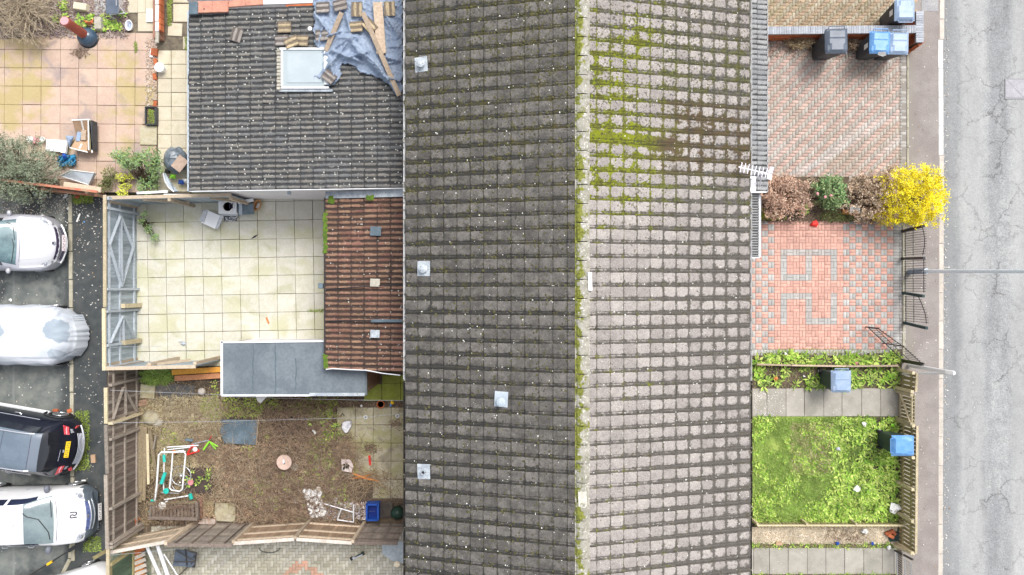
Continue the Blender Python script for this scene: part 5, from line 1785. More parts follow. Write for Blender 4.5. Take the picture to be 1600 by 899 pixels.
def plate(root, c, w, h, tilt, m, yaw=0, txt=True):
    R = Matrix.Rotation(yaw, 3, 'Z') @ Matrix.Rotation(-tilt, 3, 'Y')
    o = MB().box(c, (.012, w, h), R=R).build('number_plate', m, root)
    b = MB()
    # dark characters, too small in the photograph to read: seven upright strokes groups
    for k, g in enumerate((-.40, -.29, -.18, -.07, .10, .22, .34)):
        q = Vector(c) + R @ Vector((.008, g * w * 1.08, 0))
        b.box(q, (.003, w * .022, h * .58), R=R)
        b.box(q + R @ Vector((0, w * .035, h * (.2 if k % 2 else -.2))), (.003, w * .05, h * .12), R=R)
    p = b.build('plate_characters', M['ink'], None); p.parent = o
    return o


def paint(name, c, rough=.25, fl=0, coat=.6):
    return mat(name, c, fine=.02, rough=rough, spec=.5, metal=fl, coat=coat)


glassm = lambda name, c, c2=None: mat(name, c, c2 or tuple(v * .6 for v in c), 1.6, fine=.03, rough=.06, spec=.9)


def car_frame(name, label, px, py, rot_deg, z=.5, cat='car'):
    p = P(px, py, z)
    return thing(name, label, cat, (p.x, p.y, 0), group='cars parked in the rear court', local=True, rz=rad(rot_deg))


# silver hatchback, bonnet towards the fence
sv = car_frame('parked_car', 'silver hatchback parked topmost in the court, bonnet towards the fence', 98, 381, -1.0)
K = [(0, .60, .56, .50, .58, .20), (.08, .74, .64, .60, .66, .18), (.35, .83, .74, .66, .77, .18), (.8, .87, .84, .70, .88, .2), (1.22, .885, .93, .73, .98, .2), (1.42, .89, .96, .70, 1.06, .2), (2.05, .885, .98, .56, 1.44, .2), (2.5, .885, .98, .55, 1.50, .2), (3.3, .88, .98, .54, 1.48, .2), (3.75, .85, .97, .52, 1.30, .2), (4.02, .78, .90, .60, .95, .22), (4.12, .66, .6, .5, .62, .24)]
c = Car(K, (.42, .3), (.9, .6), .9); c.ws = 1.5; c.rm = (1.42, .70)


def reg(x, j, s):
    if j >= 6 and 1.40 < x < 2.0: return 'windscreen'
    if j == 5 and 1.75 < x < 3.3 and not (2.5 < x < 2.6): return 'side_window#%d%d' % (s, x > 2.55)
    if j >= 6 and 2.0 < x < 3.4: return 'roof'
    if j >= 5 and x < 1.34: return 'bonnet'
    if j <= 3 and x < .5: return 'bumper#%d' % s
    return 'body'


silver = paint('silver_paint', (.52, .52, .57), .3, .25)
mm = {'body': silver, 'bonnet': paint('silver_paint_bonnet', (.60, .60, .63), .3, .15), 'roof': silver, 'bumper': silver, 'windscreen': glassm('windscreen_teal', (.16, .25, .27), (.06, .11, .13)), 'side_window': glassm('side_glass', (.04, .05, .06))}
c.body(sv, reg, mm)
c.wheels(sv, (.75, 3.25), .30)
c.drape([(.02, -.50), (.02, .50), (.085, .50), (.085, -.50)], 2, 12, .004).build('grille', M['ink'], sv)
MB().tube([c.pt(.0, y * .1, .44) + Vector((.012, 0, 0)) for y in range(-5, 6)], .03, 6).build('lower_grille', M['ink'], sv)
MB().tube([c.pt(.0, y * .1, .35) + Vector((.03, 0, 0)) for y in range(-6, 7)], .028, 6).build('bumper_lip', M['upvc'], sv)
plate(sv, (.035, .02, .50), .50, .115, rad(25), mat('plate_pinkish', (.80, .70, .72), fine=.03, rough=.4))
for s in (-1, 1):
    hl_ = c.drape([(.17, s * .52), (.32, s * .70), (.72, s * .76), (.40, s * .60)], 6, 6, .006).build('headlight', M['lens'], sv)
    o = MB().lathe(c.on(.36, s * .64, .006), [(.055, 0), (.05, .015), (.02, .02)], 14).build('lamp_bowl', M['chrome'], None); o.parent = hl_
    c.drape([(.05, s * .56), (.05, s * .64), (.10, s * .66), (.10, s * .56)], 3, 3, .006).build('fog_lamp', M['chrome'], sv)
    y_, z_ = c.side(1.72, 4, .1)
    mr_ = MB().lathe((-1.28, s * (y_ + .06), z_ + .06), [(.04, -.06), (.075, -.03), (.08, .02), (.05, .05), (.02, .06)], 12, sx=.8, sy=1.1).build('door_mirror', silver, sv, smooth=True)
    c.line([(1.30, s * .55), (.7, s * .50), (.25, s * .42)], .004, .001).build('bonnet_crease', M['galv'], sv)
c.line([(1.33, -.70), (1.33, 0), (1.33, .70)], .006, .001).build('bonnet_gap', M['ink'], sv)
c.line([(1.50, -.62), (1.48, -.1), (1.52, .1)], .009, .012).build('wiper', M['blackplastic'], sv)
c.line([(1.47, .05), (1.49, .5), (1.62, .58)], .009, .012).build('wiper', M['blackplastic'], sv)
MB().lathe(c.on(.17, 0, .004), [(.065, 0), (.06, .012), (.03, .016)], 18).build('badge', M['chrome'], sv)
MB().lathe(c.on(.17, 0, .019), [(.035, 0), (.03, .004)], 12).build('badge_centre', M['ink'], sv)

# car under its cover
cc = car_frame('covered_car', 'car under a pale grey fabric cover with darker damp patches', 125.5, 525, -1.5, .4)
K = [(0, .66, .50, .50, .54, .12), (.10, .80, .66, .62, .72, .10), (.28, .88, .80, .66, .92, .08), (.8, .92, .92, .68, 1.04, .08), (1.5, .93, .98, .66, 1.22, .08), (2.1, .93, 1.02, .62, 1.45, .08), (3.0, .93, 1.02, .60, 1.50, .08), (3.8, .92, 1.0, .60, 1.36, .08), (4.5, .88, .9, .6, 1.0, .08), (4.7, .8, .6, .5, .62, .1)]
c = Car([tuple(r) for r in K], (.50, .4), (1.1, .8), .93)
L_ = K[-1][0]; rings = []
NX = 150
for i in range(NX + 1):
    x = L_ * (i / NX)
    h = c.ring(x)
    # finer ring by subdivision
    fine = []
    for a, b in zip(h, h[1:]):
        for q in range(4): fine.append((a[0] + (b[0] - a[0]) * q / 4, a[1] + (b[1] - a[1]) * q / 4))
    fine.append(h[-1])
    full = [(-y, z) for y, z in fine] + [(y, z) for y, z in fine[-2::-1]]
    row = []
    for (y, z) in full:
        p = c.pt(x, y, z)
        e = max(0, 1 - x / .50) ** .7
        ang = math.atan2(y, .9 - x)
        pl_ = math.sin(ang * 26 + math.sin(ang * 7) * 2.2) * .026 * e * (1 if z > .3 else .6)
        edge = max(0, (abs(y) - .55)) * 2
        fold = .022 * math.sin(x * 5 + z * 6 + math.sin(x * 3) * 2) * edge + .02 * math.sin(x * 9 - z * 11) * edge * math.sin(x * 1.7)
        top = .010 * math.sin(x * 3 + y * 2) + .006 * math.sin(x * 7 + y * 9)
        p = p + Vector((pl_ * .8, (1 if y > 0 else -1) * fold, top + pl_ * .8 + fold * .3))
        row.append(p)
    rings.append(row)
cvb = MB().grid(rings)
t = NT('car_cover_fabric')
obj_ = t.n('ShaderNodeTexCoord').outputs['Object']
sp3 = t.n('ShaderNodeSeparateXYZ', {0: obj_}).outputs


def blob(cx, cy, r):
    dx = t.math('SUBTRACT', sp3[0], cx); dy = t.math('SUBTRACT', sp3[1], cy)
    d_ = t.math('SQRT', t.math('ADD', t.math('MULTIPLY', dx, dx), t.math('MULTIPLY', dy, dy)))
    d_ = t.math('ADD', d_, t.math('MULTIPLY', t.math('SUBTRACT', t.noise(3.5, 3), .5), .28))
    return t.step(d_, r - .015, r + .015, 1, 0)


w1_ = t.math('MAXIMUM', blob(-.42, .22, .31), blob(-.30, .02, .20))
w1_ = t.math('MAXIMUM', w1_, blob(-2.0, .18, .27))
w1_ = t.math('MAXIMUM', w1_, t.math('MULTIPLY', blob(-.42, -.55, .17), .8))
cb_ = t.mix(t.step(t.noise(1.5, 4), .4, .7), (.58, .61, .66), (.50, .54, .60))
cb_ = t.mix(t.math('MULTIPLY', w1_, .75), cb_, (.24, .30, .36))
t.bump(t.noise(1.6, 4, .6, t.stretch((1, 1.6, 1)), 0, .8), .5, .05)
cm_ = t.out(cb_, .6, 0, .3)
cvb.build('fabric_cover', cm_, cc, smooth=True)
n_ = len(rings[0])
low = [Vector((p.x + .10, p.y * 1.0, .10)) for p in rings[0]]
MB().grid([rings[0], [a.lerp(b, .5) + Vector((.02 + .02 * math.sin(i * 1.3), 0, 0)) for i, (a, b) in enumerate(zip(rings[0], low))], low]).build('cover_skirt', cm_, cc, smooth=True)
c.wheels(cc, (.85, 3.7), .3)

# black estate seen from its tail
bs = car_frame('parked_car', 'black estate car with roof rails and red tail lights towards the fence', 121, 702, -9.5, .6)
K = [(0, .70, .60, .58, .62, .26), (.06, .82, .74, .66, .76, .22), (.22, .87, .92, .70, .95, .2), (.34, .885, 1.0, .66, 1.14, .2), (.62, .90, 1.03, .59, 1.46, .2), (.80, .905, 1.04, .575, 1.55, .2), (1.5, .915, 1.04, .60, 1.62, .2), (2.6, .92, 1.02, .61, 1.62, .2), (3.2, .92, 1.0, .58, 1.5, .2), (3.7, .915, .98, .7, 1.08, .2), (4.4, .87, .86, .72, .92, .2), (4.6, .74, .6, .6, .66, .24)]
c = Car(K, (.34, .4), (.7, .9), .92); c.rm = (.62, .85)


def reg(x, j, s):
    if j >= 6 and .30 < x < .66: return 'rear_window'
    if j >= 6 and .66 < x < .90: return 'spoiler'
    if j == 5 and .75 < x < 3.1 and not (1.25 < x < 1.33) and not (2.1 < x < 2.2): return 'side_window#%d%d%d' % (s, x > 1.3, x > 2.15)
    if j >= 6 and .9 < x < 3.0: return 'roof'
    if j >= 5 and x < .30: return 'tailgate'
    if j <= 2 and x < .5: return 'bumper#%d' % s
    return 'body'


bk_ = paint('black_paint', (.012, .014, .025), .18)
mm = {'body': bk_, 'tailgate': bk_, 'bumper': mat('bumper_dark', (.03, .03, .045), rough=.4), 'roof': mat('glass_roof', (.13, .17, .215), (.16, .20, .25), 2, fine=.03, rough=.2, spec=.6), 'spoiler': mat('spoiler_grey', (.17, .20, .245), fine=.03, rough=.3), 'rear_window': glassm('rear_glass', (.02, .022, .03)), 'side_window': glassm('side_glass_dark', (.02, .025, .035))}
c.body(bs, reg, mm)
c.wheels(bs, (.85, 3.55), .35)
for s in (-1, 1):
    y0_ = .56
    rl2 = MB().tube([c.on(x, s * y0_, .05 if .95 < x < 2.9 else .01) for x in [.86 + .1 * k for k in range(22)]], .020, 6).build('roof_rail', M['chrome'], bs)
    tl = c.drape([(.10, s * .48), (.10, s * .70), (.24, s * .78), (.22, s * .50)], 4, 8, .010).build('tail_light', M['red_light'], bs)
    o = c.drape([(.15, s * .50), (.15, s * .70), (.175, s * .72), (.175, s * .50)], 3, 8, .016).build('light_bar', mat('light_bar%d' % s, (.8, .45, .5), fine=0, rough=.2), None); o.parent = tl
    MB().box(c.pt(.02, s * .66, .55) + Vector((.035, 0, 0)), (.03, .10, .13), rz=-s * .5).build('reflector', M['red_light'], bs)
    c.drape([(.03, s * .52), (.03, s * .62), (.075, s * .64), (.075, s * .52)], 2, 3, .010).build('reversing_light', M['lens'], bs)
    for xh in (1.75, 2.75):
        y_, z_ = c.side(xh, 3, .5, .02)
        MB().tube([(-xh + .10, s * y_, z_), (-xh + .06, s * (y_ + .03), z_ + .01), (-xh - .08, s * (y_ + .03), z_ + .01), (-xh - .11, s * y_, z_)], .014, 6).build('door_handle', M['chrome'], bs)
    # chrome lines along the window foot and the sill
    MB().tube([(-x_, s * (c.side(x_, 4, .02, .008)[0]), c.side(x_, 4, .02)[1] + .006) for x_ in [1.0 + .15 * k for k in range(15)]], .012, 5).build('window_trim', M['chrome'], bs)
    MB().tube([(-x_, s * (c.side(x_, 0, .5, .05)[0]), .26) for x_ in [1.25 + .15 * k for k in range(14)]], .05, 6).build('side_step', M['upvc'], bs)
    MB().tube([(-.85 + .43 * math.cos(a), s * (cubic(c.k, .85)[0] + .005), .35 + .43 * math.sin(a)) for a in [PI * k / 12 for k in range(13)]], .025, 6).build('wheel_arch', M['blackplastic'], bs)
plate(bs, tuple(c.on(.125, .05, .05)), .50, .12, rad(48), M['plate_y'])
MB().lathe(c.on(.22, .0, .008), [(.05, 0), (.045, .01), (.02, .014)], 16).build('badge', M['chrome'], bs)
c.line([(.27, -.30), (.265, .05)], .008, .012).build('rear_wiper', M['galv'], bs)
b = MB()
for k in range(4): b.tube([c.pt(.0, y * .08, .60 - .035 * k) + Vector((.015 + .02 * k, 0, 0)) for y in range(-6, 7)], .014, 5, mi=0)
b.build('step_plate', M['chrome'], bs)
MB().tube([c.pt(0, y * .1, .42) + Vector((.075, 0, 0)) for y in range(-7, 8)], .03, 6).build('bumper_strip', M['galv'], bs)
c.line([(.92, -.57), (.90, 0), (.92, .57)], .006, .003).build('roof_gap', M['ink'], bs)
c.line([(1.72, -.56), (1.72, 0), (1.72, .56)], .005, .003).build('roof_gap', M['ink'], bs)

# white hatchback with grey bumper, bonnet towards the fence
wc = car_frame('parked_car', 'white hatchback with dark grey bumper and a black emblem on its bonnet', 152, 801, 1.5, .5)
K = [(0, .66, .50, .56, .53, .20), (.07, .76, .62, .62, .66, .2), (.28, .83, .76, .66, .80, .18), (.8, .87, .88, .70, .93, .2), (1.12, .88, .95, .72, 1.02, .2), (1.28, .885, .98, .72, 1.08, .2), (1.95, .885, 1.0, .60, 1.46, .2), (2.3, .885, 1.0, .59, 1.52, .2), (3.3, .88, 1.0, .58, 1.50, .2), (3.8, .85, .97, .54, 1.25, .2), (4.0, .7, .7, .5, .72, .24)]
c = Car(K, (.36, .3), (.8, .6), .9); c.ws = 1.4; c.rm = (1.27, .72)


def reg(x, j, s):
    if j >= 6 and 1.27 < x < 1.97: return 'windscreen'
    if j == 5 and 1.65 < x < 3.2 and not (2.45 < x < 2.55): return 'side_window#%d%d' % (s, x > 2.5)
    if j >= 6 and 1.97 < x < 3.4: return 'roof'
    if j >= 5 and .17 < x < 1.20: return 'bonnet'
    if x < .20 or (j <= 2 and x < .42): return 'bumper'
    return 'body'


wp = paint('white_paint_car', (.80, .80, .81), .25)
mm = {'body': wp, 'bonnet': wp, 'roof': wp, 'bumper': mat('grey_bumper', (.10, .13, .16), (.14, .17, .20), 4, rough=.4), 'windscreen': glassm('windscreen_grey', (.22, .28, .29), (.15, .20, .215)), 'side_window': glassm('side_glass_blue', (.03, .04, .08))}
c.body(wc, reg, mm)
c.wheels(wc, (.78, 3.2), .31)
gr = c.drape([(.075, -.42), (.075, .42), (.20, .46), (.20, -.46)], 3, 14, .010).build('grille', mat('grille_blue', (.06, .08, .20), (.14, .18, .34), 14, fine=.3, rough=.3), wc)
c.line([(.08, -.44), (.07, 0), (.08, .44)], .022, .016).build('grille_chrome', M['chrome'], wc)
c.line([(.03, -.46), (.02, 0), (.03, .46)], .014, .012).build('grille_chrome', M['galv'], wc)
c.drape([(.12, -.05), (.12, .05), (.17, .04), (.17, -.04)], 2, 3, .022).build('badge', M['chrome'], wc)
plate(wc, tuple(c.pt(.0, .0, .42) + Vector((.035, 0, 0))), .52, .115, rad(18), M['plate_w'])
for s in (-1, 1):
    hl_ = c.drape([(.16, s * .50), (.24, s * .70), (.60, s * .78), (.42, s * .54)], 6, 6, .006).build('headlight', M['lens'], wc)
    o = MB().lathe(c.on(.34, s * .62, .006), [(.06, 0), (.055, .015), (.02, .02)], 14).build('lamp_bowl', M['chrome'], None); o.parent = hl_
    y_, z_ = c.side(1.62, 4, .1)
    MB().lathe((-1.16, s * (y_ + .11), z_ + .06), [(.05, -.07), (.10, -.04), (.11, .02), (.07, .07), (.02, .08)], 12, sx=.75, sy=1.1).build('door_mirror', mat('mirror_dark%d' % s, (.16, .17, .2), rough=.4), wc, smooth=True)
    for xh in (2.15, 2.95):
        y_, z_ = c.side(xh, 3, .4, .02)
        MB().tube([(-xh + .44, s * y_, z_), (-xh + .40, s * (y_ + .025), z_), (-xh + .29, s * (y_ + .025), z_), (-xh + .26, s * y_, z_)], .012, 6).build('door_handle', M['galv'], wc)
    MB().tube([(-x_, s * (c.side(x_, 0, .6, .03)[0]), .30) for x_ in [1.15 + .15 * k for k in range(12)]], .02, 6).build('side_strip', M['blackplastic'], wc)
c.line([(1.21, -.70), (1.20, 0), (1.21, .70)], .010, .001).build('bonnet_gap', M['ink'], wc)
c.line([(1.36, -.58), (1.40, -.35), (1.62, .10), (1.85, .22), (1.96, .34)], .012, .015).build('wiper', M['blackplastic'], wc)
c.line([(1.33, .62), (1.34, .1)], .010, .014).build('wiper', M['blackplastic'], wc)
# black emblem on the bonnet
em = MB()
E0 = (.64, .08)
ep = [((x - 115.5) / 46, -(y - 797) / 46) for x, y in ((111.3, 794), (112.9, 793), (118.4, 793.2), (119.8, 795.2), (118.4, 797.3), (116.5, 798), (114.7, 796.6), (112.5, 797), (111.4, 799.3), (112.2, 800.9), (119.8, 800.4))]
for a_, b_ in zip(ep, ep[1:]):
    em.beam(c.on(E0[0] - a_[0] / .72, E0[1] + a_[1], .006), c.on(E0[0] - b_[0] / .72, E0[1] + b_[1], .006), .034, .006)
em.build('bonnet_emblem', M['ink'], wc)
MB().lathe(c.on(2.2, 0, .0), [(.012, 0), (.012, .03), (.004, .04)], 8).build('aerial_stub', M['ink'], wc)
# the fifth car, mostly below the frame
gc = thing('parked_car', 'white car in the bottom left corner, only its curved edge in view', 'car', P(168, 925, 1.0), group='cars parked in the rear court', local=True, rz=rad(18))
gc.location.z = 0
c = Car(K, (.36, .3), (.8, .6), .9); c.ws = 1.4; c.rm = (1.27, .72)
mm = dict(mm); mm['bumper'] = wp; mm['windscreen'] = glassm('windscreen_green', (.20, .30, .26))
c.body(gc, reg, mm, 50)
c.wheels(gc, (.78, 3.2), .31)
# ------------------------------------------------------------ vegetation
def Gs(px, py):
    return (px - 800) * HC / FP, (449.5 - py) * HC / FP


def scatter_px(n, x0, x1, y0, y1, z=0.0, mask=None):
    x = rg.uniform(x0, x1, n); y = rg.uniform(y0, y1, n)
    if mask is not None:
        k = mask(x, y); x, y = x[k], y[k]
    zz = np.full(len(x), z)
    kk = (HC - z) / FP
    return np.stack([(x - 800) * kk, (449.5 - y) * kk, zz], 1)


def rosettes(C, k, L, W, tilt=.7):
    """k leaves around each centre"""
    n = len(C)
    CC = np.repeat(C, k, 0)
    b = (np.tile(np.arange(k), n) * 2 * PI / k) + np.repeat(rg.uniform(0, 6, n), k)
    s = np.repeat(rg.uniform(.6, 1.3, n), k)
    return leaves(CC + np.stack([np.cos(b), np.sin(b), np.zeros(n * k)], 1) * .015, L * s, W * s, tilt, bias=b)


GRASS = leafmat('grass_blades', [(.19, .34, .05), (.28, .44, .08), (.40, .54, .14), (.15, .27, .05), (.50, .54, .22)])
WEED = leafmat('weed_leaves', [(.16, .32, .04), (.28, .48, .06), (.42, .58, .11), (.56, .66, .18), (.07, .15, .03)])
WEEDD = leafmat('dull_leaves', [(.13, .17, .05), (.20, .23, .08), (.08, .10, .04), (.26, .27, .10)])
DRY = leafmat('dead_grass', [(.60, .48, .29), (.42, .31, .18), (.22, .15, .10), (.70, .60, .40)])
DRYD = leafmat('dead_stems', [(.26, .18, .12), (.17, .11, .08), (.34, .25, .17), (.12, .085, .065)])

# lawn and its weeds
def m_lawn():
    t = NT('lawn_ground'); x, y, z = t.xyz()
    d = t.step(t.math('ADD', x, t.math('MULTIPLY', t.math('SUBTRACT', t.noise(1.2, 5), .5), 3.5)), 9.6, 10.8)
    c = t.mix(d, t.mix(t.step(t.noise(4, 5), .35, .65), (.22, .32, .06), (.32, .40, .10)), t.mix(t.step(t.noise(6, 5), .4, .6), (.06, .045, .035), (.11, .12, .04)))
    t.bump(t.noise(30, 4), .6, .02)
    return t.out(c, .9)


lawn = sheet('lawn', [(1176, 651), (1408, 651), (1408, 818), (1176, 818)], -.004, m_lawn(), .006)


def lumpy(x, y, s, ph=0):
    return (np.sin(x / s + ph) * np.cos(y / s * 1.3 + ph * 2) + np.sin((x + y) / s * .7 + 1.3 + ph) * .7 + np.sin(x / s * 2.3 - y / s * 1.9) * .4)


C = scatter_px(90000, 1177, 1392, 653, 816, 0, lambda x, y: (lumpy(x, y, 17) + (1 - ((x - 1255) / 95) ** 2) * 1.6 > rg.normal(.1, .5, len(x))))
V1 = leaves(C, .075, .012, 1.1)
o = np_mesh('grass', *V1, GRASS, lawn, 'stuff')
C = scatter_px(1900, 1177, 1402, 653, 816, .03, lambda x, y: (lumpy(x, y, 14, 2) + np.abs((x - 1250) / 60) * .8 + np.where(y > 770, .9, 0) + np.where(y < 680, .6, 0) > rg.normal(1.0, .5, len(x))))
V2 = rosettes(C, 8, .105, .042)
V3 = rosettes(scatter_px(170, 1300, 1400, 670, 815, .05), 8, .155, .055)
o = np_mesh('weed', *join([V2, V3]), WEED, lawn, 'stuff')
C = scatter_px(1500, 1235, 1300, 660, 740, .03)
np_mesh('dead_grass', *leaves(C, .10, .012, .8), DRY, lawn, 'stuff')
# planted strips
for (nm, x0, x1, y0, y1, nw, ng, lab) in (('flower_bed', 1176, 1408, 552, 571, 75, 400, 0), ('flower_bed', 1176, 1408, 574, 607, 95, 900, 1), ('flower_bed', 1170, 1402, 848, 858, 60, 900, 2), ('flower_bed', 1170, 1402, 894, 930, 170, 2500, 3)):
    bd = sheet(nm, [(x0, y0), (x1, y0), (x1, y1), (x0, y1)], -.001, M['soil'], .02)
    C = scatter_px(nw, x0 + 2, x1 - 6, y0 + 2, y1 - 2, .03, (lambda x, y: ~((x > 1232) & (x < 1265) & (y < 600) & (y > 577))) if lab == 1 else None)
    if lab == 2: C = C[rg.random(len(C)) < .5]
    a_ = rosettes(C, 8, .20 if lab < 2 else .08, .06 if lab < 2 else .03)
    np_mesh('weed', *a_, WEED, bd, 'stuff')
    np_mesh('grass', *leaves(scatter_px(ng, x0, x1, y0, y1, .01), .07, .014, .9), GRASS if lab else WEEDD, bd, 'stuff')
    np_mesh('plant_litter', *leaves(scatter_px(ng, x0, x1, y0, y1, .012), .05, .03, .3), DRYD, bd, 'stuff')
# gravel strip with straw
gv = sheet('gravel_bed', [(1170, 824), (1402, 824), (1402, 850), (1170, 850)], .006, mat('gravel', (.64, .55, .40), (.46, .37, .25), 12, rough=.9, specks=[((.75, .7, .6), 16, .28, .4), ((.16, .12, .08), 13, .22, .3)], bump=.8, bsc=40), .03)
C = scatter_px(5200, 1172, 1400, 825, 850, .02)
n = len(C)
Vg, Fg = leaves(C, .035, .03, .4)
np_mesh('gravel_stones', Vg, Fg, leafmat('gravel_bits', [(.74, .64, .48), (.58, .46, .32), (.80, .74, .62), (.32, .23, .15)]), gv, 'stuff')
np_mesh('dead_stems', *chains(scatter_px(90, 1290, 1350, 826, 850, .04), 90, 4, .09, .5, .006), M['twig_brown'], gv, 'stuff')

# overgrown garden: dead grass, bramble canes, green patches
bx = lambda x, y: ~((x > 432) & (x < 490) & (y > 649) & (y < 680)) & ~((x > 345) & (x < 403) & (y > 652) & (y < 697)) & ~((x > 524) & (y > 634) & (y < 690)) & ~((x > 555) & (y < 760)) & ~((x > 340) & (x < 640) & (y < 622)) & ~((x > 288) & (x < 334) & (y > 730) & (y < 772)) & ~((x > 218) & (x < 244) & (y > 600) & (y < 626)) & ~((x > 334) & (x < 370) & (y > 784))
core_ = lambda x, y: bx(x, y) & (lumpy(x, y, 34, 1) + np.where(x > 300, .4, -.3) + np.where(y > 690, .5, -.2) > rg.normal(.0, .6, len(x)))
st = []
C = scatter_px(2000, 300, 560, 640, 812, .05, core_); C[:, 2] = rg.uniform(.02, .30, len(C))
st.append(chains(C, 0, 5, .13, .35, .0075, .10))
C = scatter_px(900, 420, 555, 620, 812, .05, bx); C[:, 2] = rg.uniform(.05, .45, len(C))
st.append(chains(C, 0, 6, .14, .45, .008, .12))
C = scatter_px(260, 425, 495, 642, 686, .1); C[:, 2] = rg.uniform(.05, .3, len(C)); st.append(chains(C, 0, 5, .14, .35, .0085, .10))
np_mesh('bramble_canes', *join(st), M['twig_brown'], garden, 'stuff')
C = scatter_px(4200, 215, 560, 622, 815, .02, bx); C[:, 2] = rg.uniform(.02, .16, len(C))
np_mesh('straw_stems', *chains(C, 0, 4, .10, .4, .0055, .1), M['straw'], garden, 'stuff')
C = scatter_px(16000, 215, 560, 596, 816, .0, lambda x, y: bx(x, y) & (lumpy(x, y, 30, .5) > rg.normal(-.4, .5, len(x))))
np_mesh('dead_grass', *leaves(C, .09, .014, .7), DRY, garden, 'stuff')
C = scatter_px(9000, 300, 560, 625, 816, .01, bx)
np_mesh('dead_leaves', *leaves(C, .05, .03, .5), DRYD, garden, 'stuff')
C = scatter_px(12000, 215, 350, 620, 745, .05, bx); np_mesh('straw_litter', *leaves(C, .08, .02, .5), leafmat('straw_pale', [(.55, .46, .30), (.42, .36, .20), (.62, .55, .38), (.30, .27, .12)]), garden, 'stuff')
C = scatter_px(11000, 300, 560, 680, 816, .10, core_); np_mesh('straw_litter', *leaves(C, .08, .02, .5), leafmat('straw_rust', [(.46, .27, .17), (.60, .44, .30), (.24, .13, .09)]), garden, 'stuff')
gm = lambda x, y: bx(x, y) & (((y < 655) & (x > 330) & (lumpy(x, y, 12, 4) > -.6)) | ((x > 480) & (x < 530) & (y < 745) & (lumpy(x, y, 9, 1) > .0)) | (lumpy(x, y, 19, 3) > .95))
C = scatter_px(15000, 215, 560, 596, 816, .06, gm)
np_mesh('weed', *leaves(C, .085, .04, .7), leafmat('garden_weeds', [(.20, .30, .05), (.32, .44, .07), (.48, .60, .11), (.34, .28, .12)]), garden, 'stuff')
C = scatter_px(85, 480, 528, 640, 745, .1); C = np.concatenate([C, scatter_px(46, 395, 545, 735, 800, .1, bx), scatter_px(12, 290, 330, 735, 765, .1)])
np_mesh('broad_leaves', *rosettes(C, 5, .12, .06), WEED, garden, 'stuff')
def puff(n, x, y, r, z):
    k = (HC - z) / FP; a = rg.normal(0, r * .5, (n, 2))
    return np.stack([(x + a[:, 0] - 800) * k, (449.5 - y - a[:, 1] * .6) * k, np.full(n, z)], 1)


C = np.concatenate([puff(260, 579, 701, 14, .03), puff(420, 576, 752, 28, .03), puff(160, 541, 684, 12, .03), puff(160, 618, 662, 13, .03)])
np_mesh('dead_leaves', *leaves(C, .05, .03, .5), DRYD, garden, 'stuff')
np_mesh('straw_stems', *chains(np.concatenate([scatter_px(500, 330, 560, 700, 812, .2, bx), scatter_px(300, 250, 350, 620, 700, .1)]), 0, 5, .13, .3, .006, .1), M['twig_pale'], garden, 'stuff')
# moss and grass on the slabs of the right-hand corner
C = scatter_px(1400, 526, 632, 740, 800, .03); C2 = scatter_px(700, 526, 632, 627, 637, .03)
np_mesh('plant_litter', *leaves(np.concatenate([C, C2]), .05, .02, .4), DRYD, garden, 'stuff')
np_mesh('dead_stems', *chains(scatter_px(80, 560, 605, 735, 765, .04), 0, 4, .12, .3, .008), M['straw'], garden, 'stuff')


# named shrubs -------------------------------------------------------------
def shrub(name, label, cat, base, blobs, lmat, nleaf, L, W, stem=M['bark'], nstem=40, tilt=1.0, sink=.55, rose=0, clump=None, extra=None, stem_r=.012):
    """blobs: (px, py, z, rx, ry, rz) in pixels/metres; leaves sit in the outer shell of each blob, with gaps"""
    root = thing(name, label, cat, base)
    tot = sum(b[3] * b[4] for b in blobs)
    Cs = []; ends = []
    for (px, py, z, rx, ry, rz) in blobs:
        c = P(px, py, z); k = (HC - z) / FP
        m = int(nleaf * rx * ry / tot)
        v = rg.normal(size=(m, 3)); v /= np.linalg.norm(v, axis=1)[:, None]
        rad_ = rg.uniform(sink, 1.04, m) ** .7
        rad_ = np.where(rg.random(m) < .06, rg.uniform(1.05, 1.26, m), rad_)
        lump = 1 + .16 * np.sin(v[:, 0] * 7 + px) * np.cos(v[:, 1] * 8 + py) + .1 * np.sin(v[:, 2] * 9 + v[:, 0] * 5)
        keep = (np.sin(v[:, 0] * 11 + py) + np.sin(v[:, 1] * 12 + px) + np.sin(v[:, 2] * 10)) > -1.7
        q = np.stack([c.x + v[:, 0] * rx * k * rad_ * lump, c.y + v[:, 1] * ry * k * rad_ * lump, z + v[:, 2] * rz * rad_ * lump], 1)
        q = q[keep & (q[:, 2] > .04)]
        if clump:
            kc = max(4, int(len(q) / clump[0])); cc_ = q[rg.integers(0, len(q), kc)]
            n1_ = int(len(q) * .85)
            q = np.concatenate([cc_[rg.integers(0, kc, n1_)] + rg.normal(0, 1, (n1_, 3)) * clump[1] * rg.uniform(.6, 1.2, (n1_, 1)), q[:len(q) - n1_]])
            q[:, 2] = np.maximum(q[:, 2], .03)
        Cs.append(q); ends.append(q[rg.integers(0, len(q), max(3, int(nstem * rx * ry / tot)))])
    C = np.concatenate(Cs)
    Vl = rosettes(C, rose, L, W, tilt) if rose else leaves(C, L, W, tilt)
    np_mesh('foliage', *Vl, lmat, root)
    E_ = np.concatenate(ends)
    b = np.array(base)[None] + rg.normal(0, .05, (len(E_), 3)) * np.array([1, 1, 0])
    mid = (b + E_) / 2 + rg.normal(0, .08, (len(E_), 3)); mid[:, 2] = np.maximum(mid[:, 2], .05)
    Vs = stems(np.concatenate([b, mid]), np.concatenate([mid, E_]), np.concatenate([np.full(len(E_), stem_r), np.full(len(E_), stem_r * .6)]))
    np_mesh('branches', *Vs, stem, root)
    if extra: extra(root, C)
    return root


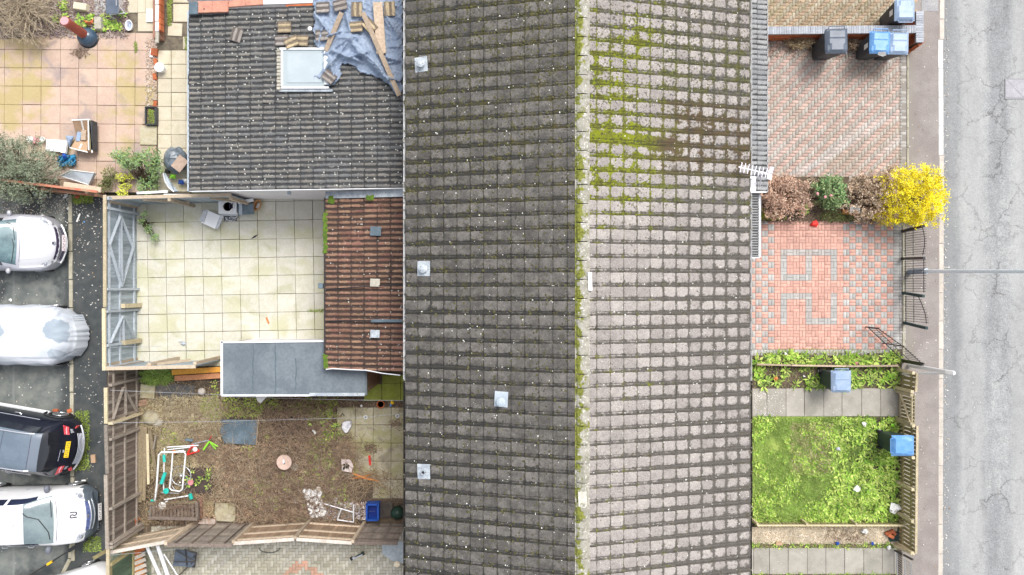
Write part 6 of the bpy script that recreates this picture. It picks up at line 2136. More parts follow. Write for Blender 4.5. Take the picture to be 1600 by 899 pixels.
YEL = leafmat('forsythia_yellow', [(.92, .72, .005), (.95, .82, .02), (.78, .62, .005), (.95, .88, .12), (.60, .52, .01)])
YELG = leafmat('privet_gold', [(.45, .48, .03), (.25, .33, .04), (.60, .58, .05)])
BRN = leafmat('hydrangea_dead', [(.50, .30, .21), (.62, .42, .31), (.34, .19, .13), (.72, .54, .42), (.22, .13, .09)])
BRN2 = leafmat('brown_shrub', [(.45, .29, .18), (.68, .53, .37), (.26, .15, .10), (.78, .66, .50), (.14, .085, .06)])
CAM = leafmat('camellia_leaves', [(.08, .17, .06), (.16, .30, .11), (.34, .46, .20), (.05, .11, .04), (.55, .60, .30)])
OLV = leafmat('olive_leaves', [(.17, .22, .14), (.26, .31, .21), (.35, .39, .28), (.11, .15, .09), (.45, .44, .30)])
SHG = leafmat('loose_shrub_green', [(.20, .32, .14), (.30, .44, .20), (.14, .23, .10), (.42, .54, .14)])
shrub('golden_shrub', 'bright yellow flowering shrub hanging over the pavement beside the railings', 'shrub', G(1415, 315),
      [(1428, 303, 1.0, 40, 40, .75), (1412, 320, .8, 36, 34, .7), (1446, 318, .9, 28, 32, .6), (1400, 290, .8, 22, 24, .6), (1440, 280, 1.0, 26, 20, .5), (1385, 338, .4, 26, 12, .35), (1466, 300, .9, 12, 22, .3)], YEL, 17000, .052, .036, tilt=1.2, sink=.72, nstem=120, clump=(38, .055))
tw = chains(np.concatenate([scatter_px(60, 1460, 1478, 265, 345, .9), scatter_px(30, 1395, 1460, 258, 266, .9)]), 0, 2, .06, .3, .004)
shrub('brown_shrub', 'shrub of curled brown dead leaves between the green camellia and the yellow shrub', 'shrub', G(1355, 318),
      [(1372, 292, .75, 34, 30, .5), (1350, 312, .65, 34, 30, .5), (1385, 318, .6, 28, 30, .45), (1340, 288, .5, 14, 16, .3), (1365, 338, .35, 34, 12, .25), (1395, 272, .6, 14, 12, .3)], BRN2, 7500, .055, .035, clump=(16, .03), tilt=1.2, nstem=260, stem=M['twig_brown'], sink=.6, stem_r=.008)
shrub('dead_hydrangea', 'rounded shrub of dead russet flower heads beside the house under the canopy end', 'shrub', G(1222, 312),
      [(1222, 305, .6, 34, 30, .45), (1240, 320, .5, 22, 22, .35), (1206, 322, .5, 20, 20, .35), (1225, 285, .4, 20, 14, .3), (1248, 300, .5, 14, 16, .3)], BRN, 8000, .052, .045, clump=(46, .05), tilt=1.0, nstem=160, stem=M['straw'], sink=.65, stem_r=.006)


def flowers(root, C):
    for (px, py) in ((1277, 303), (1289, 308), (1298, 306)):
        MB().lathe(P(px, py, .95), [(.03, 0), (.045, .02), (.03, .04), (.01, .045)], 10).build('flower', M['pink'], root)


shrub('camellia', 'small glossy green shrub with a few pink flowers between two brown shrubs', 'shrub', G(1298, 308),
      [(1296, 298, .7, 22, 16, .4), (1288, 288, .7, 12, 10, .25), (1308, 284, .7, 10, 9, .25), (1302, 315, .5, 18, 12, .3)], CAM, 2800, .08, .045, tilt=.9, sink=.5, clump=(14, .045), extra=flowers)
shrub('ground_plant', 'low sprawling grey-green plant at the foot of the brown shrub by the pink driveway', 'plant', G(1306, 336), [(1302, 338, .12, 22, 9, .1), (1325, 340, .1, 20, 7, .08)], WEEDD, 1200, .05, .025, nstem=20)
shrub('golden_plant', 'thin line of yellow leaves at the foot of the dead hydrangea', 'plant', G(1205, 340), [(1206, 339, .15, 22, 5, .1), (1192, 333, .15, 8, 8, .1)], YELG, 420, .05, .03, nstem=10)
shrub('brown_shrub', 'low tangle of dead brown stems between the dead hydrangea and the camellia', 'shrub', G(1262, 308), [(1262, 300, .35, 14, 12, .25), (1268, 288, .3, 12, 10, .2)], BRN2, 700, .05, .03, nstem=90, stem=M['twig_brown'], stem_r=.006)
shrub('green_plant', 'small fresh green plant beside the timber offcut in the shrub bed', 'plant', G(1255, 325), [(1256, 325, .2, 7, 10, .12)], WEED, 260, .08, .035, nstem=10)
bed = sheet('flower_bed', [(1183, 276), (1412, 276), (1412, 346), (1183, 346)], .002, M['soil'], .02)
np_mesh('plant_litter', *leaves(scatter_px(5500, 1184, 1412, 300, 348, .012), .05, .03, .4), DRYD, bed, 'stuff')
o = MB().beam(P(1262, 319, .1), P(1283, 316, .12), .17, .10).build('log', M['fence_moss'], None, bevel=.02); tag(o, 'short mossy timber offcut lying between the hydrangea and the camellia', 'log')
o = MB().beam(P(1316, 331, .12), P(1339, 334, .14), .14, .08).build('timber_offcut', M['plank_orange'], None, bevel=.01); tag(o, 'orange-brown timber offcut lying under the brown shrub', 'timber')
o = MB().grid([[P(1328 + i * 4, 321 + j * 4, .35 + .06 * math.sin(i * 2 + j)) for i in range(5)] for j in range(4)]).build('plastic_bag', M['label'], None, solid=.004); tag(o, 'crumpled pale plastic bag caught in the brown shrub', 'bag')
o = MB().add([P(1265, 353, .02), P(1270, 346, .1), P(1276, 344, .06), P(1279, 350, .08), P(1276, 355, .02), P(1270, 351, .12)], [(0, 1, 5), (1, 2, 5), (2, 3, 5), (3, 4, 5), (0, 5, 4)]).build('red_wrapper', M['red'], None, solid=.004); tag(o, 'crumpled red wrapper lying at the top edge of the pink driveway', 'wrapper')
shrub('dry_tuft', 'dry straw-coloured tuft growing at the foot of the brick wall left of the black bin', 'plant', G(1250, 68), [(1250, 66, .15, 24, 9, .15), (1240, 72, .1, 10, 6, .1)], DRY, 900, .13, .012, nstem=40, stem=M['straw'])
shrub('dry_tuft', 'small grey-brown tuft by the brick wall between the black bin and the blue-lidded bin', 'plant', G(1330, 72), [(1330, 70, .15, 10, 10, .15)], DRYD, 400, .1, .02, nstem=20, stem=M['straw'])
# left side
shrub('olive_shrub', 'large grey-green shrub leaning over the red fence above the parking court', 'shrub', G(35, 300),
      [(30, 245, 1.3, 50, 32, .8), (62, 262, 1.1, 34, 30, .6), (10, 290, 1.2, 40, 26, .6), (45, 300, .9, 34, 14, .4), (-10, 250, 1.3, 40, 50, .8), (0, 228, 1.1, 28, 14, .4)], OLV, 16000, .07, .02, tilt=1.2, nstem=200, sink=.5, clump=(30, .07))
shrub('leafy_shrub', 'loose green shrub with bare stems growing between the patio slabs by the extension', 'shrub', G(228, 288),
      [(208, 248, .8, 22, 16, .25), (238, 250, .7, 16, 18, .25), (243, 268, .6, 12, 12, .2), (183, 242, .7, 9, 10, .2), (222, 292, .4, 8, 12, .2), (238, 288, .4, 9, 12, .2), (200, 255, .6, 14, 8, .2)], SHG, 2800, .075, .032, clump=(16, .05), nstem=120, stem=M['bark'], tilt=1.0, sink=.3)
shrub('golden_plant', 'sprays of yellow leaves low on the patio left of the loose green shrub', 'plant', G(190, 285),
      [(190, 277, .3, 10, 6, .12), (204, 277, .3, 5, 6, .1), (196, 292, .25, 10, 5, .1), (191, 302, .25, 9, 5, .1)], leafmat('yellow_spray', [(.75, .72, .05), (.50, .58, .06), (.80, .80, .2)]), 500, .06, .03, nstem=20)
shrub('green_plant', 'dull green plant on the mossy slab near the patio corner', 'plant', G(168, 285), [(172, 275, .3, 12, 14, .2), (165, 290, .2, 10, 10, .15)], WEEDD, 500, .07, .03, nstem=20)
shrub('trailing_plant', 'thin green trailing plant hanging over the fence onto the pale slabs', 'plant', G(228, 350),
      [(222, 345, .6, 6, 8, .1), (232, 357, .45, 7, 9, .1), (242, 370, .3, 8, 8, .08), (226, 335, .7, 5, 6, .1)], SHG, 380, .06, .03, nstem=30, sink=.1)
shrub('green_tuft', 'bright green grassy tuft in the corner under the pale fence', 'plant', G(247, 586), [(246, 588, .15, 26, 13, .12)], GRASS, 2600, .10, .016, nstem=10)
# bare pale shrub in the top left corner
bs_ = thing('bare_shrub', 'leafless shrub of long pale twigs spreading over the top left corner of the patio', 'shrub', G(20, 5))
A = []; B = []; R = []
for k in range(46):
    p = Vector(P(-10 + rs.uniform(-25, 45), rs.uniform(-25, 25), .3))
    a = rad(rs.uniform(-75, 15)); e = rs.uniform(.1, .5); L = rs.uniform(.25, .42); r = rs.uniform(.016, .03)
    stack = [(p, a, e, L, r, 0)]
    while stack:
        p, a, e, L, r, dep = stack.pop()
        q = p + Vector((math.cos(a) * math.cos(e), math.sin(a) * math.cos(e), math.sin(e))) * L
        if q.z < .1: q.z = .1
        gx = 800 + q.x * FP / (HC - q.z); gy = 449.5 - q.y * FP / (HC - q.z)
        A.append(p[:]); B.append(q[:]); R.append(r)
        if dep < 6 and gx < 108 and gy < 70:
            stack.append((q, a + rs.gauss(0, .25), e + rs.gauss(-.06, .15), L * rs.uniform(.8, 1.05), r * .82, dep + 1))
            if rs.random() < .62: stack.append((q, a + rs.choice((-1, 1)) * rs.uniform(.4, .9), e + rs.gauss(0, .2), L * .8, r * .65, dep + 1))
Vb, Fb = stems(np.array(A), np.array(B), np.array(R))
np_mesh('branches', Vb, Fb, M['twig_pale'], bs_)
# dug soil strip with plants at the top left
soil_top = sheet('soil_strip', [(-60, -80), (200, -80), (200, 49), (-60, 66)], .024, mat('soil_strip', (.26, .20, .16), (.12, .09, .07), 4, bump=.8, bsc=20, specks=[((.62, .6, .56), 8, .18, .3), ((.45, .22, .45), 5, .1, .15)]), .03)
o = sheet('gravel_path', [(143, -40), (196, -40), (197, 26), (150, 24)], .034, mat('grey_bed', (.42, .42, .40), (.32, .32, .30), 6), .02)
np_mesh('plant_litter', *leaves(scatter_px(5000, 0, 200, 0, 60, .04), .06, .035, .5), leafmat('litter_top', [(.30, .22, .17), (.18, .13, .10), (.48, .42, .36), (.35, .25, .35)]), soil_top, 'stuff')
np_mesh('weed', *rosettes(np.concatenate([scatter_px(40, 120, 192, 22, 47, .06), scatter_px(10, 85, 110, 0, 40, .06)]), 7, .13, .06), WEED, soil_top, 'stuff')
# mossy litter along joints and borders
def fringe(parent, n, x0, x1, y0, y1, z, m, L=.05, W=.02, nm='moss'):
    np_mesh(nm, *leaves(scatter_px(n, x0, x1, y0, y1, z), L, W, .6), m, parent, 'stuff')


MG = leafmat('moss_bits', [(.22, .32, .04), (.30, .38, .08), (.14, .19, .04)])
fringe(patio_pink, 110, 210, 214, 66, 82, .03, MG); fringe(patio_pink, 420, 262, 268, -5, 40, .03, MG); fringe(patio_pink, 90, 289, 292, 58, 78, .03, MG)
fringe(patio_pink, 700, 228, 246, 60, 170, .03, leafmat('patio_rubble', [(.55, .30, .18), (.75, .72, .68), (.40, .32, .22), (.18, .15, .12)]), .05, .03, 'rubble')
np_mesh('dead_leaves', *leaves(puff(150, 125, 84, 13, .03), .06, .03, .5), DRYD, patio_pink, 'stuff')
fringe(patio_mid, 160, 505, 511, 325, 395, .03, MG); fringe(patio_mid, 120, 480, 508, 484, 488, .03, MG)
fringe(court, 1500, 118, 140, 642, 735, .01, MG, .06, .025)
fringe(court, 700, 130, 158, 838, 862, .005, MG, .04, .025)
fringe(court, 380, 112, 145, 306, 318, .01, MG, .07, .035, 'weed')
for (x0, x1, y0, y1, n, mm_) in ((0, 112, 305, 335, 330, 'a'), (60, 160, 305, 380, 190, 'a'), (110, 160, 380, 860, 190, 'a'), (0, 108, 430, 640, 70, 'a'), (1474, 1482, 0, 899, 330, 'b'), (1420, 1600, 0, 899, 130, 'c')):
    lm_ = leafmat('litter_%s%d' % (mm_, n), [(.62, .60, .56), (.45, .42, .36), (.75, .74, .72), (.40, .26, .14)])
    z_ = .006 if mm_ == 'a' else (-.092 if mm_ == 'b' else .008)
    fringe(court if mm_ == 'a' else (road if mm_ == 'b' else pavement), n, x0, x1 if mm_ != 'c' else 1465, y0, y1, z_, lm_, .055, .035, 'litter')
fringe(drive_up, 330, 1200, 1415, 70, 160, .01, leafmat('litter_drive', [(.62, .56, .46), (.75, .74, .70), (.30, .20, .12)]), .04, .025, 'litter')
fringe(drive_up, 900, 1195, 1400, 60, 92, .01, DRYD, .05, .03, 'dead_leaves')
fringe(drive_top, 700, 1200, 1412, 0, 42, .01, leafmat('moss_drive', [(.30, .30, .10), (.24, .18, .10), (.5, .42, .3)]), .045, .03, 'moss')
fringe(drive_pink, 500, 1190, 1400, 545, 556, .01, MG, .05, .02, 'weed')
fringe(path_a, 160, 1178, 1225, 612, 648, .03, leafmat('white_bits', [(.8, .8, .76), (.7, .68, .6)]), .035, .03, 'petals')
fringe(garden, 420, 526, 632, 630, 700, .018, MG, .04, .02)
# ------------------------------------------------------------ things left in the yards
def quick(name, label, cat, mb, m, group=None, **kw):
    o = mb.build(name, m, None, **kw)
    return tag(o, label, cat, group)


M['pale_lilac'] = mat('pale_lilac', (.60, .62, .72), fine=.1)


def crumple(px, py, z, r, flat=1.0):
    b = MB().lathe((0, 0, 0), [(r * .5, 0), (r, r * .25), (r * .85, r * .55), (r * .3, r * .8)], 9, sx=rs.uniform(.7, 1.2), sy=rs.uniform(.6, 1.0))
    a = rs.uniform(0, PI); c = P(px, py, z)
    b.v = [tuple(Matrix.Rotation(a, 3, 'Z') @ Vector((v[0] + rs.uniform(-.4, .4) * r, v[1] + rs.uniform(-.4, .4) * r, max(0, v[2] + rs.uniform(-.3, .35) * r))) + c) for v in b.v]
    return b


# chimney pot and ball-shaped kettle in the top left corner
tb = thing('flue_pipe', 'tall brick-red flue pipe with a pale cap leaning out of the bare twigs', 'pipe', G(128, 54))
MB().tube([P(131, 54, .25), P(101, 33, 1.25)], .145, 20).build('pipe', mat('pipe_red', (.36, .09, .06), (.28, .07, .05), 3, rough=.5), tb)
MB().tube([P(101, 33, 1.25), P(100.3, 32.5, 1.27)], .128, 20).build('cap', mat('cap_pink', (.60, .34, .36), fine=.05, rough=.5), tb)
MB().tube([P(133, 55.5, .2), P(130, 53.5, .28)], .155, 20).build('collar', M['blackplastic'], tb)
d_ = (P(101, 33, 1.25) - P(131, 54, .25)).normalized()
c_ = P(131, 54, .25).lerp(P(101, 33, 1.25), .42)
MB().box(c_ + Vector((0.02, -.02, .13)), (.17, .17, .02), R=d_.to_track_quat('X', 'Z').to_matrix()).build('label_plate', M['label'], tb)
ds = thing('dark_dome', 'glossy dark blue-grey dome standing at the foot of the red flue pipe', 'dome', G(139, 59))
MB().lathe(G(139, 60), [(.29, 0), (.31, .06), (.29, .16), (.23, .25), (.14, .31), (.05, .335), (.01, .34)], 28).build('dome', mat('dome_blue', (.055, .10, .155), (.04, .07, .11), 3, rough=.2, spec=.6), ds, smooth=True)
MB().lathe(G(139, 60), [(.33, 0), (.335, .03), (.30, .04)], 28).build('rim', M['blackplastic'], ds)
for (x, y, w, d, r, lab) in ((127, 11.5, .44, .24, -8, 'pale stone block lying flat in the soil at the top of the patio'), (155, 37.5, .23, .43, 2, 'pale upright stone block beside the green plants above the patio')):
    quick('stone_block', lab, 'stone', MB().box((0, 0, 0), (w, d, .2), taper=(.94, .9)), M['concrete'] if x > 150 else M['slab_cream'], bevel=.02, loc=P(x, y, .11)).rotation_euler.z = rad(r)
q = thing('broken_pot', 'broken orange terracotta pot lying in the plants above the patio', 'pot', G(139, 34))
MB().add([P(131, 32, .1), P(140, 34, .2), P(146, 29, .12), P(145, 37, .14), P(139, 39, .1), P(134, 36, .2)], [(0, 1, 5), (1, 2, 3), (1, 3, 4), (1, 4, 5)]).build('shard', M['terracotta'], q, solid=.02)
# folding chair at the top edge
fc_ = thing('folding_chair', 'white tubular folding chair with a blue-grey seat, cut off by the top edge', 'chair', G(176, 5))
MB().box(P(175.5, 9, .42), (.40, .52, .03)).build('seat', M['bin_black'], fc_, bevel=.01)
for pts in ([P(157, -12, .8), P(158.5, 11, .45)], [P(181.5, -12, .8), P(182, 9, .46)], [P(160, 6, .4), P(175, 28, .03)], [P(183, 5, .4), P(196, 23, .03)], [P(172, 23, .1), P(195, 20.5, .1)], [P(175, 28, .03), P(179, 29, .03)]):
    MB().tube(pts, .016, 7).build('leg' if pts[1].z < .3 else 'backrest_tube', M['upvc'], fc_)
# white tub, white board, white posts
tu = thing('washing_tub', 'white oval plastic tub standing at the top edge of the pink slabs', 'tub', G(204, 42))
MB().lathe(G(204.5, 42), [(.09, .0), (.11, .11), (.125, .12), (.125, .135), (.105, .135), (.085, .03)], 24, sx=.95, sy=1.4).build('shell', M['upvc'], tu)
MB().lathe(G(204.5, 42), [(.088, .034), (.088, .036)], 24, sx=.95, sy=1.4).build('water', mat('tub_water', (.40, .46, .62), fine=.03, rough=.05), tu)
quick('white_board', 'flat white board lying beside the pale post at the top of the patio', 'board', MB().box(P(235, 24.5, .06), (.26, .42, .04)), M['white'], bevel=.01)
pw = thing('boundary_wall', 'low narrow brick wall with a white cap running down from the top edge', 'wall', G(246, 20))
for k, (ya, yb) in enumerate(((-20, 8), (8, 34), (34, 50), (50, 68))): MB().beam(P(246, ya + .5, .45), P(245.5, yb - .5, .45), .10, .06).build('capping', M['white'] if k < 3 else M['concrete'], pw, bevel=.008)
for k in range(7): MB().beam(P(250.5, -20 + k * 10, .34), P(250.5, -10.8 + k * 10, .34), .12, .22).build('brick', M['brick'], pw, bevel=.004)
MB().beam(P(248, -20, .15), P(248, 62, .15), .22, .30).build('core', M['wallbrick'], pw)
quick('brick', 'white-sided holed orange brick standing on the joint of the cream slabs', 'brick', MB().box(P(241.5, 82, .06), (.20, .23, .09), rz=rad(-8)), M['brick'], bevel=.005)
quick('paver', 'white block leaning against the holed brick near the cream slabs', 'block', MB().box(P(237.5, 84, .05), (.10, .25, .07), rz=rad(-8)), M['white'], bevel=.005)
for k in range(5): pass
for (x, y, w, mm_, lab) in ((243, 97, .1, 'brick', 'uppermost of three orange bricks on the patio edge'), (242, 120, .1, 'brick', 'middle one of three orange bricks on the patio edge'), (242.5, 163, .1, 'brick', 'lowest of three orange bricks on the patio edge above the planter'), (243, 152, .1, 'plank', 'sandy coloured half brick on the patio edge above the planter')):
    quick('brick', lab, 'brick', MB().box(P(x, y, .05), (.105, .21, .065), rz=rad(rs.uniform(-12, 12))), M[mm_], bevel=.005)
b_ = thing('paint_bucket', 'white lidded bucket standing on the cream slabs', 'bucket', G(255, 109))
MB().lathe(G(255, 109), [(.12, 0), (.14, .22), (.155, .23), (.155, .25), (.10, .255), (.09, .235), (.05, .24)], 22).build('shell', M['upvc'], b_)
pt = thing('planter', 'small black rectangular planter filled with wet soil and moss', 'planter', G(237, 182))
for (x, y, w, d) in ((229.5, 182, .035, .56), (245, 182, .035, .56), (237.2, 168.5, .32, .035), (237.2, 195.5, .32, .035)): MB().box(P(x, y, .10), (w, d, .20)).build('side', M['bin_dark'], pt)
MB().box(P(237.2, 182, .07), (.29, .52, .12)).build('soil', M['soil'], pt)
np_mesh('moss', *leaves(scatter_px(140, 232, 243, 172, 193, .14), .06, .03, .6), MG, pt, 'stuff')
quick('wood_block', 'short timber block lying against the left side of the black planter', 'timber', MB().box(P(226, 184, .05), (.10, .42, .09)), M['plank'], bevel=.006)
quick('paving_slab', 'loose grey-brown slab lying just below the black planter', 'slab', MB().box((0, 0, 0), (.53, .60, .05)), M['slab_moss'], bevel=.008, loc=P(232, 212, .05))
# cardboard box and rubbish on the patio
cb = thing('cardboard_box', 'open flattened cardboard box with white edges on the yellow mossed slabs', 'box', G(130, 212))
A_, B_, C_, D_ = P(113, 188, .3), P(140, 187, .34), P(143, 238, .3), P(110, 231, .3)
mid = P(128, 213, .05)
b = MB()
b.add([P(113, 188, .42), P(140, 188, .42), P(138, 212, .08), P(120, 212, .08)], [(0, 1, 2, 3)]); b.add([P(110, 232, .40), P(136, 238, .42), P(138, 212, .08), P(121, 214, .08)], [(0, 1, 2, 3)])
b.add([P(140, 188, .42), P(143, 238, .42), P(137, 238, .1), P(137, 190, .1)], [(0, 1, 2, 3)])
b.build('carton', M['card'], cb, solid=.01)
for (p, q) in (((112, 188), (140, 187)), ((109, 231), (137, 238)), ((140, 187), (144, 239))): MB().beam(P(*p, .43), P(*q, .43), .035, .02).build('edge', M['label'], cb)
MB().beam(P(127, 188, .43), P(131, 205, .2), .05, .01).build('tape', M['label'], cb)
MB().beam(P(128, 225, .3), P(122, 236, .4), .05, .01).build('tape', M['label'], cb)
pk = thing('carton', 'small tan and blue packet lying inside the open cardboard box', 'packet', P(127, 214, .15))
MB().box(P(132, 212, .22), (.15, .32, .12), rz=rad(-4)).build('packet_body', M['plank'], pk, bevel=.008); MB().box(P(124, 214, .2), (.13, .30, .10), rz=rad(-10)).build('packet_sleeve', M['bin_grey'], pk, bevel=.008)
bk2 = thing('plank_bundle', 'narrow dark leaning frame against the right side of the cardboard box', 'frame', G(145, 212))
for (x, m_) in ((142.5, 'label'), (144.5, 'fence_moss'), (146.8, 'bin_dark')): MB().beam(P(x, 190, .3), P(x + .5, 236, .3), .05, .28).build('strip', M[m_], bk2)
quick('foam_sheet', 'white foam packaging sheet beside the bush on the patio', 'packaging', MB().box(P(88, 228, .2), (.62, .38, .06), rz=rad(-4)), M['upvc'], bevel=.01)
quick('foam_sheet', 'small white foam piece standing at the right end of the larger foam sheet', 'packaging', MB().box(P(101, 230, .25), (.15, .40, .10), rz=rad(-8)), M['label'], bevel=.01)
quick('paper_bag', 'pale blue paper bag lying left of the cardboard box', 'bag', MB().add([P(103, 212, .1), P(116, 213, .2), P(109, 230, .15), P(104, 226, .1), P(110, 219, .26)], [(0, 1, 4), (1, 2, 4), (2, 3, 4), (3, 0, 4)]), M['bin_grey'], solid=.006)
rr_ = thing('paint_tin', 'white and red round tin by the bush at the lower left of the patio', 'tin', G(54, 220))
MB().lathe(P(53, 220, .1), [(.10, 0), (.10, .20), (.085, .205), (.08, .19), (.04, .195), (.04, .22)], 18).build('tin', M['label'], rr_)
MB().lathe(P(56.5, 221, .08), [(.105, 0), (.105, .16)], 18).build('red_band', M['pink'], rr_)
quick('white_cup', 'crumpled white cup between the tin and the foam sheet', 'cup', MB().lathe(P(70, 219, .1), [(.05, 0), (.08, .12), (.06, .12), (.03, .02)], 12), M['label'])
o = quick('blue_cloth', 'crumpled dark blue cloth or glove lying below the foam sheets', 'cloth', MB().grid([[P(89 + i * 3.6 + (j % 2), 244 + j * 3.4 - i * .3, .12 + .12 * math.sin(i * 1.7 + j * 2.1) + .05 * math.sin(i * 3 + j)) for i in range(9)] for j in range(6)]), M['cyan'], smooth=True, solid=.01)
quick('blue_bottle', 'small blue bottle cap above the blue cloth', 'bottle', MB().tube([P(100, 236, .1), P(101, 246, .3)], .06, 12), M['bluep'])
lb = thing('storage_lid', 'pale blue-grey rectangular lid lying askew above the timber boards', 'lid', G(122, 278))
b = MB(); t4 = [P(94, 275, .35), P(111, 266, .45), P(147.5, 270.5, .4), P(138, 289, .3)]
b.add(t4 + [v - Vector((0, 0, .12)) for v in t4], [(3, 2, 1, 0), (4, 5, 6, 7), (0, 1, 5, 4), (1, 2, 6, 5), (2, 3, 7, 6), (3, 0, 4, 7)])
b.build('panel', M['greyp'], lb, bevel=.01)
MB().tube([t4[0] + Vector((0, 0, .01)), t4[1] + Vector((0, 0, .01)), t4[2] + Vector((0, 0, .01)), t4[3] + Vector((0, 0, .01)), t4[0] + Vector((0, 0, .01))], .018, 6).build('raised_edge', M['label'], lb)
# black sacks and rubbish at the corner of the extension
sk_ = thing('rubbish_pile', 'grey bin bag and cardboard heaped in the corner against the dark extension', 'bag', G(277, 258))
b = MB(); rows = []
for j in range(9):
    v = j / 8; row = []
    for i in range(17):
        a = 2 * PI * i / 16
        r = math.sin(PI * (v * .92 + .0)) ** .6
        c = P(274, 250, .35)
        row.append((c.x + math.cos(a) * r * (.36 + .03 * math.sin(a * 5 + j)), c.y + math.sin(a) * r * (.42 + .03 * math.sin(a * 7)), .7 - v * .68 + .02 * math.sin(a * 4 + j)))
    rows.append(row)
b.grid(rows).build('sack', mat('sack_grey', (.20, .24, .28), (.10, .12, .14), 5, rough=.35, spec=.5), sk_)
MB().box(P(281, 256, .75), (.34, .44, .03), rz=rad(-38)).build('cardboard', mat('card_wet', (.50, .38, .30), (.42, .31, .24), 5), sk_)
tt = thing('round_table_top', 'grey round table top with white rim standing on edge against the extension corner', 'table top', G(265, 285))
rows = []
b = MB(); b.add([P(255, 272, .55), P(258, 283, .5), P(264, 293, .45), P(272, 299, .4), P(279, 299, .3), P(271, 290, .25), P(263, 279, .3), P(258, 270, .45)], [tuple(range(8))]).build('top', M['greyp'], tt, solid=.03)
MB().tube([P(255, 271, .57), P(257.5, 283, .53), P(263.5, 293.5, .47), P(272, 300, .42)], .02, 6).build('rim', M['upvc'], tt)
for (x, y, m_, lab) in ((270, 276, 'lime', 'green and white crumpled packet under the grey sack'), (283, 285, 'bluep', 'blue and white packet at the foot of the extension wall'), (262, 268, 'blackplastic', 'black crumpled bag left of the grey sack'), (289, 283, 'label', 'white packet beside the extension wall')):
    quick('packet', lab, 'packet', MB().add([P(x - 5, y + 3, .2), P(x + 4, y + 4, .25), P(x + 5, y - 3, .3), P(x - 4, y - 4, .2), P(x, y, .4)], [(0, 1, 4), (1, 2, 4), (2, 3, 4), (3, 0, 4)]), M[m_], solid=.006)
for (xa, ya, xb, yb, lab) in ((214, 302, 262, 299.5, 'white plastic strip lying along the top of the pale fence, left one'), (256, 305, 301, 305.5, 'white plastic strip beside the extension corner, right one')):
    quick('plastic_strip', lab, 'strip', MB().beam(P(xa, ya, 1.5), P(xb, yb, 1.5), .07, .03), M['upvc'])

# appliances on the pale slabs
ap = thing('white_drawer_unit', 'white broken appliance casing lying askew on the pale slabs', 'appliance', G(330, 343))
b = MB(); q = [P(322, 327.5, .28), P(344, 337, .28), P(336, 358, .28), P(314, 348, .28)]
b.add(q + [G(324, 330), G(343, 338), G(336, 356), G(317, 347)], [(3, 2, 1, 0), (0, 1, 5, 4), (1, 2, 6, 5), (2, 3, 7, 6), (3, 0, 4, 7)]).build('casing', M['upvc'], ap, bevel=.01)
MB().beam(P(321, 329, .30), P(315, 346.5, .30), .14, .03).build('side_flange', M['galv'], ap); MB().beam(P(347, 337, .26), P(338, 357, .26), .12, .03).build('side_flange', M['galv'], ap)
ap = thing('washing_machine_part', 'white appliance drum front lying against the pale fence', 'appliance', G(355, 327))
MB().box(P(358, 324, .15), (.58, .44, .28)).build('casing', M['upvc'], ap, bevel=.02)
MB().lathe(P(356, 323, .30), [(.20, 0), (.21, .02), (.15, .03), (.14, 0)], 24).build('door_ring', M['label'], ap)
for x in (359, 363): MB().beam(P(x, 318, .33), P(x, 326, .33), .03, .015).build('slot', M['ink'], ap)
MB().box(P(358, 335, .12), (.60, .10, .10)).build('front_panel', M['galv'], ap)
mo = thing('old_television', 'dark slate coloured old box television lying on its back by the white wall', 'television', G(384, 328))
b = MB(); q = [P(372, 319, .34), P(396, 318, .30), P(397, 335, .22), P(373, 336, .34)]
b.add(q + [G(374, 321), G(394, 319), G(394, 333), G(375, 334)], [(3, 2, 1, 0), (0, 1, 5, 4), (1, 2, 6, 5), (2, 3, 7, 6), (3, 0, 4, 7)]).build('casing', M['slate'], mo, bevel=.01)
MB().box(P(376, 327.5, .36), (.10, .34, .02)).build('side_strip', M['greyp'], mo)
quick('long_board', 'long white panel propped above the dark television', 'panel', MB().beam(P(372, 316.5, .4), P(396, 312.5, .4), .10, .04), M['upvc'])
bx_ = thing('wicker_basket', 'small orange-brown oval basket standing right of the dark television', 'basket', G(404, 322))
R_ = Matrix.Rotation(rad(-25), 3, 'Z')
b = MB().lathe((0, 0, 0), [(.10, 0), (.13, .16), (.145, .17), (.145, .19), (.12, .19), (.095, .02)], 20, sx=.85, sy=1.35)
b.v = [tuple(R_ @ Vector(v) + G(404, 322)) for v in b.v]; b.build('basket_shell', mat('wicker', (.62, .36, .18), (.45, .25, .12), 14), bx_)
MB().box(P(404, 322, .06), (.10, .18, .06), rz=rad(-25)).build('contents', M['label'], bx_, bevel=.01)
quick('rags', 'dark and white rags heaped below the white appliance', 'rags', MB().grid([[P(350 + i * 3.4, 338 + j * 2.6, .06 + .06 * math.sin(i * 2.3 + j * 1.7)) for i in range(7)] for j in range(4)]), mat('rags', (.62, .62, .64), (.10, .12, .15), 14, .45, .52), smooth=True, solid=.01)
quick('dead_leaf', 'single dark leaf lying on the pale slabs', 'leaf', MB().add([P(392, 373.5, .03), P(397, 369, .05), P(404, 366, .03), P(399, 371, .04)], [(0, 1, 2, 3)]), M['ink'], solid=.004)
quick('slipper', 'small grey slipper on the pale slabs near the lower fence', 'shoe', MB().lathe(P(287, 537, .03), [(.07, 0), (.08, .03), (.05, .06), (.02, .07)], 14, sx=1.0, sy=.7), M['greyp'])
quick('slipper', 'small pale shoe lying beside the grey one near the lower fence', 'shoe', MB().lathe(P(282, 533, .03), [(.05, 0), (.05, .03), (.02, .06)], 12, sx=1.3, sy=.6), M['label'])
quick('wood_chip', 'orange splinter of wood on the pale slabs above the store roof', 'wood', MB().beam(P(416, 496, .03), P(420, 506, .03), .05, .02), M['plank_orange'])

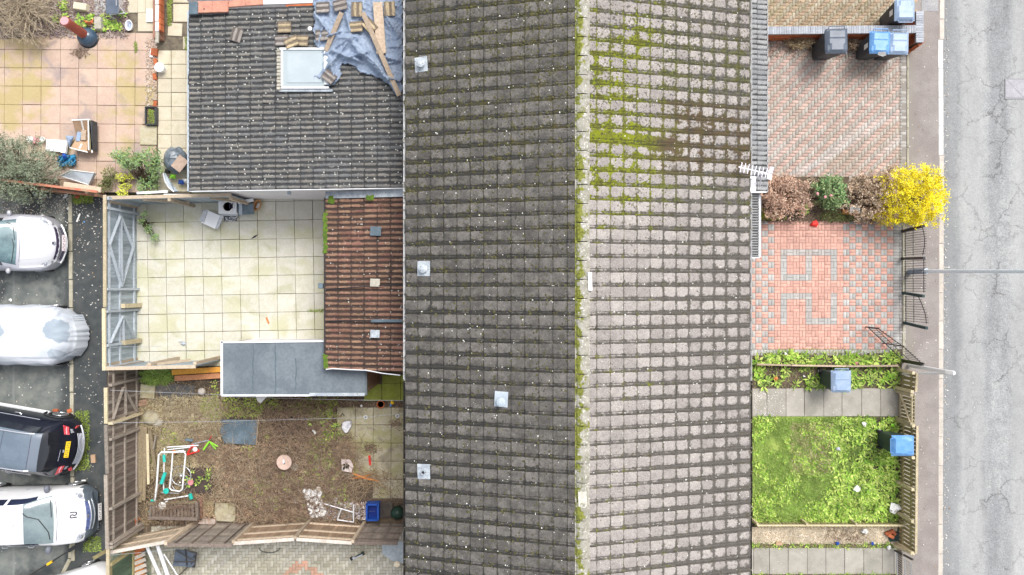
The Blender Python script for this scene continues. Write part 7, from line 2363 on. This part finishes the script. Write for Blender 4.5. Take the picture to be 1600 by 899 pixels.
# overgrown garden
for k, (xa, ya, xb, yb, w, lab) in enumerate(((269, 582, 345, 577.5, .17, 'bright orange plank lying under the pale fence, upper of two'), (273, 591.5, 345, 587, .17, 'duller orange plank under the pale fence, lower of two'))):
    quick('plank', lab, 'plank', MB().beam(P(xa, ya, .22 - k * .08), P(xb, yb, .22 - k * .08), w, .06), mat('plank_or%d' % k, [(.80, .40, .06), (.62, .28, .13)][k], [(.66, .28, .05), (.48, .22, .12)][k], 3, rough=.6), bevel=.006)
quick('stone_ball', 'round whitish stone ball lying on the dark ground below the orange planks', 'stone', MB().lathe(P(317, 611, .02), [(.08, 0), (.115, .06), (.11, .13), (.07, .18), (.02, .20)], 20), M['kerb'], smooth=True)
quick('boulder', 'mossy round stone beside the garden fence', 'stone', MB().lathe(P(238, 652, 0), [(.22, 0), (.25, .08), (.20, .18), (.08, .22)], 14, sx=1.1), M['slab_moss'], smooth=True)
quick('boulder', 'grey flat stone below the mossy round one', 'stone', MB().lathe(P(246, 659, 0), [(.18, 0), (.19, .06), (.12, .12)], 12, sx=1.1, sy=.8), M['concrete'])
for (x, y, w, d, lab) in ((224, 627, .26, .10, 'upper of two reddish stones beside the fence'), (223, 632, .28, .10, 'lower of two reddish stones beside the fence')):
    quick('stone', lab, 'stone', MB().box(P(x, y, .08), (w, d, .10), rz=rad(8)), mat('red_stone%d' % y, (.38, .24, .17), (.28, .18, .12), 8), bevel=.02)
for (x, y, h, r, lab) in ((211, 660, .25, .09, 'terracotta pot at the fence post beside the old gate'), (217, 810, .3, .085, 'orange pot in the bottom corner of the garden fence'), (596, 631, .12, .115, 'round orange terracotta pot on the joint of the mossy slabs by the house')):
    pp = thing('plant_pot', lab, 'pot', G(x, y)); c = G(x, y)
    MB().lathe(c, [(r * .7, 0), (r, h), (r * 1.1, h), (r * 1.1, h + .03), (r * .9, h + .03), (r * .85, h * .8)], 18).build('shell', M['terracotta'], pp)
    MB().lathe(c, [(r * .84, h * .79), (r * .84, h * .80)], 14).build('soil', M['soil'] if x != 596 else M['terracotta'], pp)
pn = quick('slate_panel', 'dark blue-grey sheet lying flat in the dead grass of the garden', 'panel', MB().prism([P(346, 655).xy[:], P(404, 656).xy[:], P(400, 695).xy[:], P(352, 692).xy[:], P(345.5, 676).xy[:]], .03, .06), M['slate'])
quick('batten', 'thin pale batten along the right edge of the dark sheet', 'batten', MB().beam(P(404, 655, .08), P(400.5, 696, .08), .03, .03), M['plank'])
quick('rubber_mat', 'dark earth-coloured mat lying right of the tubular frame', 'mat', MB().prism([P(296, 733).xy[:], P(331, 730).xy[:], P(332, 770).xy[:], P(290, 771).xy[:]], .0, .03), mat('mat_dark', (.055, .04, .038), (.09, .065, .055), 6, bump=.5))
quick('weed_membrane', 'torn black membrane sheet half hidden under the brambles', 'sheet', MB().prism([P(428, 648).xy[:], P(492, 646).xy[:], P(492, 680).xy[:], P(440, 682).xy[:]], .0, .02), mat('membrane', (.05, .05, .06), (.11, .10, .10), 4))
quick('weed_membrane', 'dark sheet of ground cloth above the dead grass near the fence gate', 'sheet', MB().prism([P(242, 600).xy[:], P(305, 602).xy[:], P(303, 622).xy[:], P(250, 622).xy[:]], .0, .015), mat('membrane2', (.09, .095, .10), (.14, .13, .12), 4))
for (xa, ya, xb, yb, lab) in ((248, 649, 310, 650, 'concrete edging strip half buried in the dead grass'),):
    quick('edging_strip', lab, 'edging', MB().beam(P(xa, ya, .02), P(xb, yb, .02), .12, .06), M['slab_cream'])
bt = thing('bird_bath', 'round pinkish stone dish on a pedestal standing in the brambles', 'bird bath', G(454, 719))
c = G(452.5, 716)
MB().lathe(c, [(.13, 0), (.09, .06), (.07, .40), (.11, .44), (.22, .49), (.235, .53), (.20, .52), (.05, .49)], 26).build('bowl', mat('pink_stone', (.58, .43, .36), (.48, .35, .29), 9), bt, smooth=False)
MB().box(c + Vector((-.01, .03, .54)), (.05, .12, .03)).build('ornament', M['white'], bt)
MB().lathe(c + Vector((0, -.03, .52)), [(.03, 0), (.02, .03)], 10).build('fixing', M['ink'], bt)
quick('white_dish', 'small pale blue-white bowl at the lower right of the bird bath', 'bowl', MB().lathe(P(461, 729, .08), [(.06, 0), (.11, .06), (.10, .06), (.05, .015)], 18), mat('dish', (.62, .70, .70), fine=.05))
for (x, y, r, lab) in ((464, 782, .09, 'white dish lying in the brambles left of the pebble tray'), (525, 780, .07, 'pale half-buried dish right of the pebble tray'), (586, 633, .0, '')):
    if r: quick('white_dish', lab, 'bowl', MB().lathe(P(x, y, .08), [(r * .6, 0), (r, .05), (r * .9, .05), (r * .4, .01)], 16), M['label'])
wc_ = quick('white_cloth', 'white cloth scrap hanging under the edge of the store roof', 'cloth', MB().add([P(400, 619, 1.2), P(419, 617.5, 1.2), P(413, 624, 1.0), P(407, 630, .9), P(402, 626, 1.0)], [(0, 1, 2, 3, 4)]), M['label'], solid=.01)
# tray of white pebbles
tr = thing('pebble_tray', 'leaning dark tray heaped with white pebbles in front of the brown fence', 'tray', G(493, 787))
MB().prism([G(475, 768).xy[:], G(499, 764).xy[:], G(510, 805).xy[:], G(486, 811).xy[:]], .05, .16).build('tray_base', mat('tray_brown', (.14, .10, .09), (.20, .14, .12), 6), tr)
for k in range(170):
    u, v = rs.random(), rs.random()
    if .45 < v < .8 and .3 < u < .85 and rs.random() < .5: continue
    p = P(475 + 24 * u + 11 * v, 768 - 4 * u + 41 * v, .18)
    r = rs.uniform(.025, .055)
    MB().lathe(p, [(r * .6, -.02), (r, .0), (r * .8, r * .5), (r * .3, r * .7)], 8).build('pebble', M['white'], tr)
for (x, y, r) in ((476, 767, .07), (484, 767, .07), (497.5, 764.5, .085), (501, 771, .06), (490, 773, .07), (480, 773, .07)):
    MB().lathe(P(x, y, .2), [(r, 0), (r * .95, .03), (r * .6, .045)], 12).build('pebble', M['white'] if r < .08 else M['kerb'], tr)
# white square frame and debris
wf = thing('metal_square', 'white tubular square frame leaning on the rubble by the brown fence', 'frame', G(545, 800))
for (p, q) in (((507, 787.5, .3), (553, 801, .5)), ((552, 789, .6), (552.5, 816, .4)), ((533, 796, .5), (527, 812.5, .35)), ((527, 812.5, .35), (552.5, 816, .4))):
    MB().tube([P(*p), P(*q)], .018, 7).build('tube', M['upvc'], wf)
np_mesh('rubble', *leaves(scatter_px(900, 500, 574, 785, 812, .12), .07, .05, .8), leafmat('rubble_mix', [(.6, .6, .62), (.4, .22, .12), (.2, .17, .15), (.5, .48, .55), (.75, .73, .7)]), garden, 'stuff')
bc = thing('blue_crate', 'blue plastic crate at the foot of the brown fence near the house', 'crate', G(584, 799))
for (x, y, w, d) in ((574.5, 798, .05, .52), (592, 798, .05, .52), (583.2, 786.5, .36, .05), (583.2, 810.5, .36, .05)): MB().box(P(x, y, .16), (w, d, .32)).build('side', M['bluep'], bc)
MB().box(P(583.2, 798, .03), (.32, .48, .03)).build('base', mat('crate_inside', (.01, .03, .2), rough=.5), bc)
hp = thing('barbecue_lid', 'dark green rounded cover lying against the house wall', 'cover', G(618, 798))
MB().lathe(G(622, 800), [(.28, 0), (.27, .15), (.2, .26), (.08, .31)], 22, sx=.8, sy=.75).build('cover', mat('cover_green', (.02, .05, .035), fine=.1, rough=.4), hp, smooth=True)
quick('cardboard_sheet', 'grey sheet lying left of the dark green cover', 'sheet', MB().prism([P(593, 786).xy[:], P(614, 783).xy[:], P(612, 808).xy[:], P(594, 809).xy[:]], .02, .05), mat('dark_board', (.10, .085, .07), (.06, .05, .045), 5))
# stool and small things on the mossy slabs
stl = thing('white_planter', 'pinkish-white square planter with a small dark plant on the mossy slabs', 'planter', G(542, 728))
b = MB(); q = [P(533, 717.5, .3), P(548, 718.5, .3), P(552, 728, .3), P(549.5, 739, .3), P(534, 736, .3)]
b.add(q + [G(536, 720), G(546, 720), G(549, 728), G(546, 736), G(536, 734)], [(4, 3, 2, 1, 0), (0, 1, 6, 5), (1, 2, 7, 6), (2, 3, 8, 7), (3, 4, 9, 8), (4, 0, 5, 9)]).build('box', mat('planter_pink', (.66, .56, .54), (.56, .46, .43), 5), stl, bevel=.01)
np_mesh('plant', *rosettes(np.array([P(541, 727, .33)[:], P(540, 729, .33)[:]]), 6, .12, .05), mat('plant_dark', (.03, .03, .02)), stl)
for pts in ([P(550, 738, .05), P(562, 731, .05)], [P(552, 734, .05), P(566, 736, .05)]): pass
quick('white_stone', 'white rough five-sided stone block on the mossy slabs below the clothes line', 'stone', MB().prism([P(537, 659).xy[:], P(541, 656.5).xy[:], P(550, 656).xy[:], P(551, 665).xy[:], P(545, 675).xy[:], P(541, 675).xy[:], P(536, 668).xy[:]], .02, .20, top_inset=.06), mat('white_stone', (.75, .74, .76), (.5, .5, .55), 9), bevel=.01)
for (x, y, n_, lab) in ((571.5, 652, 'ring', 'small white ring-shaped fitting on the mossy slabs'), (621, 650, 'dot', 'small white knob on a dark stain near the house wall')):
    quick('white_fitting', lab, 'fitting', MB().lathe(P(x, y, .03), [(.07, 0), (.07, .02), (.035, .025), (.035, .0)], 14), M['label'])
quick('blue_toy', 'small blue and yellow toy spade beside the orange pot', 'toy', MB().tube([P(610, 635, .05), P(612, 629, .1)], .03, 8), M['bin_blue'])
quick('yellow_toy', 'small yellow toy head above the blue one by the house', 'toy', MB().lathe(P(613, 629, .1), [(.05, 0), (.06, .03), (.02, .06)], 10), M['plate_y'])
quick('red_stick', 'short red plastic piece lying on the mossy slabs', 'toy', MB().beam(P(577, 712, .05), P(578.5, 727, .05), .07, .04), M['red'], bevel=.01)
quick('red_cap', 'small red cap at the lower left corner of the pinkish planter', 'toy', MB().lathe(P(529, 734, .03), [(.05, 0), (.045, .04), (.01, .05)], 10), M['red'])  # a small red cap, closed on top, not a cup
quick('green_clip', 'small dark green bracket on the mossy slabs above the white stone', 'bracket', MB().tube([P(532, 651, .04), P(535, 646, .05), P(538, 650, .04)], .015, 6), M['bin_green'])
quick('white_bottle', 'small white bottle lying in the weeds left of the mossy slabs', 'bottle', MB().tube([P(489, 672, .15), P(493, 678, .12)], .035, 8), M['label'])
for (x, y, r) in ((565, 634, .03),): quick('white_ball', 'small white ball in the strip above the mossy slabs', 'ball', MB().lathe(P(x, y, .02), [(.02, 0), (.045, .03), (.02, .07)], 10), M['label'])
# logs and roots on the slabs
for k, (xa, ya, xb, yb, lab) in enumerate(((546, 738, 592, 752, 'upper split branch lying across the mossy slabs'), (548, 748, 580, 741, 'lower split branch crossing the first on the mossy slabs'))):
    quick('branch', lab, 'branch', MB().tube([P(xa, ya, .06), P((xa + xb) / 2, (ya + yb) / 2 + 2, .09), P(xb, yb, .05)], [.03, .035, .015], 7), M['plank_orange'])
# old planks on the left side
for k, (xa, ya, xb, yb, w, m_, lab) in enumerate(((213.5, 668, 211.5, 790, .07, 'fence_grey2', 'thin grey plank nearest the garden fence in the plank heap'), (221.5, 665, 217, 785, .19, 'plank_old', 'widest dark plank of the heap beside the garden fence'),
                                                  (227.5, 667, 225, 782, .10, 'plank_old', 'brown plank in the middle of the heap'), (230.5, 678, 232, 757, .08, 'fence_cap', 'yellowish plank at the right side of the heap'),
                                                  (234, 672, 244, 740, .10, 'plank_old', 'slanting brown plank at the right end of the heap'), (244, 680, 239.5, 702, .05, 'fence_grey2', 'short pale stick above the slanting plank'))):
    quick('plank', lab, 'plank', MB().beam(P(xa, ya, .15 + .03 * k), P(xb, yb, .12 + .03 * k), w, .04), M[m_], 'old planks heaped beside the garden fence', bevel=.004)
# white tubular clothes airer frames
af = thing('tubular_frame', 'tangled white tubular frame with teal clips lying left in the garden', 'frame', G(262, 740))


def loop(pts, z, r=.022, m=M['upvc'], nm='tube'):
    MB().tube([P(x, y, z if not isinstance(z, list) else z[i]) for i, (x, y) in enumerate(pts)], r, 8, closed=True).build(nm, m, af)


def rod(pts, r=.02, m=M['upvc'], nm='tube', parent=None):
    MB().tube([P(*p) for p in pts], r, 8).build(nm, m, parent or af)


loop([(270, 706), (286, 704), (290, 710), (285, 764), (281, 768), (268, 766), (265, 762), (268, 735)], .5)
rod([(290, 706, .5), (252, 707, .6), (248, 711, .6), (245, 757, .4), (242, 783, .3)], .028)
rod([(257, 700, .55), (255.5, 757, .4), (256, 768, .35)], .018)
rod([(261, 699, .3), (310, 696, .35)], .022); rod([(262, 703, .3), (297, 699, .35)], .018)
rod([(247, 757, .35), (241, 786, .25), (235, 803, .2)], .024, M['concrete'])
rod([(257, 781, .3), (300, 774, .3)], .022); rod([(252, 770, .3), (280, 771, .3)], .014, M['galv']); rod([(244, 792, .25), (262, 783, .3)], .022)
rod([(236, 799, .3), (255, 796, .3), (300, 792, .3)], .012, M['plank'])
for (pts, r) in (([(256, 711, .62), (257, 722, .62)], .045), ([(258, 739, .5), (252, 756, .5)], .055), ([(297, 773, .4), (299, 779, .35)], .06), ([(236, 782, .35), (241, 783, .35)], .03), ([(234, 799, .3), (236, 804, .25)], .04)):
    MB().tube([P(*p) for p in pts], r, 10).build('clip', M['teal'], af)
MB().lathe(P(260.5, 767, .35), [(.085, 0), (.09, .05), (.05, .06), (.045, .02)], 16).build('clip', M['teal'], af)
MB().lathe(P(254, 790, .3), [(.11, 0), (.115, .03), (.08, .05)], 18).build('wheel', M['label'], af)
bw = thing('wheel', 'larger of two bare bicycle wheel rims lying under the white frame', 'wheel', G(283, 744))
for (x, y, r, rt) in ((283, 743.5, .31, bw),):
    MB().tube([P(x, y, .12) + Vector((r * math.cos(2 * PI * k / 28), r * math.sin(2 * PI * k / 28), 0)) for k in range(28)], .012, 6, closed=True).build('rim', M['galv'], rt)
    for k in range(12): MB().tube([P(x, y, .12), P(x, y, .12) + Vector((r * math.cos(PI * k / 6), r * math.sin(PI * k / 6), 0))], .003, 4).build('spoke', M['galv'], rt)
    MB().tube([P(x, y, .08), P(x, y, .17)], .025, 8).build('hub', M['galv'], rt)
bw = thing('wheel', 'smaller bare bicycle rim overlapping the larger one under the white frame', 'wheel', G(283, 754))
MB().tube([P(281, 754, .08) + Vector((.27 * math.cos(2 * PI * k / 28), .27 * math.sin(2 * PI * k / 28), 0)) for k in range(28)], .012, 6, closed=True).build('rim', M['galv'], bw)
MB().tube([P(281, 754, .05), P(281, 754, .13)], .02, 8).build('hub', M['galv'], bw)
bi = thing('bicycle', 'red and lime green bicycle frame lying above the white tubular frame', 'bicycle', G(310, 698))
for pts, m_, r in (([(292, 711, .25), (301, 694, .3)], 'red', .028), ([(301, 694, .3), (311, 705, .25)], 'red', .028), ([(311, 705, .25), (292, 711, .25)], 'red', .026), ([(303, 705, .3), (301, 694, .3)], 'red', .024),
                   ([(318, 703, .3), (327, 690, .35)], 'lime', .028), ([(327, 690, .35), (340, 698, .25)], 'lime', .020), ([(327, 690, .35), (337, 702, .22)], 'lime', .018), ([(301, 694, .32), (327, 688, .36)], 'galv', .018), ([(327, 688, .36), (330, 682, .5)], 'red', .014)):
    MB().tube([P(*p) for p in pts], r, 8).build('frame_tube', M[m_], bi)
MB().lathe(P(305, 702, .3), [(.07, 0), (.075, .02), (.03, .025)], 14).build('chainring', M['label'], bi)
MB().box(P(295, 688, .4), (.26, .10, .06), rz=rad(-6), taper=(.8, .6)).build('saddle', M['slate'], bi, bevel=.015)
quick('pink_pot', 'small pink pot at the right of the bicycle rims', 'pot', MB().lathe(P(300, 753, .1), [(.06, 0), (.085, .1), (.07, .1), (.05, .02)], 16), M['pink'])
quick('orange_ball', 'small orange object caught under the top of the white frame', 'toy', MB().lathe(P(273, 706, .2), [(.06, 0), (.075, .05), (.03, .09)], 12), M['plank_orange'])
# wooden crate bed, slatted box, brick edging
pal = thing('slatted_bench', 'dark slatted wooden pallet leaning in the bottom left of the garden', 'pallet', G(270, 800))
for k in range(13): MB().beam(P(236 + k * 5.4, 787, .25), P(234 + k * 5.6, 808, .42), .07, .02).build('slat', M['fence_grey'], pal)
for (y0_, y1_, z_) in ((786.5, 785, .28), (809, 811, .47)): MB().beam(P(232, y0_, z_), P(309, y1_, z_), .10, .06).build('rail', M['fence_grey'] if z_ > .4 else M['plank_old'], pal)
MB().beam(P(308, 785, .3), P(309, 812, .45), .09, .08).build('end_rail', M['fence_grey'], pal)
np_mesh('dead_stems', *chains(scatter_px(130, 235, 300, 790, 815, .4), 0, 5, .11, .5, .007, .2), M['twig_brown'], garden, 'stuff')
gf = thing('brick_edging', 'reddish timber edging around a small slatted cover', 'edging', G(320, 795))
MB().beam(P(314, 778, .12), P(313, 812, .12), .12, .1).build('left_edge', mat('edge_red', (.30, .16, .11), (.22, .12, .09), 6), gf)
MB().beam(P(311, 814, .12), P(337, 815, .12), .16, .1).build('lower_edge', mat('edge_red2', (.38, .25, .19), (.5, .45, .4), 8), gf)
for k in range(5): MB().beam(P(320 + k * 3.2, 783, .05), P(320 + k * 3.2, 806, .05), .055, .03).build('slat', M['fence_moss'], gf)
# clothes lines
for (pts, lab) in (([(172, 610, 1.75), (260, 613.5, 1.5), (346, 617, 2.0)], 'upper thin white clothes line from the fence to the store'), ([(172, 661, 1.75), (330, 659, 1.35), (480, 655, 1.5), (560, 653, 1.9), (632, 646, 2.4)], 'lower white clothes line stretched across the overgrown garden'),
                   ([(170, 543, 1.75), (205, 542, 1.7), (250, 541.5, 1.65)], 'short white line over the pale slab yard'), ([(350, 620, 1.95), (460, 623, 1.6), (570, 625.5, 2.0), (630, 626, 2.3)], 'pale washing line running just below the store roof'),
                   ([(170, 868, 1.7), (250, 861, 1.6), (292, 856.5, 1.7)], 'white line over the bottom left corner')):
    P3 = [P(*p) for p in pts]
    quick('clothes_line', lab, 'line', MB().tube(P3, .0055, 5), M['galv'])
# bottom left corner: steps of boards, white pipes, folded black table
pb = thing('ramp', 'slatted pale and orange boarded ramp in the bottom left corner', 'ramp', G(215, 885))
MB().prism([G(196, 860).xy[:], G(224, 856).xy[:], G(236, 930).xy[:], G(204, 930).xy[:]], .10, .20).build('board_base', M['plank_orange'], pb)
for k in range(8):
    y = 862 + k * 8.5
    MB().beam(P(199 + k * .8, y + 6, .24), P(226 + k * .8, y - 5, .24), .11, .03).build('slat', M['kerb'] if k else M['terracotta'], pb)
gs = sheet('soil_strip', [(172, 855), (262, 852), (275, 1000), (172, 1000)], -.006, mat('green_ground', (.13, .17, .12), (.28, .27, .20), 4), .008)
for (xa, ya, xb, yb, r, lab) in ((229, 853, 252, 905, .05, 'left one of two thick white pipes in the bottom left corner'), (246, 852, 264, 905, .055, 'right one of two thick white pipes in the bottom left corner'), (256, 866, 281, 905, .02, 'thin white rod right of the two pipes')):
    quick('white_pipe', lab, 'pipe', MB().tube([P(xa, ya, 1.0), P(xb, yb, .9)], r, 12), M['upvc'])
ft_ = thing('folded_table', 'folded black camping table lying on the blocks behind the fence', 'table', G(288, 872))
b = MB(); q = [P(274, 858.5, .5), P(307, 864, .42), P(304, 887, .3), P(270, 884, .42)]
b.add(q + [v - Vector((0, 0, .03)) for v in q], [(3, 2, 1, 0), (4, 5, 6, 7), (0, 1, 5, 4), (1, 2, 6, 5), (2, 3, 7, 6), (3, 0, 4, 7)]).build('top', M['bin_black'], ft_)
for (p, q) in (((274, 860, .55), (304, 877, .4)), ((272, 878, .5), (303, 878, .4)), ((290, 859, .52), (292, 884, .45)), ((307, 864, .5), (304, 887, .4)), ((304, 876, .4), (278, 901, .1)), ((288, 858, .55), (306, 866, .5))):
    MB().tube([P(*p), P(*q)], .018, 6).build('leg', M['black'], ft_)
for (x, y) in ((304, 870), (303, 885)): MB().lathe(P(x, y, .45), [(.035, 0), (.035, .04)], 10).build('foot', M['black'], ft_)
sc = thing('scooter', 'small grey folding scooter lying on the block paving near the house', 'scooter', G(558, 868))
MB().tube([P(549, 873, .08), P(568, 864, .12)], .022, 8).build('stem', M['bin_green'], sc)
for (x, y) in ((549.5, 873), (567, 865)): MB().tube([P(x - 1, y - 2, .05), P(x + 1, y + 2, .05)], .05, 12).build('wheel', M['tyre'], sc)
MB().beam(P(551, 873, .1), P(566, 866, .1), .07, .02).build('deck', M['galv'], sc)
ol = thing('outside_light', 'round warm white light fitting on the paving beside the house wall', 'light', G(621, 881))
MB().lathe(P(620.5, 881, .2), [(.05, 0), (.09, .02), (.095, .05), (.05, .07), (.03, .06)], 16).build('fitting', mat('lamp_cream', (.80, .62, .36), (.85, .82, .72), 9), ol)
quick('blue_mat', 'pale blue-grey bathroom mat lying on the paving by the house', 'mat', MB().prism([P(596, 846).xy[:], P(631, 846).xy[:], P(631, 880).xy[:], P(612, 876).xy[:], P(598, 866).xy[:]], -.0, .015), mat('mat_blue', (.36, .42, .46), (.48, .52, .55), 9))
hc = quick('hose', 'thin green hose curled on the paving below the brown fence', 'hose', MB().tube([P(421 + 17 * math.cos(a), 855 + 9 * math.sin(a), .03) for a in [PI * .05 + k * PI * .9 / 12 for k in range(13)]], .012, 6), M['bin_green'])
# court bits
br_ = thing('long_brush', 'long black telescopic brush with a yellow joint lying beside the white hatchback', 'brush', G(90, 880))
p0_, p1_ = P(136, 843, .6), P(38, 905, .3)
MB().tube([p0_, p0_.lerp(p1_, .28)], [.05, .06], 10).build('brush_head', M['blackplastic'], br_)
MB().tube([p0_.lerp(p1_, .28), p0_.lerp(p1_, .5), p1_], .022, 8).build('pole', M['black'], br_)
MB().tube([p0_.lerp(p1_, .55), p0_.lerp(p1_, .63)], .04, 10).build('joint', M['plate_y'], br_)
for (x, y, w, d, r, m_, lab) in ((146, 717, .14, .26, 5, 'card', 'tan brick-shaped piece lying on the asphalt beside the black car'), (131, 753, .12, .13, 0, 'label', 'small white scrap of paper between the black and the white car'), (109, 642, .14, .12, 20, 'brick', 'pinkish brick lump at the edging stones behind the black car wheel'), (87, 641.5, .16, .09, 0, 'brick', 'orange brick piece beside the black car wheel')):
    quick('debris', lab, 'debris', MB().box(P(x, y, .04), (w, d, .06), rz=rad(r)), M[m_], bevel=.005)
for (x, y, r, m_, lab) in ((122, 308, .07, 'terracotta', 'small orange ball by the weeds at the top of the court'), (55, 303.5, .07, 'bluep', 'blue crumpled can under the shrub at the top of the court'), (104, 307, .08, 'label', 'white crumpled paper near the top of the edging stones'), (107, 326, .05, 'label', 'white scrap on the edging stones below the crumpled paper'),
                        (132, 347, .03, 'bin_blue', 'tiny blue cap on the dark asphalt'), (17, 469, .06, 'label', 'white crumpled tissue on the asphalt between the silver car and the covered car'), (138, 338, .05, 'label', 'small white scrap right of the long white strip')):
    quick('litter', lab, 'litter', crumple(x, y, .01, r), M[m_])
quick('paper_strip', 'long white paper strip lying on the dark asphalt by the garden fence', 'paper', MB().beam(P(125, 334, .03), P(120, 347, .03), .05, .01), M['label'])
# front gardens
for (x, y, r, m_, lab) in ((1350, 663, .07, 'label', 'white crumpled paper near the top of the green garden'), (1338, 763, .1, 'label', 'pale crumpled wrapper in the weeds of the green garden'), (1309, 701, .08, 'pale_lilac', 'pale lilac wrapper in the middle of the green garden'), (1397, 793, .17, 'label', 'large pale plastic bag in the lower right corner of the green garden'), (1351, 830, .11, 'label', 'white scrap on the gravel bed'),
                        (1308, 849, .06, 'bluep', 'small blue wrapper at the edge of the gravel bed, left one'), (1363, 849, .06, 'bluep', 'small blue wrapper at the edge of the gravel bed, right one'), (1388, 855, .07, 'label', 'white crumbled plaster piece at the end of the gravel bed'), (1337.5, 567, .07, 'pink', 'pale pink wrapper in the narrow planted strip'), (1211, 592, .09, 'plank_orange', 'orange-brown sack scrap at the left of the planted strip'),
                        (1228, 553.5, .05, 'label', 'small white scrap at the top edge of the narrow planted strip'), (1256, 588, .04, 'label', 'tiny white piece in the bare soil of the planted strip'), (1394, 665, .06, 'lime', 'small bright green ball beside the green garden bin'), (1387, 96, .05, 'label', 'white scrap on the upper driveway below the grey-lidded bin')):
    quick('litter', lab, 'litter', crumple(x, y, .07, r), M[m_])
pbk = [(1392, 838, 'uppermost of the broken bricks at the gravel bed end'), (1388, 833, 'broken brick at the back of the small heap by the fence'), (1396, 832, 'broken brick nearest the fence in the small heap'), (1217, 849.5, 'holed tan brick lying at the edge of the gravel bed')]
for k, (x, y, lab) in enumerate(pbk):
    quick('brick', lab, 'brick', MB().box(P(x, y, .12 - .02 * k), (.20, .10, .065), rz=rad([-25, 15, -50, 0][k])), M['brick'] if k < 3 else M['card'], bevel=.005)
quick('tarpaper', 'dark scrap of roofing felt under the broken bricks', 'felt', MB().prism([P(1384, 829).xy[:], P(1402, 830).xy[:], P(1404, 845).xy[:], P(1389, 846).xy[:]], .01, .05), M['bin_green'])
